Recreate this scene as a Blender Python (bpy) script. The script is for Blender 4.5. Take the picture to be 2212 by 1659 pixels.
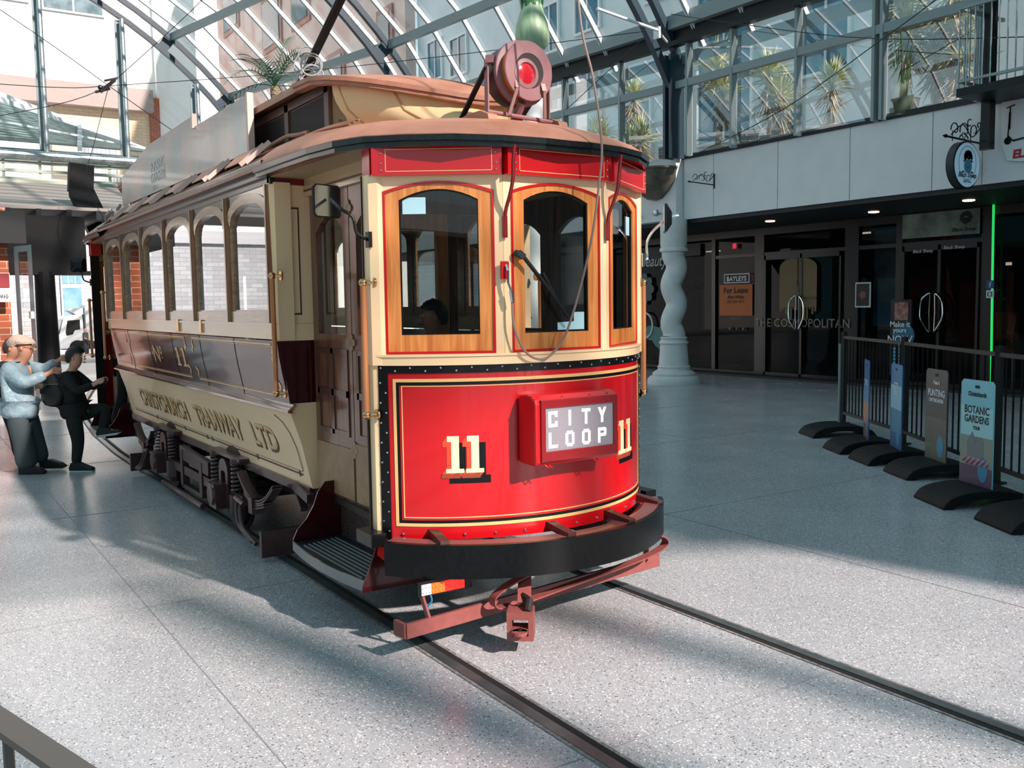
import bpy, bmesh, math, random
from mathutils import Vector, Matrix
for _o in list(bpy.data.objects): bpy.data.objects.remove(_o)
S = bpy.context.scene
PI = math.pi
rnd = random.Random(7)

# ------------------------------------------------------------------ camera, sky, sun, exposure
cam_d = bpy.data.cameras.new('camera')
cam = bpy.data.objects.new('camera', cam_d); S.collection.objects.link(cam); S.camera = cam
cam_d.sensor_width = 36; cam_d.sensor_fit = 'HORIZONTAL'; cam_d.lens = 36 * 2033.2 / 2212
cam_d.clip_start = 0.05; cam_d.clip_end = 500
_yaw, _pit, _rol = math.radians(146.8155), math.radians(-4.8871), math.radians(-0.86936)
_F = Vector((math.cos(_pit)*math.cos(_yaw), math.cos(_pit)*math.sin(_yaw), math.sin(_pit)))
_R = _F.cross(Vector((0, 0, 1))).normalized(); _U = _R.cross(_F)
_R2 = _R*math.cos(_rol) + _U*math.sin(_rol); _U2 = -_R*math.sin(_rol) + _U*math.cos(_rol)
cam.matrix_world = Matrix(((_R2.x, _U2.x, -_F.x, 4.4993), (_R2.y, _U2.y, -_F.y, -2.9984), (_R2.z, _U2.z, -_F.z, 1.7912), (0, 0, 0, 1)))

S.view_settings.view_transform = 'Standard'; S.view_settings.look = 'None'
S.view_settings.gamma = 1; S.view_settings.use_curve_mapping = False
S.view_settings.exposure = 0.0
S.cycles.transparent_max_bounces = 24
S.cycles.max_bounces = 8
S.cycles.caustics_reflective = False; S.cycles.caustics_refractive = False

world = bpy.data.worlds.new('sky'); S.world = world; world.use_nodes = True
wt = world.node_tree; wt.nodes.clear()
def wn(t, **k):
    n = wt.nodes.new(t)
    for a, b in k.items(): setattr(n, a, b)
    return n
w_out = wn('ShaderNodeOutputWorld'); w_bg = wn('ShaderNodeBackground')
w_tc = wn('ShaderNodeTexCoord'); w_map = wn('ShaderNodeMapping'); w_map.inputs['Scale'].default_value = (1.0, 1.0, 3.2)
w_no = wn('ShaderNodeTexNoise'); w_no.inputs['Scale'].default_value = 1.7; w_no.inputs['Detail'].default_value = 6; w_no.inputs['Roughness'].default_value = 0.55
w_cr = wn('ShaderNodeValToRGB'); w_cr.color_ramp.elements[0].position = 0.42; w_cr.color_ramp.elements[1].position = 0.62
w_cr.color_ramp.elements[0].color = (0, 0, 0, 1); w_cr.color_ramp.elements[1].color = (1, 1, 1, 1)
w_mix = wn('ShaderNodeMixRGB'); w_mix.inputs[1].default_value = (0.14, 0.45, 0.57, 1); w_mix.inputs[2].default_value = (0.80, 0.96, 1.02, 1)
wt.links.new(w_tc.outputs['Generated'], w_map.inputs['Vector']); wt.links.new(w_map.outputs['Vector'], w_no.inputs['Vector'])
wt.links.new(w_no.outputs['Fac'], w_cr.inputs['Fac']); wt.links.new(w_cr.outputs['Color'], w_mix.inputs['Fac'])
wt.links.new(w_mix.outputs['Color'], w_bg.inputs['Color']); wt.links.new(w_bg.outputs['Background'], w_out.inputs['Surface'])
w_bg.inputs['Strength'].default_value = 1.0

sun_d = bpy.data.lights.new('sun', 'SUN'); sun = bpy.data.objects.new('sun', sun_d); S.collection.objects.link(sun)
sun_d.energy = 8.5; sun_d.angle = math.radians(1.3); sun_d.color = (1.0, 0.82, 0.755)
SUN_AZ, SUN_EL = math.radians(14), math.radians(34)
SUN = Vector((math.cos(SUN_EL)*math.cos(SUN_AZ), math.cos(SUN_EL)*math.sin(SUN_AZ), math.sin(SUN_EL)))
sun.rotation_euler = SUN.to_track_quat('Z', 'Y').to_euler(); sun.location = (30, 8, 25)

# ------------------------------------------------------------------ helpers
def lin(h):
    h = h.lstrip('#'); v = [int(h[i:i+2], 16)/255 for i in (0, 2, 4)]
    return tuple([x/12.92 if x <= .04045 else ((x+.055)/1.055)**2.4 for x in v] + [1.0])
MATS = {}
def mat(name, col, rough=0.5, metal=0.0, coat=0.0, spec=0.5, emit=None, es=1.0, noise=None, bump=None):
    """noise = (scale, colour2, amount) mottles the colour; bump = (scale, strength)."""
    if name in MATS: return MATS[name]
    if isinstance(col, str): col = lin(col)
    elif len(col) == 3: col = tuple(col) + (1.0,)
    m = bpy.data.materials.new(name); m.use_nodes = True; nt = m.node_tree
    p = nt.nodes['Principled BSDF']
    p.inputs['Base Color'].default_value = col; p.inputs['Roughness'].default_value = rough
    p.inputs['Metallic'].default_value = metal; p.inputs['Coat Weight'].default_value = coat
    p.inputs['Coat Roughness'].default_value = 0.06; p.inputs['Specular IOR Level'].default_value = spec
    if emit is not None:
        p.inputs['Emission Color'].default_value = lin(emit) if isinstance(emit, str) else tuple(emit) + (1.0,)
        p.inputs['Emission Strength'].default_value = es
    if noise or bump:
        tc = nt.nodes.new('ShaderNodeTexCoord')
    if noise:
        n = nt.nodes.new('ShaderNodeTexNoise'); n.inputs['Scale'].default_value = noise[0]; n.inputs['Detail'].default_value = 5
        if len(noise) > 3:
            mp = nt.nodes.new('ShaderNodeMapping'); mp.inputs['Scale'].default_value = noise[3]
            nt.links.new(tc.outputs['Object'], mp.inputs['Vector']); nt.links.new(mp.outputs['Vector'], n.inputs['Vector'])
        else: nt.links.new(tc.outputs['Object'], n.inputs['Vector'])
        cr = nt.nodes.new('ShaderNodeValToRGB'); cr.color_ramp.elements[0].position = .35; cr.color_ramp.elements[1].position = .68
        cr.color_ramp.elements[0].color = col
        c2 = lin(noise[1]) if isinstance(noise[1], str) else tuple(noise[1][:3]) + (1.0,)
        a = noise[2]; cr.color_ramp.elements[1].color = tuple(col[i]*(1-a) + c2[i]*a for i in range(3)) + (1,)
        nt.links.new(n.outputs['Fac'], cr.inputs['Fac']); nt.links.new(cr.outputs['Color'], p.inputs['Base Color'])
    if bump:
        b = nt.nodes.new('ShaderNodeBump'); b.inputs['Strength'].default_value = bump[1]; b.inputs['Distance'].default_value = 0.02
        n2 = nt.nodes.new('ShaderNodeTexNoise'); n2.inputs['Scale'].default_value = bump[0]; n2.inputs['Detail'].default_value = 4
        nt.links.new(tc.outputs['Object'], n2.inputs['Vector']); nt.links.new(n2.outputs['Fac'], b.inputs['Height'])
        nt.links.new(b.outputs['Normal'], p.inputs['Normal'])
    MATS[name] = m
    return m
def glass(name, tint=(0.9, 0.96, 0.97), refl=1.0, base=0.04, rough=0.0):
    if name in MATS: return MATS[name]
    m = bpy.data.materials.new(name); m.use_nodes = True; nt = m.node_tree; nt.nodes.clear()
    o = nt.nodes.new('ShaderNodeOutputMaterial'); mx = nt.nodes.new('ShaderNodeMixShader')
    t = nt.nodes.new('ShaderNodeBsdfTransparent'); t.inputs[0].default_value = tuple(tint) + (1,)
    g = nt.nodes.new('ShaderNodeBsdfGlossy'); g.inputs['Roughness'].default_value = rough; g.inputs['Color'].default_value = (.95, .98, 1, 1)
    lw = nt.nodes.new('ShaderNodeLayerWeight'); lw.inputs['Blend'].default_value = 0.5
    pw = nt.nodes.new('ShaderNodeMath'); pw.operation = 'POWER'; pw.inputs[1].default_value = 3.5
    ma = nt.nodes.new('ShaderNodeMath'); ma.operation = 'MULTIPLY_ADD'; ma.inputs[1].default_value = refl; ma.inputs[2].default_value = base; ma.use_clamp = True
    nt.links.new(lw.outputs['Facing'], pw.inputs[0]); nt.links.new(pw.outputs[0], ma.inputs[0]); nt.links.new(ma.outputs[0], mx.inputs[0])
    nt.links.new(t.outputs[0], mx.inputs[1]); nt.links.new(g.outputs[0], mx.inputs[2]); nt.links.new(mx.outputs[0], o.inputs[0])
    MATS[name] = m
    return m
def wood(name, c1, c2, rough=0.35, coat=0.3, axis='Z', scale=14.0):
    if name in MATS: return MATS[name]
    m = bpy.data.materials.new(name); m.use_nodes = True; nt = m.node_tree; p = nt.nodes['Principled BSDF']
    tc = nt.nodes.new('ShaderNodeTexCoord'); mp = nt.nodes.new('ShaderNodeMapping')
    mp.inputs['Scale'].default_value = {'Z': (1, 1, .08), 'X': (.08, 1, 1), 'Y': (1, .08, 1)}[axis]
    n = nt.nodes.new('ShaderNodeTexNoise'); n.inputs['Scale'].default_value = scale*2.2; n.inputs['Detail'].default_value = 6; n.inputs['Distortion'].default_value = .6
    cr = nt.nodes.new('ShaderNodeValToRGB'); cr.color_ramp.elements[0].position = .33; cr.color_ramp.elements[1].position = .7
    cr.color_ramp.elements[0].color = lin(c1); cr.color_ramp.elements[1].color = lin(c2)
    nt.links.new(tc.outputs['Object'], mp.inputs['Vector']); nt.links.new(mp.outputs['Vector'], n.inputs['Vector'])
    nt.links.new(n.outputs['Fac'], cr.inputs['Fac']); nt.links.new(cr.outputs['Color'], p.inputs['Base Color'])
    p.inputs['Roughness'].default_value = rough; p.inputs['Coat Weight'].default_value = coat; p.inputs['Coat Roughness'].default_value = .1
    MATS[name] = m
    return m

def tag(o, label, cat, group=None, kind=None):
    if label: o['label'] = label
    if cat: o['category'] = cat
    if group: o['group'] = group
    if kind: o['kind'] = kind
    return o
def thing(name, label, cat, loc=(0, 0, 0), group=None):
    o = bpy.data.objects.new(name, None); o.empty_display_size = .1; S.collection.objects.link(o); o.location = loc
    return tag(o, label, cat, group)
def wloc(o):
    v = Vector(o.location)
    while o.parent: o = o.parent; v = v + Vector(o.location)
    return v
class MB:
    """collects shapes in world coordinates, then links them as ONE mesh object"""
    def __init__(s): s.v = []; s.f = []; s.m = []
    def face(s, pts, m=0):
        i = len(s.v); s.v += [tuple(p) for p in pts]; s.f.append(tuple(range(i, i+len(pts)))); s.m.append(m); return s
    def add(s, vs, fs, m=0):
        i = len(s.v); s.v += [tuple(p) for p in vs]
        for f in fs: s.f.append(tuple(i+k for k in f)); s.m.append(m)
        return s
    def hexa(s, p, m=0):          # p = 8 pts: bottom ring 0-3, top ring 4-7
        return s.add(p, [(0, 3, 2, 1), (4, 5, 6, 7), (0, 1, 5, 4), (1, 2, 6, 5), (2, 3, 7, 6), (3, 0, 4, 7)], m)
    def box(s, c, d, m=0, rz=0, f=None):
        x, y, z = d[0]/2, d[1]/2, d[2]/2; P = []
        for zz in (-z, z):
            for (a, b) in ((-x, -y), (x, -y), (x, y), (-x, y)):
                if rz: a, b = a*math.cos(rz)-b*math.sin(rz), a*math.sin(rz)+b*math.cos(rz)
                q = (c[0]+a, c[1]+b, c[2]+zz); P.append(f(*q) if f else q)
        return s.hexa(P, m)
    def b2(s, x0, x1, y0, y1, z0, z1, m=0, f=None):
        return s.box(((x0+x1)/2, (y0+y1)/2, (z0+z1)/2), (abs(x1-x0), abs(y1-y0), abs(z1-z0)), m, 0, f)
    def bar(s, a, b, w, h=None, m=0, up=(0, 0, 1)):    # rectangular bar from a to b
        a, b = Vector(a), Vector(b); h = h or w; d = (b-a).normalized(); u = Vector(up)
        if abs(d.dot(u)) > .98: u = Vector((1, 0, 0))
        r = d.cross(u).normalized(); u = r.cross(d)
        P = [a-r*w/2-u*h/2, a+r*w/2-u*h/2, a+r*w/2+u*h/2, a-r*w/2+u*h/2]
        return s.hexa(P + [p + (b-a) for p in P], m)
    def tube(s, pts, r, n=8, m=0, cap=True, closed=False):
        pts = [Vector(p) for p in pts]; N = len(pts); rs = r if isinstance(r, (list, tuple)) else [r]*N
        vs = []; prev = None
        for i, p in enumerate(pts):
            if closed: d = (pts[(i+1) % N]-pts[i-1])
            else: d = (pts[min(i+1, N-1)]-pts[max(i-1, 0)])
            d = d.normalized() if d.length > 1e-9 else Vector((0, 0, 1))
            if prev is None:
                u = Vector((0, 0, 1)) if abs(d.z) < .9 else Vector((1, 0, 0)); a = d.cross(u).normalized()
            else:
                a = prev - d*prev.dot(d); a = a.normalized() if a.length > 1e-6 else prev
            prev = a; b = d.cross(a)
            for k in range(n):
                t = 2*PI*k/n; vs.append(p + (a*math.cos(t) + b*math.sin(t))*rs[i])
        fs = []
        for i in range(N if closed else N-1):
            j = (i+1) % N
            for k in range(n): fs.append((i*n+k, i*n+(k+1) % n, j*n+(k+1) % n, j*n+k))
        if cap and not closed: fs.append(tuple(range(n-1, -1, -1))); fs.append(tuple((N-1)*n+k for k in range(n)))
        return s.add(vs, fs, m)
    def lathe(s, prof, o, ax=(0, 0, 1), n=20, m=0, a0=0, a1=2*PI, cap=True):   # prof = [(r, h)]
        ax = Vector(ax).normalized(); u = Vector((0, 0, 1)) if abs(ax.z) < .9 else Vector((1, 0, 0))
        x = ax.cross(u).normalized(); y = ax.cross(x); o = Vector(o); full = abs(a1-a0-2*PI) < 1e-6; K = n if full else n+1
        vs = []
        for (r, h) in prof:
            for k in range(K):
                t = a0+(a1-a0)*k/n; vs.append(o + ax*h + (x*math.cos(t)+y*math.sin(t))*r)
        fs = []
        for i in range(len(prof)-1):
            for k in range(n): fs.append((i*K+k, i*K+(k+1) % K, (i+1)*K+(k+1) % K, (i+1)*K+k))
        if cap and full and not (len(prof) == 2 and abs(prof[0][1]-prof[1][1]) < 1e-6):
            if prof[0][0] > 1e-4: fs.append(tuple(range(n-1, -1, -1)))
            if prof[-1][0] > 1e-4: fs.append(tuple((len(prof)-1)*n+k for k in range(n)))
        return s.add(vs, fs, m)
    def cyl(s, a, b, r, n=16, m=0):
        a, b = Vector(a), Vector(b); return s.lathe([(r, 0), (r, (b-a).length)], a, b-a, n, m)
    def ball(s, c, r, n=10, m=0, sc=(1, 1, 1)):
        k0 = len(s.v); s.lathe([(math.sin(PI*i/n)*r if 0 < i < n else 1e-5, -math.cos(PI*i/n)*r) for i in range(n+1)], (0, 0, 0), (0, 0, 1), n+2, m)
        for k in range(k0, len(s.v)): v = s.v[k]; s.v[k] = (c[0]+v[0]*sc[0], c[1]+v[1]*sc[1], c[2]+v[2]*sc[2])
        return s
    def prism(s, poly, a, b, f, m=0):      # 2D poly, extruded w from a to b, f(u, v, w) -> world
        n = len(poly); i = len(s.v)
        s.v += [tuple(f(u, v, a)) for u, v in poly] + [tuple(f(u, v, b)) for u, v in poly]
        s.f.append(tuple(i+k for k in range(n-1, -1, -1))); s.m.append(m)
        s.f.append(tuple(i+n+k for k in range(n))); s.m.append(m)
        for k in range(n): s.f.append((i+k, i+(k+1) % n, i+n+(k+1) % n, i+n+k)); s.m.append(m)
        return s
    def ring(s, outer, inner, a, b, f, m=0):    # frame between two outlines with equal counts
        n = len(outer); i = len(s.v)
        for w in (a, b):
            s.v += [tuple(f(u, v, w)) for u, v in outer]; s.v += [tuple(f(u, v, w)) for u, v in inner]
        for k in range(n):
            j = (k+1) % n
            for q in ((k, j, n+j, n+k), (2*n+k, 3*n+k, 3*n+j, 2*n+j), (k, 2*n+k, 2*n+j, j), (n+k, n+j, 3*n+j, 3*n+k)):
                s.f.append(tuple(i+x for x in q)); s.m.append(m)
        return s
    def sheet(s, rows, m=0, flip=False):        # grid of points -> surface
        R, C = len(rows), len(rows[0]); i = len(s.v)
        for r in rows: s.v += [tuple(p) for p in r]
        for a in range(R-1):
            for b in range(C-1):
                q = (i+a*C+b, i+a*C+b+1, i+(a+1)*C+b+1, i+(a+1)*C+b)
                s.f.append(q[::-1] if flip else q); s.m.append(m)
        return s
    def slab(s, rows, off, m=0):                # closed sheet with thickness vector off
        off = Vector(off); r2 = [[Vector(p)+off for p in r] for r in rows]
        s.sheet(rows, m, True); s.sheet(r2, m)
        R, C = len(rows), len(rows[0])
        e = [(0, b) for b in range(C)] + [(a, C-1) for a in range(1, R)] + [(R-1, b) for b in range(C-2, -1, -1)] + [(a, 0) for a in range(R-2, 0, -1)]
        for k in range(len(e)):
            a, b = e[k], e[(k+1) % len(e)]
            s.face([rows[a[0]][a[1]], rows[b[0]][b[1]], r2[b[0]][b[1]], r2[a[0]][a[1]]], m)
        return s
    def build(s, name, mats, parent=None, smooth=False, bevel=0, label=None, cat=None, group=None, kind=None, auto=40):
        me = bpy.data.meshes.new(name)
        off = wloc(parent) if parent else Vector((0, 0, 0))
        me.from_pydata([(v[0]-off.x, v[1]-off.y, v[2]-off.z) for v in s.v], [], s.f)
        if not isinstance(mats, (list, tuple)): mats = [mats]
        for x in mats: me.materials.append(x)
        if len(mats) > 1: me.polygons.foreach_set('material_index', s.m)
        bm = bmesh.new(); bm.from_mesh(me)
        bmesh.ops.remove_doubles(bm, verts=bm.verts, dist=1e-5)
        bmesh.ops.recalc_face_normals(bm, faces=bm.faces)
        if smooth:
            for f in bm.faces: f.smooth = True
            lim = math.radians(auto)
            for e in bm.edges:
                if len(e.link_faces) == 2 and e.calc_face_angle(0) > lim: e.smooth = False
        bm.to_mesh(me); bm.free(); me.update()
        o = bpy.data.objects.new(name, me); S.collection.objects.link(o)
        if parent: o.parent = parent
        if bevel:
            b = o.modifiers.new('bevel', 'BEVEL'); b.width = bevel; b.segments = 2; b.limit_method = 'ANGLE'; b.angle_limit = math.radians(50)
        return tag(o, label, cat, group, kind)
def each(pieces, name, m, parent, **k):       # several equal pieces, every one a part of its own
    return [p.build(name, m, parent, **k) for p in pieces]
def struct(name, mb, m, **k):
    return mb.build(name, m, None, kind='structure', **k)
def copy_tree(o, parent=None, loc=None):
    c = o.copy(); S.collection.objects.link(c); c.parent = parent
    if loc is not None: c.location = loc
    for ch in list(o.children): copy_tree(ch, c)
    return c
def sm(pts, k=6, closed=False):              # Catmull-Rom smoothing of a path
    P = [Vector(p) for p in pts]; N = len(P); out = []
    for i in range(N if closed else N-1):
        if closed: p0, p1, p2, p3 = P[i-1], P[i], P[(i+1) % N], P[(i+2) % N]
        else: p0, p1, p2, p3 = P[max(i-1, 0)], P[i], P[i+1], P[min(i+2, N-1)]
        for j in range(k):
            t = j/k; out.append(.5*((2*p1) + (p2-p0)*t + (2*p0-5*p1+4*p2-p3)*t*t + (3*p1-p0-3*p2+p3)*t**3))
    if not closed: out.append(P[-1])
    return out
def text2d(body, size=1.0, bold=0.0, shear=0.0, sx=1.0, align='LEFT', spacing=1.0, depth=0):
    """outline font -> triangles in 2D, [(verts, faces)], width"""
    cu = bpy.data.curves.new('t', 'FONT'); cu.body = body; cu.size = size; cu.offset = bold; cu.shear = shear
    cu.align_x = align; cu.space_character = spacing; cu.resolution_u = 3
    ob = bpy.data.objects.new('t', cu); S.collection.objects.link(ob)
    me = bpy.data.meshes.new_from_object(ob.evaluated_get(bpy.context.evaluated_depsgraph_get()))
    vs = [(v.co.x*sx, v.co.y) for v in me.vertices]; fs = [tuple(p.vertices) for p in me.polygons]
    bpy.data.objects.remove(ob); bpy.data.curves.remove(cu); bpy.data.meshes.remove(me)
    return vs, fs
def put_text(mb, tf, f, w=0.0, m=0, off=(0, 0)):
    vs, fs = tf
    return mb.add([f(u+off[0], v+off[1], w) for u, v in vs], fs, m)
def arch(u0, u1, v0, v1, sag, n=8):          # outline: rectangle with a segmental arched head, spring at v1-sag
    P = [(u0, v0), (u1, v0)]
    c = (u0+u1)/2; h = (u1-u0)/2
    for i in range(n+1):
        t = i/n; u = u1 + (u0-u1)*t; P.append((u, v1-sag + sag*(1-((u-c)/h)**2)))
    return P
def plane_f(o, ux, uy=(0, 0, 1), wn_=None):    # local frame -> world
    o, ux, uy = Vector(o), Vector(ux).normalized(), Vector(uy).normalized(); w_ = Vector(wn_).normalized() if wn_ else ux.cross(uy)
    return lambda u, v, w=0.0: o + ux*u + uy*v + w_*w
# ------------------------------------------------------------------ materials
M = {}
M['red'] = mat('red_paint', '#B90B15', .28, coat=.5)
M['cream'] = mat('cream_paint', '#F2D4A8', .35, coat=.25)
M['maroon'] = mat('maroon_paint', '#3A0A10', .2, coat=.3, spec=.25)
M['gold'] = mat('gold_paint', '#E2B878', .35, coat=.3)
M['black'] = mat('black_paint', '#08090A', .35, coat=.15, spec=.3)
M['rim'] = mat('chipped_black_rim', '#060809', .25, coat=.2, spec=.35, noise=(45, '#3E4A4C', .12))
M['roof'] = mat('roof_canvas', '#A9725A', .55, noise=(9, '#B98670', .6), bump=(60, .1))
M['roofcream'] = mat('clerestory_cream', '#F4D3A0', .45)
M['darkwood'] = wood('dark_varnish', '#4A2A1C', '#7A4C32', .3, .4)
M['oak'] = wood('honey_wood', '#B8682E', '#E09A55', .35, .3)
M['oakx'] = wood('honey_wood_rail', '#B8682E', '#E6A460', .35, .3, 'Y')
M['brownwood'] = wood('brown_sash_wood', '#7A5236', '#A67C57', .25, .6)
M['brownwoodx'] = wood('brown_rail_wood', '#7A4E34', '#A67650', .25, .6, 'X')
M['mauve'] = mat('mauve_brown_paint', '#8F666A', .5, noise=(12, '#7C4F50', .5))
M['iron'] = mat('brown_painted_iron', '#42282A', .42, coat=.2, noise=(20, '#2A1818', .6))
M['irondark'] = mat('dark_greasy_iron', '#161011', .6, noise=(30, '#261C1B', .5))
M['fender'] = mat('red_brown_iron', '#8C4F4B', .5, noise=(25, '#733C38', .5))
M['brass'] = mat('brass', '#C9A070', .2, metal=1.0)
M['chrome'] = mat('chrome', '#D8DCDE', .15, metal=1.0)
M['rubber'] = mat('black_rubber', '#0E1012', .6, spec=.2)
M['steel'] = mat('galvanised_steel', '#8F9C9F', .35, metal=.7, noise=(14, '#C4CDCF', .6))
M['greysteel'] = mat('grey_painted_steel', '#8A9A9C', .4)
M['darksteel'] = mat('dark_painted_steel', '#10191D', .45, spec=.3)
M['whitealu'] = mat('white_aluminium', '#E3E8EA', .35)
M['panel'] = mat('fascia_panel', '#DCE0E1', .5, noise=(3, '#CFD5D7', .5))
M['joint'] = mat('dark_joint', '#20262A', .7)
M['shopblack'] = mat('shopfront_black', '#0B0D0F', .3)
M['shopdark'] = mat('shop_interior_dark', '#15181A', .7)
M['stone'] = mat('painted_stone', '#DADCDC', .7, noise=(5, '#C4C8C8', .5), bump=(20, .2))
M['white'] = mat('white_paint', '#EDEDEA', .5)
M['whiteprint'] = mat('white_print', '#E8ECEE', .6)
M['glass'] = glass('clear_pane', (.9, .95, .95), 1.0, .05)
M['roofglass'] = glass('roof_glass', (.95, .98, .99), .55, .06)
M['sideglass'] = glass('tram_side_glass', (.62, .7, .7), 1.0, .22)
M['frontglass'] = glass('tram_front_glass', (.55, .58, .57), .8, .05)
M['shopglass'] = glass('shop_glass', (.30, .34, .36), .2, .008)
M['upperglass'] = glass('upper_glass', (.95, .98, .98), .9, .20)

def brick(name, c1, c2, mortar, scale, swap):
    m = bpy.data.materials.new(name); m.use_nodes = True; nt = m.node_tree; p = nt.nodes['Principled BSDF']; p.inputs['Roughness'].default_value = .85
    tc = nt.nodes.new('ShaderNodeTexCoord'); sp = nt.nodes.new('ShaderNodeSeparateXYZ'); cb = nt.nodes.new('ShaderNodeCombineXYZ')
    nt.links.new(tc.outputs['Object'], sp.inputs[0]); nt.links.new(sp.outputs[swap], cb.inputs[0]); nt.links.new(sp.outputs[2], cb.inputs[1])
    b = nt.nodes.new('ShaderNodeTexBrick'); b.inputs['Scale'].default_value = scale
    b.inputs['Color1'].default_value = lin(c1); b.inputs['Color2'].default_value = lin(c2); b.inputs['Mortar'].default_value = lin(mortar)
    b.inputs['Mortar Size'].default_value = .015; b.inputs['Brick Width'].default_value = .9; b.inputs['Row Height'].default_value = .3
    nt.links.new(cb.outputs[0], b.inputs['Vector']); nt.links.new(b.outputs['Color'], p.inputs['Base Color'])
    return m
M['brick'] = brick('orange_brick', '#B5603E', '#9E5236', '#C9B9A8', 2.6, 0)
M['brickx'] = brick('orange_brick_end', '#B5603E', '#9E5236', '#C9B9A8', 2.6, 1)
M['creambrick'] = brick('cream_brick', '#F2DEC0', '#EBD2B0', '#D8A27E', 1.6, 1)
M['stoneblock'] = brick('rusticated_stone', '#A9AFB4', '#C2C7CA', '#8E9498', 1.1, 1)

def floor_mat():
    m = bpy.data.materials.new('terrazzo'); m.use_nodes = True; nt = m.node_tree; p = nt.nodes['Principled BSDF']
    tc = nt.nodes.new('ShaderNodeTexCoord')
    def vor(sc):
        v = nt.nodes.new('ShaderNodeTexVoronoi'); v.inputs['Scale'].default_value = sc; nt.links.new(tc.outputs['Object'], v.inputs['Vector']); return v
    def ramp(src, els):
        c = nt.nodes.new('ShaderNodeValToRGB'); c.color_ramp.interpolation = 'CONSTANT'
        c.color_ramp.elements[0].position = els[0][0]; c.color_ramp.elements[0].color = els[0][1]
        c.color_ramp.elements[1].position = els[1][0]; c.color_ramp.elements[1].color = els[1][1]
        for e in els[2:]: q = c.color_ramp.elements.new(e[0]); q.color = e[1]
        nt.links.new(src, c.inputs[0]); return c
    def mix(f, a, b, fv=None):
        x = nt.nodes.new('ShaderNodeMixRGB')
        if f is not None: nt.links.new(f, x.inputs[0])
        else: x.inputs[0].default_value = fv
        nt.links.new(a, x.inputs[1]) if not isinstance(a, tuple) else setattr(x.inputs[1], 'default_value', a)
        nt.links.new(b, x.inputs[2]) if not isinstance(b, tuple) else setattr(x.inputs[2], 'default_value', b)
        return x.outputs[0]
    n = nt.nodes.new('ShaderNodeTexNoise'); n.inputs['Scale'].default_value = 1.2; n.inputs['Detail'].default_value = 5; nt.links.new(tc.outputs['Object'], n.inputs['Vector'])
    base = mix(n.outputs['Fac'], lin('#989EA2'), lin('#B2B5B9'))
    g = lambda x: (x, x, x, 1)
    last = base
    for sc, dark, light, da, li, sz in ((70, .13, .82, '#5B6064', '#F0EDEA', .33), (115, .16, .78, '#6C6A68', '#DEDCDC', .4)):
        v = vor(sc); sep = nt.nodes.new('ShaderNodeSeparateColor'); nt.links.new(v.outputs['Color'], sep.inputs[0])
        dk = ramp(sep.outputs[0], [(0, g(1)), (dark, g(0))]); lt = ramp(sep.outputs[0], [(0, g(0)), (light, g(1))])
        near = nt.nodes.new('ShaderNodeMath'); near.operation = 'LESS_THAN'; near.inputs[1].default_value = sz; nt.links.new(v.outputs['Distance'], near.inputs[0])
        for rr, colr in ((dk, da), (lt, li)):
            mm = nt.nodes.new('ShaderNodeMath'); mm.operation = 'MULTIPLY'; nt.links.new(rr.outputs[0], mm.inputs[0]); nt.links.new(near.outputs[0], mm.inputs[1])
            last = mix(mm.outputs[0], last, lin(colr))
    nt.links.new(last, p.inputs['Base Color'])
    r = nt.nodes.new('ShaderNodeMapRange'); r.inputs[3].default_value = .16; r.inputs[4].default_value = .34
    nt.links.new(n.outputs['Fac'], r.inputs[0]); nt.links.new(r.outputs[0], p.inputs['Roughness'])
    p.inputs['Specular IOR Level'].default_value = .5
    return m
M['floor'] = floor_mat()
M['road'] = mat('street_paving', '#A9A29C', .7, noise=(4, '#C5BDB6', .6))

# ------------------------------------------------------------------ floor, rails, street
fl = MB(); fl.face([(-30, -26, 0), (45, -26, 0), (45, 24, 0), (-30, 24, 0)])
struct('floor', fl, M['floor'])
rd = MB(); rd.face([(-110, -45, -2.4), (-30, -45, 0), (-30, 45, 0), (-110, 45, -2.4)])
struct('floor_street', rd, M['road'])
jt = MB()
for k in range(-4, 5):
    x = 1.65 + 3*k; jt.b2(x-.003, x+.003, -12, 13, .0005, .0022)
for y in (-1.82, 2.35, 5.6): jt.b2(-14, 20, y-.003, y+.003, .0005, .0022)
struct('trim_1', jt, mat('floor_joint', '#8C8E90', .6), label='fine dark movement joints across the terrazzo floor')
def raily(x): return .011*max(0, -x-7.0)**2
def rail(sgn, label):
    r = MB(); xs = [30, 12, 4, 0, -4, -7, -8, -10, -12, -15, -18, -22, -26, -30]
    def strip(a, b, z, m):
        rows = [[(x, sgn*v+raily(x), z) for v in (a, b)] for x in xs]; r.sheet(rows, m)
    strip(.700, .738, .003, 1); strip(.738, .795, .006, 0); strip(.795, .815, .0035, 2); strip(.682, .700, .0035, 2)
    o = r.build('tram_rail', [mat('rail_steel', '#6E7678', .32, metal=.6, noise=(8, '#4A5053', .6)), mat('rail_groove', '#0C0B0B', .9), mat('rail_mortar', '#8D8C8A', .8, noise=(40, '#3A3836', .8))])
    tag(o, label, 'rail')
rail(1, 'grooved steel rail set in the floor on the shopfront side of the tram')
rail(-1, 'grooved steel rail set in the floor on the railing side of the tram')

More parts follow.
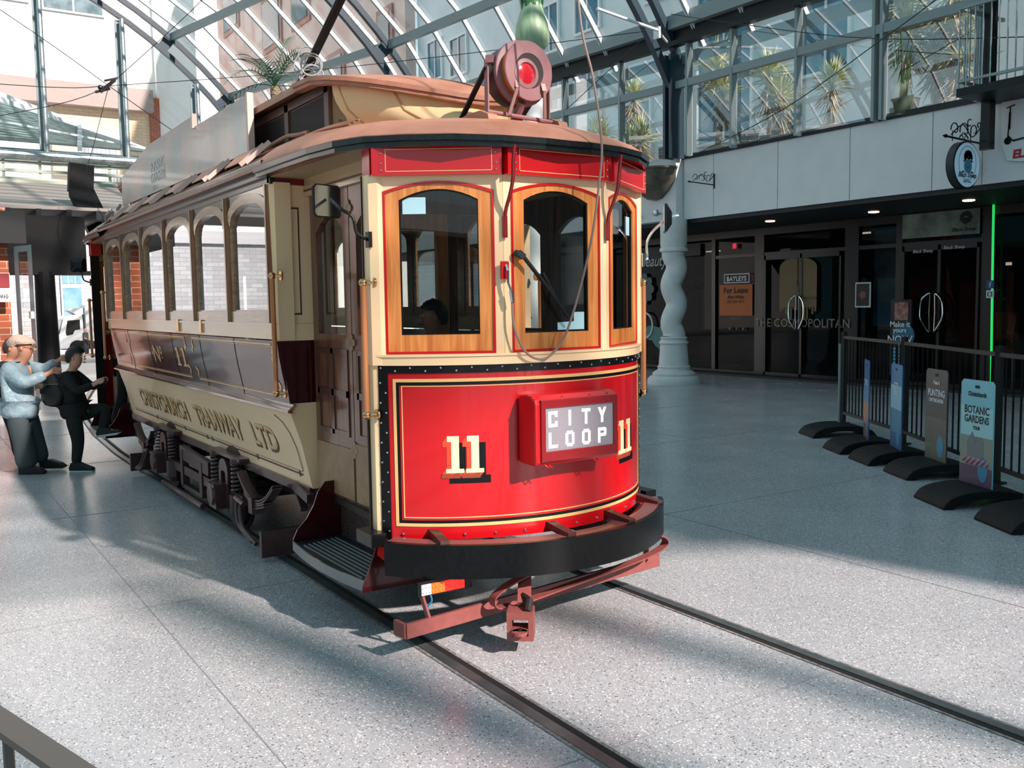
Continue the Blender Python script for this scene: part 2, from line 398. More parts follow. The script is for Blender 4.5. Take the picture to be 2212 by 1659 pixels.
# ------------------------------------------------------------------ glass vault
YS = [(-60, 5.0), (-28, 8.2), (-19.5, 10.05), (-10.6, 11.0), (-1.7, 11.3), (7, 11.5), (40, 11.5)]
def ys(x):
    for (a, b), (c, d) in zip(YS, YS[1:]):
        if x <= c: return b+(d-b)*(x-a)/(c-a)
    return YS[-1][1]
RV, ZC, HC = 13.0, .1, 11.2
def vp(x, th, r=RV): return Vector((x, ys(x)-HC + r*math.cos(th), ZC + r*math.sin(th)))
TH = [math.radians(30.6 + 10.86*k) for k in range(12)]; TH = [t for t in TH if t <= math.radians(150)]
ARX = [-28, -19.5, -10.6, -1.7, 7.2, 16.1]
names_ar = ['dark steel roof arch framing the far gable end', 'dark steel roof arch rising behind the tram roof', 'dark steel roof arch with post standing on the fascia beside the yuccas', 'dark steel roof arch passing overhead above the tram front', 'dark steel roof arch overhead behind the viewer', 'last dark steel roof arch at the open end of the arcade']
M['arch'] = mat('arch_paint', '#1E3744', .4)
for X, lb in zip(ARX, names_ar):
    t = thing('roof_arch', lb, 'roof arch', (X, ys(X), 0 if X > -11 else 0), 'steel arches of the glass vault')
    n = 34; a0, a1 = math.radians(29), math.radians(151)
    for r, nm, w in ((12.78, 'lower_chord', .14), (13.28, 'upper_chord', .14)):
        b = MB(); P = [vp(X, a0+(a1-a0)*i/n, r) for i in range(n+1)]
        rows = []
        for i, p in enumerate(P):
            d = (P[min(i+1, n)]-P[max(i-1, 0)]).normalized(); nn = Vector((1, 0, 0)).cross(d)
            rows.append([p+nn*.075+Vector((w/2, 0, 0)), p+nn*.075-Vector((w/2, 0, 0)), p-nn*.075-Vector((w/2, 0, 0)), p-nn*.075+Vector((w/2, 0, 0)), p+nn*.075+Vector((w/2, 0, 0))])
        b.sheet(rows); b.build(nm, M['arch'], t)
    each([MB().bar(vp(X, th, 12.7), vp(X, th, 13.36), .1, .34, up=vp(X, th+.01)-vp(X, th)) for th in TH], 'web_plate', M['arch'], t)
    if X in (-10.6, -1.7, 7.2, 16.1):
        b = MB(); p = vp(X, math.radians(30.2), 13.0)
        for dx in (-.09, .09): b.b2(X+dx-.035, X+dx+.035, p.y-.16, p.y+.22, 4.8 if X < 0 else 0, p.z+.3)
        b.build('post', M['arch'], t)
k = 0
for th in TH[0:]:
    k += 1; b = MB()
    xs = [-28, -19.5, -10.6, -1.7, 7.2, 16.1]
    for xa, xb in zip(xs, xs[1:]):
        r = 13.30
        b.bar(vp(xa, th, r), vp(xb, th, r), .12, .22)
        b.bar(vp(xa, th, r+.14)+Vector((0, 0, .02)), vp(xb, th, r+.14)+Vector((0, 0, .02)), .05, .05)
    o = struct('trim_%d' % (k+1), b, M['greysteel'], label='grey roof purlin running the length of the glass vault, row %s up from the shop side' % ['first', 'second', 'third', 'fourth', 'fifth', 'sixth', 'seventh', 'eighth', 'ninth', 'tenth', 'eleventh', 'twelfth'][k-1])
gi = 0
for xa, xb in zip(ARX, ARX[1:]):
    g = MB(); br = MB(); N = 7
    for ta, tb in zip(TH, TH[1:]):
        r = 13.48
        g.face([vp(xa, ta, r), vp(xb, ta, r), vp(xb, tb, r), vp(xa, tb, r)])
        for i in range(N):
            x = xa+(xb-xa)*(i+.5)/N
            br.bar(vp(x-.03, ta, 13.42), vp(x-.03, tb, 13.42), .022, .10, 0); br.bar(vp(x+.03, ta, 13.42), vp(x+.03, tb, 13.42), .022, .10, 0)
            br.bar(vp(x, ta, 13.44), vp(x, tb, 13.44), .05, .06, 1)
    gi += 1
    struct('window_%d' % gi, g, M['roofglass'], label='roof glazing of the vault, bay %d from the far gable' % gi)
    struct('trim_%d' % (20+gi), br, [M['whitealu'], mat('bar_gasket', '#3A4A50', .6)], label='white glazing bars of the vault, bay %d from the far gable' % gi)
# eaves gutter beam along the shop side at the vault springing
xs = [-28, -19.5, -10.6, -1.7, 7.2, 16]
b = MB()
for xa, xb in zip(xs, xs[1:]):
    A = Vector((xa, ys(xa), 0)); B = Vector((xb, ys(xb), 0))
    for (dy, z, w, h, m) in ((-.12, 7.62, .06, .16, 0), (-.05, 7.48, .22, .12, 1), (.05, 7.30, .10, .24, 2), (.0, 7.14, .2, .1, 2)):
        b.bar(A+Vector((0, dy, z)), B+Vector((0, dy, z)), w, h, m)
struct('trim_30', b, [M['greysteel'], M['greysteel'], M['darksteel']], label='grey eaves gutter beam under the glass vault')

# glazed wall standing on the fascia
gz = MB(); fr = MB()
for xa, xb in ((-28, -19.5), (-19.5, -10.6), (-10.6, -3.75)):
    ya, yb = ys(xa)+.12, ys(xb)+.12
    gz.face([(xa, ya, 4.85), (xb, yb, 4.85), (xb, yb, 7.15), (xa, ya, 7.15)])
struct('window_10', gz, M['upperglass'], label='glazed upper wall standing on the grey fascia')
for xa, xb in ((-28, -19.5), (-19.5, -10.6), (-10.6, -3.75)):
    A = Vector((xa, ys(xa)+.05, 0)); B = Vector((xb, ys(xb)+.05, 0))
    fr.bar(A+Vector((0, 0, 6.3)), B+Vector((0, 0, 6.3)), .12, .15)
for x in (-26, -24, -22, -20, -17.7, -15.8, -13.95, -12.1, -10.15, -8.95, -7.4, -5.8, -5.65, -4.0):
    fr.b2(x-.028, x+.028, ys(x)-.02, ys(x)+.14, 4.8, 7.2)
struct('trim_31', fr, M['greysteel'], label='grey mullions and transom of the glazed upper wall')
# building behind the glazed wall
wb = MB(); wb.b2(-30.4, -5, 15.5, 15.8, 4.8, 22)
struct('wall_right', wb, mat('pale_render', '#EDEFF0', .8, noise=(.6, '#CBD3D7', .6)))
struct('floor_upper', MB().b2(-30, 12, 11.65, 15.5, 4.70, 4.81), mat('upper_floor', '#8C9294', .8))
M['bluewin'] = mat('blue_window_glass', '#1F5A72', .08, spec=.9, noise=(1.5, '#2F86A0', .8))
wi = 11
def wall_window(x0, x1, z0, z1, y=15.46, fm='white', gm=None):
    global wi
    f = MB(); f.ring([(x0, z0), (x1, z0), (x1, z1), (x0, z1)], [(x0+.08, z0+.08), (x1-.08, z0+.08), (x1-.08, z1-.08), (x0+.08, z1-.08)], y-.06, y+.03, lambda u, v, w: (u, w, v))
    f.b2((x0+x1)/2-.03, (x0+x1)/2+.03, y-.04, y+.02, z0, z1)
    f.b2(x0+.04, x1-.04, y, y+.03, z0+.04, z1-.04, 1)
    struct('window_%d' % wi, f, [M[fm], gm or M['bluewin']], label='upstairs window in the wall behind the glass, %d' % wi); wi += 1
for (x0, x1, z0, z1) in ((-21.7, -20.6, 9.9, 11.5), (-19.8, -18.5, 10.1, 11.8), (-21.7, -20.6, 8.0, 9.4), (-19.8, -18.5, 8.0, 9.4), (-29.5, -28.3, 10.6, 12.2), (-27.7, -26.4, 10.4, 11.9), (-35.5, -33.5, 12.5, 15.4), (-25, -23.6, 12.6, 14.4), (-16.5, -15.2, 10.2, 12), (-14.4, -12.4, 5.9, 10.4), (-10.9, -9.5, 7.0, 9.5), (-17.6, -16.2, 5.2, 7.6), (-11.8, -10.9, 4.95, 7.3)):
    wall_window(x0, x1, z0, z1)
# ground to first floor: fascia
fa = MB(); SE = [-10.57, -9.69, -8.0, -6.37, -4.78, -3.93, -2.6, -1.0, .8, 2.6]
for a, b_ in zip(SE, SE[1:]): fa.b2(a+.008, b_-.008, 11.33, 11.40, 3.53, 4.80)
fa.b2(-14.0, -10.585, 11.12, 11.40, 3.53, 4.86)
fa.b2(-28, -14.02, 11.2, 11.4, 3.53, 4.86)
fa.b2(-28, 3, 11.40, 11.6, 3.50, 4.82, 1)
fa.b2(-10.6, 2.6, 11.30, 11.62, 4.80, 4.90, 1)
struct('wall_fascia', fa, [M['panel'], M['joint']], label='pale grey panelled fascia above the shopfronts')
sf = MB(); sf.b2(-28, 3, 11.38, 16, 3.45, 3.53); struct('ceiling', sf, mat('dark_soffit', '#1B2023', .6), label='dark soffit over the shop entrances')
for (x, y) in ((-12.0, 12.4), (-9.3, 12.6), (-7.0, 12.9), (-4.9, 12.6)):
    b = MB(); b.lathe([(.001, 0), (.1, 0), (.1, -.02), (.08, -.025)], (x, y, 3.45), (0, 0, 1), 14); o = b.build('downlight', mat('downlight_glow', '#FFE9D8', .5, emit='#FFD9C0', es=3.0))
    tag(o, {-12.0: 'round recessed downlight left of the twisted column', -9.3: 'round recessed downlight above the vacant shop door', -7.0: 'round recessed downlight above the gold decal door', -4.9: 'round recessed downlight by the green light strip'}[x], 'downlight')
# far wall of the shops
b = MB(); b.b2(-28, 3, 17.5, 17.7, 0, 3.5); b.b2(-28, 3, 14.0, 17.5, 3.40, 3.45); struct('wall_shop_back', b, M['shopdark'])

# ------------------------------------------------------------------ far gable and street
b = MB()
for y in (1.25, 3.6, 5.87, -1.1, -3.4, -5.7, -8, -10.3, -12.6):
    top = ZC + math.sqrt(max(1, 12.7**2-(y-(ys(-28)-HC))**2))
    b.tube([(-27.85, y, 6.6), (-27.85, y, top)], .075, 10); b.b2(-28.15, -28.05, y-.17, y-.03, 6.6, top, 1)
b.tube([(-27.85, -14, 6.5), (-27.85, 8.2, 6.5)], .16, 14)
b.b2(-28.1, -28.0, -14, 8.2, 6.62, 6.72, 1)
struct('trim_32', b, [M['steel'], M['greysteel']], label='galvanised tube mullions of the far glazed gable')
b = MB(); n = 24; P = []
for i in range(n+1):
    th = math.radians(30+120*i/n); p = vp(-28, th, 12.8); P.append((-28.0, p.y, max(p.z, 6.6)))
b.face([(-28, P[-1][1], 6.6)] + [(-28, P[0][1], 6.6)] + P)
struct('window_40', b, M['roofglass'], label='glazing of the far gable end')
t = thing('louvred_canopy', 'louvred glass canopy outside the far gable', 'canopy', (-31, 0, 6.5))
U0, U1, L0, L1 = Vector((-29.4, -.2, 8.5)), Vector((-38, 6.5, 8.5)), Vector((-28.3, -.1, 6.9)), Vector((-28.3, 4.6, 6.9))
def cnp(s_, q): return (L0+(L1-L0)*s_).lerp(U0+(U1-U0)*s_, q)
for s_ in (-1.2, -.6, 0, .5, 1.0, 1.5): MB().bar(cnp(s_, 0), cnp(s_, 1), .14, .2).build('rafter', M['greysteel'], t)
for i in range(15): q = .04+.06*i; MB().slab([[cnp(-1.4, q), cnp(1.7, q)], [cnp(-1.4, q+.03)+Vector((0, 0, .03)), cnp(1.7, q+.03)+Vector((0, 0, .03))]], (0, 0, .02)).build('slat', mat('pale_louvre', '#C9D6D4', .3), t)
for q in (.45, 1.0, 1.12): MB().bar(cnp(-1.4, q), cnp(1.7, q), .12, .16).build('beam', M['whitealu'], t)
# sloping soffit, portal and bent column
b = MB(); b.slab([[(-28, -9, 5.62), (-28, 7, 5.62)], [(-21, -9, 4.15), (-21, 7, 4.15)]], (0, 0, .1)); struct('ceiling_entrance', b, mat('grey_soffit', '#8B8782', .7))
b = MB(); b.b2(-27.9, -27.7, -9, 7, 5.6, 5.75); b.b2(-21.1, -20.9, -9, 7, 4.05, 4.2)
for z in (5.75, 6.0, 6.25): b.b2(-28, -27.9, -9, 7, z, z+.09)
for y in range(-9, 8): b.b2(-28, -27.94, y, y+.08, 5.7, 6.4)
struct('trim_33', b, mat('pale_green_grey', '#A7B2A4', .5), label='pale rails between soffit and gable tube')
b = MB()
for y in (-1.5, -.9, -.3, .3, .9, 1.5, 2.1, 2.7): b.b2(-21, -18.2, y, y+.1, 3.78, 3.98)
struct('trim_34', b, M['darksteel'], label='dark ceiling ribs over the street entrance')
b = MB(); b.b2(-21, -18.3, -9, 7, 3.98, 4.05); struct('ceiling_passage', b, mat('grey_soffit', '#8B8782', .7))
t = thing('street_portal', 'black portal frame over the street entrance behind the people', 'portal', (-18, 0, 0))
b = MB(); b.b2(-18.4, -18.0, -3.2, .62, 2.62, 3.82); b.b2(-18.5, -17.95, -3.2, .78, 2.56, 2.64); b.build('lintel', mat('portal_black', '#090B0D', .6, spec=.2), t)
b = MB(); b.lathe([(.25, 0), (.23, .4), (.2, 2.62)], (-18.1, -.22, 0), n=20); b.build('column', mat('portal_black', '#090B0D', .6, spec=.2), t)
t = thing('bent_column', 'black cranked steel column under the gable tube', 'column', (-20, 1.2, 0))
b = MB()
for (a, c) in (((-22, 1.25, 5.5), (-22, 1.2, 4.8)), ((-22, 1.2, 4.85), (-21.3, 1.62, 3.5)), ((-21.3, 1.62, 3.55), (-20.3, 1.9, 2.62))): b.bar(a, c, .58, .3, up=(1, 0, 0))
b.build('shaft', mat('portal_black', '#090B0D', .6, spec=.2), t)
# far buildings
def far(y, z, X=-58): q = (4.5-X)/50.5; return (X, -3+(y+3)*q, 1.79+(z-1.79)*q)
t = thing('street_building', 'bright white rendered building beyond the gable end', 'building', (-60, 0, -1))
X = -60
b = MB(); b.b2(X-6, X, -45, 14, -2, 24); b.build('wall', mat('white_render', '#F8F5F0', .8), t)
b = MB(); b.b2(X-.5, X+.5, 12, 30, -2, 24); b.build('side_wall', mat('white_render', '#F8F5F0', .8), t)
def fwin(y0, y1, z0, z1, gm='#5E7076', fm='#AEB6B8'):
    a = far(y0, z0, -60); c = far(y1, z1, -60)
    f = MB(); Y0, Y1, Z0, Z1 = a[1], c[1], a[2], c[2]
    f.b2(X+.02, X+.12, Y0, Y1, Z0, Z1, 0)
    w = f.build('window', mat('f'+fm, fm, .5), t)
    f = MB(); my = (Y0+Y1)/2
    for p, q in ((Y0+.12, my-.06), (my+.06, Y1-.12)): f.b2(X+.1, X+.14, p, q, Z0+.15, Z1-.15, 0)
    f.build('pane', mat('g'+gm, gm, .1, noise=(2, '#9FB2B6', .6)), w)
fwin(3.74, 6.5, 16.0, 18.2); fwin(1.2, 3.2, 16.2, 18.2); fwin(-3, -1, 14, 16.5); fwin(-7, -5, 9, 12); fwin(-13, -11, 9, 12); fwin(-13, -11, 14, 17)
b = MB(); a, c = far(3.85, 8.3, -59.8), far(9.3, 12.2, -59.8); b.b2(X, X+.45, a[1], c[1], a[2], c[2]); b.build('brick_bay', M['creambrick'], t)
fq = MB(); a, c = far(5.05, 7.6, -59.3), far(6.9, 10.6, -59.3); fq.b2(X+.4, X+.55, a[1], c[1], a[2], c[2]); fw = fq.build('window', mat('white_frame', '#DADFE0', .5), t)
fq = MB(); my = (a[1]+c[1])/2
for p, q in ((a[1]+.15, my-.1), (my+.1, c[1]-.15)): fq.b2(X+.5, X+.58, p, q, a[2]+.2, c[2]-.25)
fq.build('pane', mat('curtained_glass', '#8D979E', .2, noise=(3, '#C9CED2', .9, (1, 3, .1))), fw)
b = MB(); a, c = far(-2, 11.6, -59.6), far(8.5, 12.5, -59.6); b.b2(X, X+1.2, a[1], c[1], a[2], c[2]+.2); b.build('balcony', mat('balcony_soffit', '#A99A94', .7), t)
for (y0, y1, z0, z1) in ((8.4, 8.9, 7, 12.4),):
    b = MB(); a, c = far(y0, z0, -59.5), far(y1, z1, -59.5); b.b2(X, X+.6, a[1], c[1], a[2], c[2]); b.build('brick_pier', M['brickx'], t)
t = thing('stone_building', 'grey rusticated stone building across the street behind the truck', 'building', (-57, 5, -1))
b = MB(); b.b2(-58.2, -57, -30, 16, -2, 6.6); b.build('wall', M['stoneblock'], t)
b = MB(); b.b2(-57.0, -56.7, -30, 16, 5.9, 6.3); b.b2(-57.0, -56.85, -30, 16, 6.3, 6.7); b.build('cornice', mat('pale_cornice', '#C9CCD0', .7), t)
a, c = far(3.9, 1.2, -56.8), far(4.85, 3.75, -56.8)
b = MB(); b.b2(-57, -56.8, a[1], c[1]+.1, a[2], c[2]); fw = b.build('window', mat('pale_cornice', '#C9CCD0', .7), t)
b = MB(); b.b2(-56.82, -56.76, a[1]+.12, c[1]-.05, a[2], c[2]-1.05); 
for i in range(3): q = a[1]+.1+i*.38; b.b2(-56.82, -56.76, q, q+.3, c[2]-.8, c[2]-.12)
b.build('pane', mat('street_pane', '#6F9FB2', .15, noise=(1.5, '#9CC3D0', .7)), fw)
# light building beyond the vault on the far right side (pinkish)
t = thing('pink_building', 'tall pinkish building seen through the roof glass behind the palm', 'building', (-40, 15, 0))
b = MB(); b.b2(-56, -30.5, 15.0, 15.45, 4.9, 26); b.build('wall', mat('pink_render', '#DDB7AC', .8, noise=(.5, '#EFDcD4', .7)), t)
for (x0, x1, z0, z1) in ((-54.5, -51.5, 18.2, 21.6), (-47.5, -44.5, 15.6, 18.5), (-43, -40.5, 15.8, 18.6), (-39, -36.5, 11.5, 13.6), (-36, -34, 15.5, 18), (-33, -31.5, 12, 14.2)):
    b = MB(); b.b2(x0, x1, 14.9, 15.02, z0, z1); fw = b.build('window', mat('window_surround', '#B9867A', .7), t)
    b = MB(); b.b2(x0+.25, x1-.25, 14.85, 14.92, z0+.25, z1-.25); b.build('pane', mat('dull_pane', '#5B7078', .1), fw)
# left hand side of the arcade
b = MB(); b.b2(-24, 24, -13.6, -13.2, 0, 4.2); struct('wall_left', b, mat('left_wall_dark', '#23282A', .6))
b = MB(); b.b2(-24, -22.6, -13.2, -11.4, 0, 6); struct('trim_40', b, M['brickx'], label='brick pier in the left wall at the street end')
for i, x in enumerate((-21, -16, -11, -6)):
    b = MB(); b.b2(x, x+3.2, -13.2, -13.1, .3, 3.4); struct('window_%d' % (50+i), b, M['shopblack'], label='dark shop window left of the tram, %d' % i)
b = MB(); b.b2(-24, 20, -13.2, -12.2, 3.6, 4.3); struct('wall_left_fascia', b, M['panel'])
# unseen block added behind the viewer to shade the shopfront side
b = MB(); b.prism([(14, 5.75), (19, 7.4), (19, 26), (14, 26)], 0, 17, lambda u, v, w: (u, v, w)); struct('wall_front', b, mat('shade_wall', '#8A8F90', .8), label='added unseen block behind the viewer that shades the shopfront side')
for i, x in enumerate((-19, -12.2, -5.0)):
    b = MB(); b.lathe([(.42, 0), (.42, .12), (.34, .2), (.3, .4), (.3, 3.4), (.38, 3.6)], (x, -8.3, 0), n=24); o = b.build('round_column', M['white'], smooth=True)
    tag(o, ['smooth white round column nearest the street on the far left', 'smooth white round column midway along the left side', 'smooth white round column on the left nearest the viewer'][i], 'column')
t = thing('brick_pier', 'orange brick pier with hanging sign at the left edge', 'pier', (-15, -2.5, 0))
b = MB(); b.b2(-15.2, -14.2, -3.0, -1.26, 0, 3.6); b.build('pier_body', M['brickx'], t)
b = MB(); b.b2(-17, -13.8, -3.4, -1.0, 2.95, 3.5); b.build('capping', mat('dark_cap', '#15191B', .7), t)
o = MB().b2(-13.95, -13.9, -1.75, -1.28, 1.95, 2.45, 0).b2(-13.93, -13.88, -1.74, -1.29, 2.2, 2.44, 1).build('hanging_sign', [M['white'], mat('dark_red_sign', '#8E2A33', .5)])
tag(o, 'small white and dark red sign on the brick pier at the left edge', 'sign')
sg = MB(); f = plane_f((-13.87, -1.50, 2.02), (0, 1, 0), (0, 0, 1)); put_text(sg, text2d('ons', .13), f, .004); sg.build('lettering', M['joint'], o)

# unseen posts added behind the viewer so their soft shadows stripe the floor
b = MB()
for y, w in ((4.1, .22), (2.75, .42), (1.15, .22), (-.3, .35), (-2.2, .3), (-3.6, .22), (-5.4, .3), (-7.2, .3)): b.b2(16.0, 16.2, y-w/2, y+w/2, 0, 12.3)
struct('trim_60', b, M['arch'], label='vertical posts added out of view to cast soft stripes on the floor')
# ------------------------------------------------------------------ the tram
def arche(u0, u1, v0, v1, sag, n=14):        # like arch() with a rounder, elliptical head
    P = [(u0, v0), (u1, v0)]; c = (u0+u1)/2; h = (u1-u0)/2
    for i in range(n+1):
        u = c + h*math.cos(PI*i/n); P.append((u, v1-sag + sag*math.sin(PI*i/n)**.9))
    return P
def thing_part(name, parent):
    o = bpy.data.objects.new(name, None); o.empty_display_size = .1; S.collection.objects.link(o); o.parent = parent; return o
TR = thing('tram', 'red, cream and maroon vintage tram standing on the rails inside the arcade', 'tram', (-4.1, 0, 0))
XF, XR = -1.34, -6.84; PW = .917
def fs(sg): return lambda u, v, w=0.0: (u, sg*w, v)           # side wall frame: u = x, v = z, w = outward distance
LOWER = [(1.575, .965), (1.48, .955), (1.38, .94), (1.28, .92), (1.20, .903), (1.165, .90)]
SKIRT = [(1.115, .905), (1.05, .88), (.98, .855), (.90, .83), (.82, .805), (.74, .785), (.66, .77), (.60, .765)]
def yl(z, T):
    for (a, b), (c, d) in zip(T, T[1:]):
        if z >= c: return b+(d-b)*(a-z)/(a-c)
    return T[-1][1]
def side_text(sg, body, x0, x1, zb, zt, T, mats, w=.004, bold=.0, shear=0, sx=None, shadow=True):
    vs, fs_ = text2d(body, 1.0, bold, shear)
    mx = max(v[0] for v in vs); mn = min(v[0] for v in vs); my = max(v[1] for v in vs); y0 = min(v[1] for v in vs if v[1] > -.05)
    layers = [(0, 0, w, 0)]
    if shadow: layers = [(.018, -.022, w*.45, 2), (.009, -.011, w*.7, 1)] + layers
    mb = MB()
    for dx, dz, ww, mi in layers:
        P = []
        for u, v in vs:
            x = x0+(u-mn)/(mx-mn)*(x1-x0)+dx; z = zb+(v)/(my)*(zt-zb)+dz
            P.append((x, sg*(yl(z, T)+ww), z))
        mb.add(P, fs_, mi)
    return mb
for sg in (-1, 1):
    f = fs(sg)
    # maroon waist panels and ledge
    rows = [[(XF+.0, sg*y, z), (XR, sg*y, z)] for z, y in LOWER]
    nx = [XR+(XF-XR)*i/6 for i in range(7)]
    b = MB(); b.slab([[(x, sg*y, z) for x in nx] for z, y in LOWER], (0, -sg*.03, 0)); wp = b.build('waist_panel', M['maroon'], TR, smooth=True)
    b = MB(); b.slab([[(x, sg*y, z) for x in (XR-.02, XF+.10)] for y, z in ((.895, 1.175), (.925, 1.150), (.945, 1.135), (.945, 1.122), (.90, 1.118))], (0, -sg*.012, -.004)); b.build('ledge', mat('ledge_paint', '#6B4438', .15, coat=1.0), TR)
    b = MB()
    for z0, z1 in ((1.545, 1.556), (1.535, 1.538), (1.205, 1.216), (1.222, 1.225)):
        for xa, xb in ((XF-.12, XR+3.42), (XR+3.20, XR+.95), (XR+.78, XR+.1)):
            b.add([(xa, sg*(yl(z0, LOWER)+.0025), z0), (xb, sg*(yl(z0, LOWER)+.0025), z0), (xb, sg*(yl(z1, LOWER)+.0025), z1), (xa, sg*(yl(z1, LOWER)+.0025), z1)], [(0, 1, 2, 3)])
    for xc in (XF-.1, XR+3.43, XR+3.19, XR+.94, XR+.79):   # scroll ornaments in the corners
        for zc in (1.52, 1.23):
            for k in range(9):
                a = k*.9+xc*3; r = .012+.004*(k % 3); cx, cz = xc+.02*math.cos(a)*(k/6), zc+(-.01 if zc > 1.4 else .01)*k*.9+.01*math.sin(a)
                P = [(cx+r*math.cos(t*PI/3), cz+r*math.sin(t*PI/3)) for t in range(6)]
                b.face([(p, sg*(yl(q, LOWER)+.003), q) for p, q in P])
    b.build('gold_lining', M['gold'], wp)
    for x in nx[1:-1]: MB().slab([[(x-.004, sg*(y+.003), z), (x+.004, sg*(y+.003), z)] for z, y in LOWER], (0, -sg*.006, 0)).build('panel_seam', mat('seam_maroon', '#1A0608', .3), wp)
    # lettering: No. 11 on the waist panel
    mb = side_text(sg, 'N', -4.88, -4.66, 1.30, 1.45, LOWER, None) if sg < 0 else None
    LM = [M['gold'], mat('letter_shade', '#7E3B22', .4), M['black']]
    if sg < 0:
        o2 = side_text(sg, 'o', -4.62, -4.53, 1.375, 1.45, LOWER, None); mb.add(o2.v, o2.f); mb.m = [0]*0 or mb.m
        mb.m = mb.m[:len(mb.f)-len(o2.f)] + o2.m
        o3 = side_text(sg, '.', -4.59, -4.56, 1.33, 1.35, LOWER, None, shadow=False); mb.add(o3.v, o3.f)
        mb.build('lettering', LM, wp)
        nb = MB()
        for xc in (-3.96, -3.76):
            for dx, ww, mi in ((.012, .003, 1), (0, .0045, 0)):
                for (x0, x1, z0, z1) in ((xc-.026, xc+.026, 1.30, 1.455), (xc-.06, xc+.06, 1.295, 1.313), (xc-.055, xc, 1.435, 1.452)):
                    nb.face([(x, sg*(yl(z, LOWER)+ww+(.0003 if z1 > 1.453 else 0)), z) for x, z in ((x0+dx, z0), (x1+dx, z0), (x1+dx, z1), (x0+dx, z1))], mi)
        nb.build('number', LM, wp)
    # cream skirt with the company lettering
    b = MB(); b.slab([[(x, sg*y, z) for x in nx] for z, y in SKIRT], (0, -sg*.03, 0)); sk = b.build('skirt_panel', M['cream'], TR, smooth=True)
    if sg < 0:
        mb = MB()
        for w_, a_, c_ in (('CHRISTCHURCH', -6.15, -4.22), ('TRAMWAY', -3.95, -2.62), ('LTD', -2.36, -1.83)):
            q = side_text(sg, w_, a_, c_, .79, .955, SKIRT, None, bold=.012); n0 = len(mb.f); mb.add(q.v, q.f); mb.m = mb.m[:n0] + q.m
        mb.build('lettering', [M['gold'], mat('letter_brown', '#8A4A22', .4), mat('letter_dark', '#3A1712', .4)], sk)
    b = MB()
    def lline(x0, x1, z0, z1, T=SKIRT):
        b.face([(x, sg*(yl(z, T)+.003), z) for x, z in ((x0, z0), (x1, z0), (x1, z1), (x0, z1))])
    lline(XF-.12, XR+.2, .668, .680); lline(XF-.12, XR+.2, .694, .697)
    for xc in (XF-.18, -2.4, -3.6, -3.75, -4.5, -5.6):
        for r, t in ((.02, 0), (.011, 1)): b.face([(xc+r*.8*math.cos(a*PI/4), sg*(yl(.675+r*1.2*math.sin(a*PI/4), SKIRT)+.0035+.001*t), .675+r*1.2*math.sin(a*PI/4)) for a in range(8)])
    P = [(XF-.10, .70), (XF-.10, .86), (XF-.13, .96), (XF-.2, 1.03), (XF-.32, 1.07)]
    for (p, q), (r, s_) in zip(P, P[1:]):
        b.face([(x, sg*(yl(z, SKIRT)+.003), z) for x, z in ((p, q), (r, s_), (r-.012, s_-.004), (p-.012, q-.004))])
    b.build('lining', mat('brown_lining', '#5A2A1C', .4), sk)
    b = MB(); b.b2(XR, XF, sg*.74, sg*.78, .545, .605, f=None); b.build('sole_bar', M['iron'], TR)
    # belt rail
    b = MB(); b.b2(XR, XF+.02, sg*.93, sg*.985, 1.585, 1.675); b.b2(XR, XF+.02, sg*.93, sg*.995, 1.675, 1.69); b.build('belt_rail', mat('worn_cream_rail', '#C8AE86', .3, coat=.6), TR)
    for x in (-3.72, -3.02):
        b = MB(); b.b2(x, x+.05, sg*.985, sg*1.0, 1.60, 1.70); b.b2(x-.05, x, sg*.985, sg*.992, 1.60, 1.66); b.build('latch', M['brass'], TR)
    # posts, sashes
    for k in range(7):
        x = XF-.0-k*PW; x = x-.03 if k == 0 else (x+.03 if k == 6 else x)
        b = MB(); b.b2(x-.033, x+.033, sg*.945, sg*.992, 1.69, 2.56); b.b2(x-.012, x+.012, sg*.992, sg*1.003, 1.69, 2.56); b.build('window_post', M['brownwood'], TR)
    for k in range(6):
        xb_, xa_ = XF-k*PW-.035, XF-(k+1)*PW+.035
        N = 14
        inn = arche(xa_+.05, xb_-.05, 1.775, 2.485, .13, N)
        out = [(xa_, 1.69), (xb_, 1.69)] + [((xa_+xb_)/2+(xb_-xa_)/2*math.cos(PI*i/N), 2.56) for i in range(N+1)]
        b = MB(); b.ring(out, inn, .950, .972, f)
        o1 = arche(xa_+.0, xb_-.0, 1.69, 2.545, .13, N); 
        o1h, inh = o1[2:], inn[2:]
        for (p, q, r, s_) in zip(o1h, o1h[1:], inh[1:], inh):
            b.hexa([f(*p, .972), f(*q, .972), f(*r, .972), f(*s_, .972), f(*p, .986), f(*q, .986), f(*r, .986), f(*s_, .986)])
        b.b2(xa_, xb_, sg*.972, sg*.982, 1.69, 1.765)
        for (p, q) in zip(o1h, o1h[1:]):
            b.hexa([f(p[0], p[1], .972), f(q[0], q[1], .972), f(q[0], 2.56, .972), f(p[0], 2.56, .972), f(p[0], p[1], .979), f(q[0], q[1], .979), f(q[0], 2.56, .979), f(p[0], 2.56, .979)], 1)
        sash = b.build('window_sash', [wood('pale_sash_wood', '#8A6A4C', '#B8936C', .22, .6, 'X'), mat('dark_gloss_spandrel', '#1C1412', .15, coat=.7)], TR)
        g = MB(); g.face([f(u, v, .958) for u, v in arche(xa_+.045, xb_-.045, 1.77, 2.49, .13, N)]); g.build('pane', M['sideglass'], sash)
    # head board and layered gutter
    b = MB(); b.b2(XR, XF+.03, sg*.95, sg*.985, 2.56, 2.64); b.b2(XR-.02, XF+.04, sg*.95, sg*1.01, 2.60, 2.635); b.b2(XR-.04, XF+.06, sg*.93, sg*1.045, 2.655, 2.70); b.b2(XR, XF+.03, sg*.93, sg*1.0, 2.635, 2.66)
